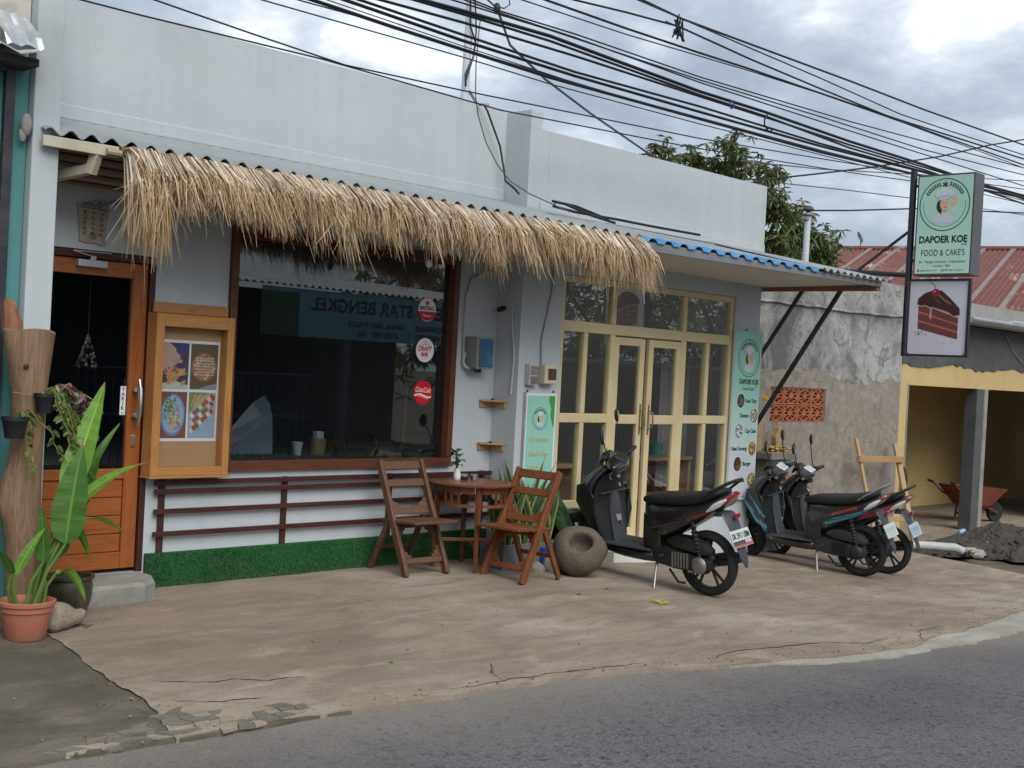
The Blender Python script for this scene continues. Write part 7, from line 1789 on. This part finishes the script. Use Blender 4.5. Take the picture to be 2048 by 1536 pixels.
cable('thin grey wire behind the tree running to the sign', [(1560, 366), (1700, 381), (1835, 398), (2048, 430)], 11, .009, M_cabg, False)
cable('faint grey wire above the tree running to the sign pole', [(1480, 322), (1640, 338), (1835, 349), (2048, 362)], 11, .010, M_cabg, False)
cable('black cable from the white pole cap to the right', [(1617, 421), (1700, 421), (1835, 417), (2048, 426)], 10, .014, M_cab, False)
P_ = [Vector((7.86, 8.0, 4.83)), onYp(1020, 90, 8.2), onYp(1090, 158, 8.5), onYp(1180, 226, 9.0), onYp(1290, 302, 9.6), onYp(1330, 330, 9.9)]
tag(MB().tube(P_, .012, 6).build('overhead_cable', M_cabg, None, smooth=True, org=P_[0].copy()), 'grey cable running steeply down right from the mast top', 'cable')
def drop(label, pts, y, r, mat=None):
    P = [onYp(a, b, yy) for (a, b), yy in zip(pts, y)]
    return tag(MB().tube(P, r, 6).build('drop_cable', mat or M_cab, None, smooth=True, org=P[0].copy()), label, 'cable')
drop('slack thin grey wire hanging from the mast top to the awning', [(962, 28), (957, 70), (952, 130), (951, 190), (956, 230), (972, 285), (995, 330), (1020, 362), (1060, 388), (1140, 424)], [7.95, 7.9, 7.86, 7.84, 7.82, 7.8, 7.75, 7.65, 7.5, 7.3], .005, M_cabg)
drop('black drop cable curving down the parapet face', [(958, 209), (968, 210), (975, 222), (985, 250), (1000, 292), (1008, 340), (1011, 362), (1030, 378), (1038, 388)], [8.02, 7.98, 7.97, 7.97, 7.97, 7.96, 7.9, 7.8, 7.76], .010)
drop('coil of black cable lying on the awning roof', [(1105, 402), (1130, 408), (1180, 430), (1230, 446), (1200, 432), (1150, 412), (1112, 404), (1106, 412), (1150, 424), (1240, 440), (1300, 452), (1400, 470)], [7.4, 7.4, 7.35, 7.3, 7.35, 7.4, 7.42, 7.4, 7.38, 7.3, 7.25, 7.1], .012)
kn = thing('cable_knot', 'tangled knot of cable ends hanging on the upper right cables', 'cable knot', onYp(1356, 55, 6.2))
m = MB(); r_ = random.Random(5); c0 = onYp(1356, 55, 6.2)
for q in range(9):
    P = [c0 + Vector((r_.gauss(0, .03), r_.gauss(0, .02), r_.gauss(0, .04))) for k in range(4)] + [c0 + Vector((r_.gauss(0, .04), 0, -r_.uniform(.02, .10)))]; m.tube(P, .007, 5)
m.tube([onYp(1366, 38, 6.2), onYp(1362, 56, 6.2)], .008, 5).tube([onYp(1361, 36, 6.2), onYp(1357, 54, 6.2)], .008, 5); m.build('strands', M_cab, kn, smooth=True)
cl2 = thing('cable_loop', 'small loop of spare cable hanging from the bundle above the tree', 'cable loop', onYp(1536, 240, 6.5))
MB().tube([onYp(a, b, 6.48) for a, b in ((1535, 228), (1529, 240), (1529, 250), (1535, 257), (1542, 256), (1544, 260), (1538, 263), (1532, 258))], .008, 6).build('wire', M_cab, cl2, smooth=True)
cl3 = thing('cable_loop', 'tiny blue cable tie ring on the bundle left of the tree top', 'cable loop', onYp(1464, 210, 6.5))
MB().tube([onYp(1464 + 4.5 * math.cos(q), 210 + 7 * math.sin(q), 6.47) for q in [2 * math.pi * k / 12 for k in range(13)]], .006, 5).build('ring', simple('blue_tie', (.03, .04, .22), .5, .05), cl3, smooth=True)

# ================================================================== INSIDE THE CAFE (seen through the glass)
M_bam = wood('bamboo_post', (.26, .19, .09), (.42, .33, .17), 'z', .5)
for x, y, tl, lb in ((7.62, 8.72, .10, 'left one of two bamboo poles standing inside the window'), (8.02, 8.60, .05, 'right one of two bamboo poles standing inside the window')):
    tag(MB().tube([(x, y, .1), (x + tl * .3, y, .9), (x + tl, y, 2.2)], [.026, .025, .022], 9).build('bamboo_pole', M_bam, None, smooth=True, org=Vector((x, y, .1))), lb, 'bamboo pole', 'bamboo poles')
nk = thing('napkin_basket', 'woven basket of white napkins on the window ledge', 'basket', (6.44, 8.38, .886))
MB().lathe([(.055, .886), (.06, .89), (.066, 1.03), (.058, 1.03), (.052, .90)], 18, Matrix.Translation((6.44, 8.38, 0))).build('basket', simple('woven_rattan', (.34, .22, .10), .7, .3, 60, bmp=.6, bscale=80), nk, smooth=True)
MB().box(6.405, 6.475, 8.35, 8.41, .93, 1.085).build('napkins', simple('paper_white', (.6, .6, .58), .8, .03), nk, bevel=.006)
tag(MB().lathe([(.03, .886), (.042, .98), (.046, 1.0), (.03, .99)], 16, Matrix.Translation((6.22, 8.36, 0))).build('paper_cup', simple('paper_white', (.6, .6, .58), .8, .03), None, smooth=True, org=Vector((6.22, 8.36, .886))), 'small white cup on the window ledge', 'cup')
cs = thing('covered_screen', 'computer screen wrapped in clear plastic sheet inside the window', 'screen', (6.05, 8.62, .886))
MB().box(6.10, 6.62, 8.62, 8.66, .93, 1.30).build('screen', M_blackp, cs, bevel=.006)
m = MB(); m.loft([[(5.62, 8.56, .89), (5.70, 8.60, 1.05), (5.95, 8.62, 1.30), (6.08, 8.64, 1.36)], [(5.66, 8.50, .89), (5.8, 8.52, 1.02), (6.0, 8.56, 1.2), (6.09, 8.60, 1.30)], [(6.08, 8.50, .89), (6.09, 8.52, 1.0), (6.09, 8.54, 1.2), (6.095, 8.60, 1.31)]], False, False).build('plastic_sheet', simple('milky_plastic', (.24, .26, .28), .35, .15, 4), cs, fix=False)
for x, lb in ((5.50, 'chair back tip inside the window at its left end'), (6.95, 'chair back tip inside the middle of the window'), (7.38, 'chair back tip inside the right part of the window')):
    t = thing('indoor_chair', lb, 'chair', (x, 8.85, .1), 'chairs inside the cafe')
    for s in (-.18, .18): MB().beam((x + s, 8.62, .10), (x + s - .08, 8.95, 1.02), .04, .03).build('back_post', M_ch, t, bevel=.004)
    MB().beam((x - .22, 8.90, .95), (x + .12, 8.90, .95), .02, .06).build('back_slat', M_chx, t)
    MB().box(x - .2, x + .2, 8.68, 9.05, .50, .53).build('seat', M_chx, t)
    for s in (-.17, .17): MB().beam((x + s, 9.03, .10), (x + s, 8.75, .50), .035, .03).build('rear_leg', M_ch, t)
MB_k = simple('tan_counter_wood', (.40, .25, .13), .5, .12, 4)
for x0, x1, y0, y1, zt, lb in ((8.70, 9.30, 8.02, 8.45, .80, 'tan wooden counter behind the left pane of the shopfront'), (10.30, 11.30, 8.12, 8.6, .84, 'tan wooden shelf counter behind the right door')):
    t = thing('shop_counter', lb, 'counter', (x0, y0, .06), 'tan counters in the shop')
    MB().box(x0, x1, y0, y1, zt - .04, zt).build('top', MB_k, t, bevel=.004)
    for xx in (x0 + .01, x1 - .05): MB().box(xx, xx + .04, y0 + .02, y1 - .02, .06, zt - .0405).build('side_panel', MB_k, t)
    MB().box(x0 + .06, x1 - .06, y0 + .06, y1 - .03, .40, .43).build('shelf', MB_k, t)
    MB().box(x0 + .06, x1 - .06, y1 - .06, y1 - .035, .06, zt - .0405).build('back_panel', MB_k, t)
tag(MB().lathe([(.06, .86), (.075, .99), (.07, .99), (.055, .87)], 18, Matrix.Translation((10.95, 8.35, -.02))).build('aqua_tub', simple('aqua_plastic', (.10, .36, .34), .4, .05), None, smooth=True, org=Vector((10.95, 8.35, .84))), 'small aqua plastic tub on the tan counter', 'tub')
dc = thing('display_cabinet', 'tall dark shelf cabinet along the back of the shop', 'cabinet', (9.6, 10.4, .06))
MB().box(8.5, 8.54, 10.15, 10.58, .06, 2.1).box(9.5, 9.54, 10.15, 10.58, .06, 2.1).box(8.5405, 9.4995, 10.55, 10.58, .06, 2.1).build('carcass', M_inner, dc)
for z in (.5, .9, 1.3, 1.7): MB().box(8.5405, 9.4995, 10.17, 10.549, z, z + .03).build('shelf', MB_k, dc)
hn = thing('shell_ornament', 'small red and white shell mobile hanging inside the door glass', 'ornament', (4.27, 8.17, 1.50))
m = MB()
for q in range(90):
    t_ = rnd.random(); an = rnd.uniform(0, 6.28); r0_ = .075 * t_; g = rnd.uniform(.6, 1.2); m.col = rnd.choice([(.5 * g, .46 * g, .42 * g), (.30 * g, .07 * g, .07 * g)])
    m.ellipsoid((4.27 + r0_ * math.cos(an), 8.17 + r0_ * math.sin(an) * .7, 1.76 - .22 * t_), (.009, .009, .013), 6, 4)
m.build('shells', vcol('shell', .5), hn)
MB().tube([(4.27, 8.17, 2.16), (4.27, 8.17, 1.76)], .002, 4).build('cord', M_grey, hn)
wc = thing('white_curtain', 'pale curtain hanging inside the right sidelight', 'curtain', (11.2, 8.3, .5))
m = MB(); m.loft([[(10.95 + .5 * k / 24, 8.35 + .03 * math.sin(k * 1.3), z) for k in range(25)] for z in (.5, 1.0, 1.6, 2.2)], False, False).build('cloth', simple('pale_mauve_cloth', (.40, .35, .36), .85, .1, 4), wc, fix=False, smooth=True)
fg = thing('white_fridge', 'white appliance behind the right door pane', 'fridge', (10.6, 9.8, .06))
MB().box(10.0, 10.7, 9.6, 10.3, .06, 1.75).build('cabinet', simple('appliance_white', (.5, .5, .52), .4, .03), fg, bevel=.02)

# ================================================================== ACROSS THE ROAD (seen reflected in the panes)
OY = -2.56
ob = thing('workshop_across_road', 'dark open workshop with a banner across the road', 'building', (15, OY, -.2))
M_op = simple('workshop_dark_wall', (.06, .065, .075), .85, .2, 2)
MB().box(8, 19.5, OY - 4, OY - 3.9, -.3, 3.1).build('back_wall', M_op, ob)
for x in (11.6, 14.9, 17.4): MB().box(x, x + .16, OY - .2, OY - .05, -.3, 2.95).build('post', simple('blue_grey_post', (.07, .085, .11), .6, .1), ob)
m = MB(); rows = []
for k in range(300):
    x = 8 + 12 * k / 299; s = .03 * math.sin(k * 1.6); rows.append(((x, OY + .08, 2.97 + s), (x, OY - 4, 3.45 + s)))
for a, b in zip(rows, rows[1:]): m.poly([a[0], b[0], b[1], a[1]])
m.build('roof_sheet', M_fibre, ob, fix=False)
MB().box(8, 20, OY - 3.9, OY + .2, -.25, -.16).build('floor_slab', M_step, ob)
bnr = thing('workshop_banner', 'long blue banner with black lettering on the workshop across the road', 'banner', (15.1, OY, 2.05))
MB().box(13.0, 18.0, OY + .0, OY + .02, 2.06, 2.92).build('sheet', simple('banner_blue', (.18, .36, .45), .6, .1, 1.5), bnr)
a = Art(Frame((18.0, OY + .0205, 2.06), (-1, 0, 0), (0, 0, 1)), .002)
a.text('HEAD STAR BENGKEL', 2.2, .50, .34, INK, 2, bold=.008, width=3.5)
for x, s1, s2 in ((1.0, 'MODIFIKASI', 'SPAREPART'), (2.35, 'TAMBAL BAN TUBLES', 'ACESORIS   DLL')): a.text(s1, x, .25, .15, INK, 2, bold=.004); a.text(s2, x, .08, .15, INK, 2, bold=.004)
a.rect(4.2, 0, 5.0, .78, (.05, .10, .07), 1)
for q in range(26): a.line([(.3 + q * .15, .02), (.42 + q * .15, .20)], .03, (.09, .22, .28), 1)
a.build('print', bnr)
fn = thing('blue_railing', 'blue steel railing before the workshop across the road', 'railing', (13.2, OY + .1, -.2))
for z in (.62, 1.36): MB().tube([(9.5, OY + .1, z), (14.1, OY + .1, z)], .03, 8).build('rail', simple('blue_rail_paint', (.035, .06, .11), .5, .1), fn)
for k in range(30): MB().tube([(9.6 + k * .15, OY + .1, -.2), (9.6 + k * .15, OY + .1, 1.36)], .012, 6).build('bar', simple('blue_rail_paint', (.035, .06, .11), .5, .1), fn)
for i_, (x, y, s, lb) in enumerate(((24, -4.5, 2.4, 'leafy tree across the road opposite the shopfront'), (29, -5, 2.8, 'second leafy tree across the road further along'), (21.5, -7, 2.6, 'leafy tree behind the workshop across the road'))):
    bl_ = [((x + s * .5 * math.cos(q), y + s * .4 * math.sin(q), 3.0 + .8 * math.sin(q * 2.3)), (s * .55, s * .55, s * .45)) for q in (0, 1.2, 2.4, 3.6, 4.8)]
    tree(lb, (x, y, -.4), 2.0, bl_, 50 + i_, 3200, .30, group='trees across the road', name='roadside_tree')
m = MB()
MB_w = thing('boundary_wall', 'darkened boundary wall across the road beneath the trees', 'wall', (25, -2.8, -.4))
MB().box(20.5, 40, -2.9, -2.75, -.6, 1.9).build('masonry', simple('darkened_wall', (.10, .10, .085), .9, .3, 2), MB_w); MB().box(20.4, 40, -2.95, -2.70, 1.901, 2.0).build('coping', M_step, MB_w)  # wall colour darkened to keep its reflection in the shopfront panes dim
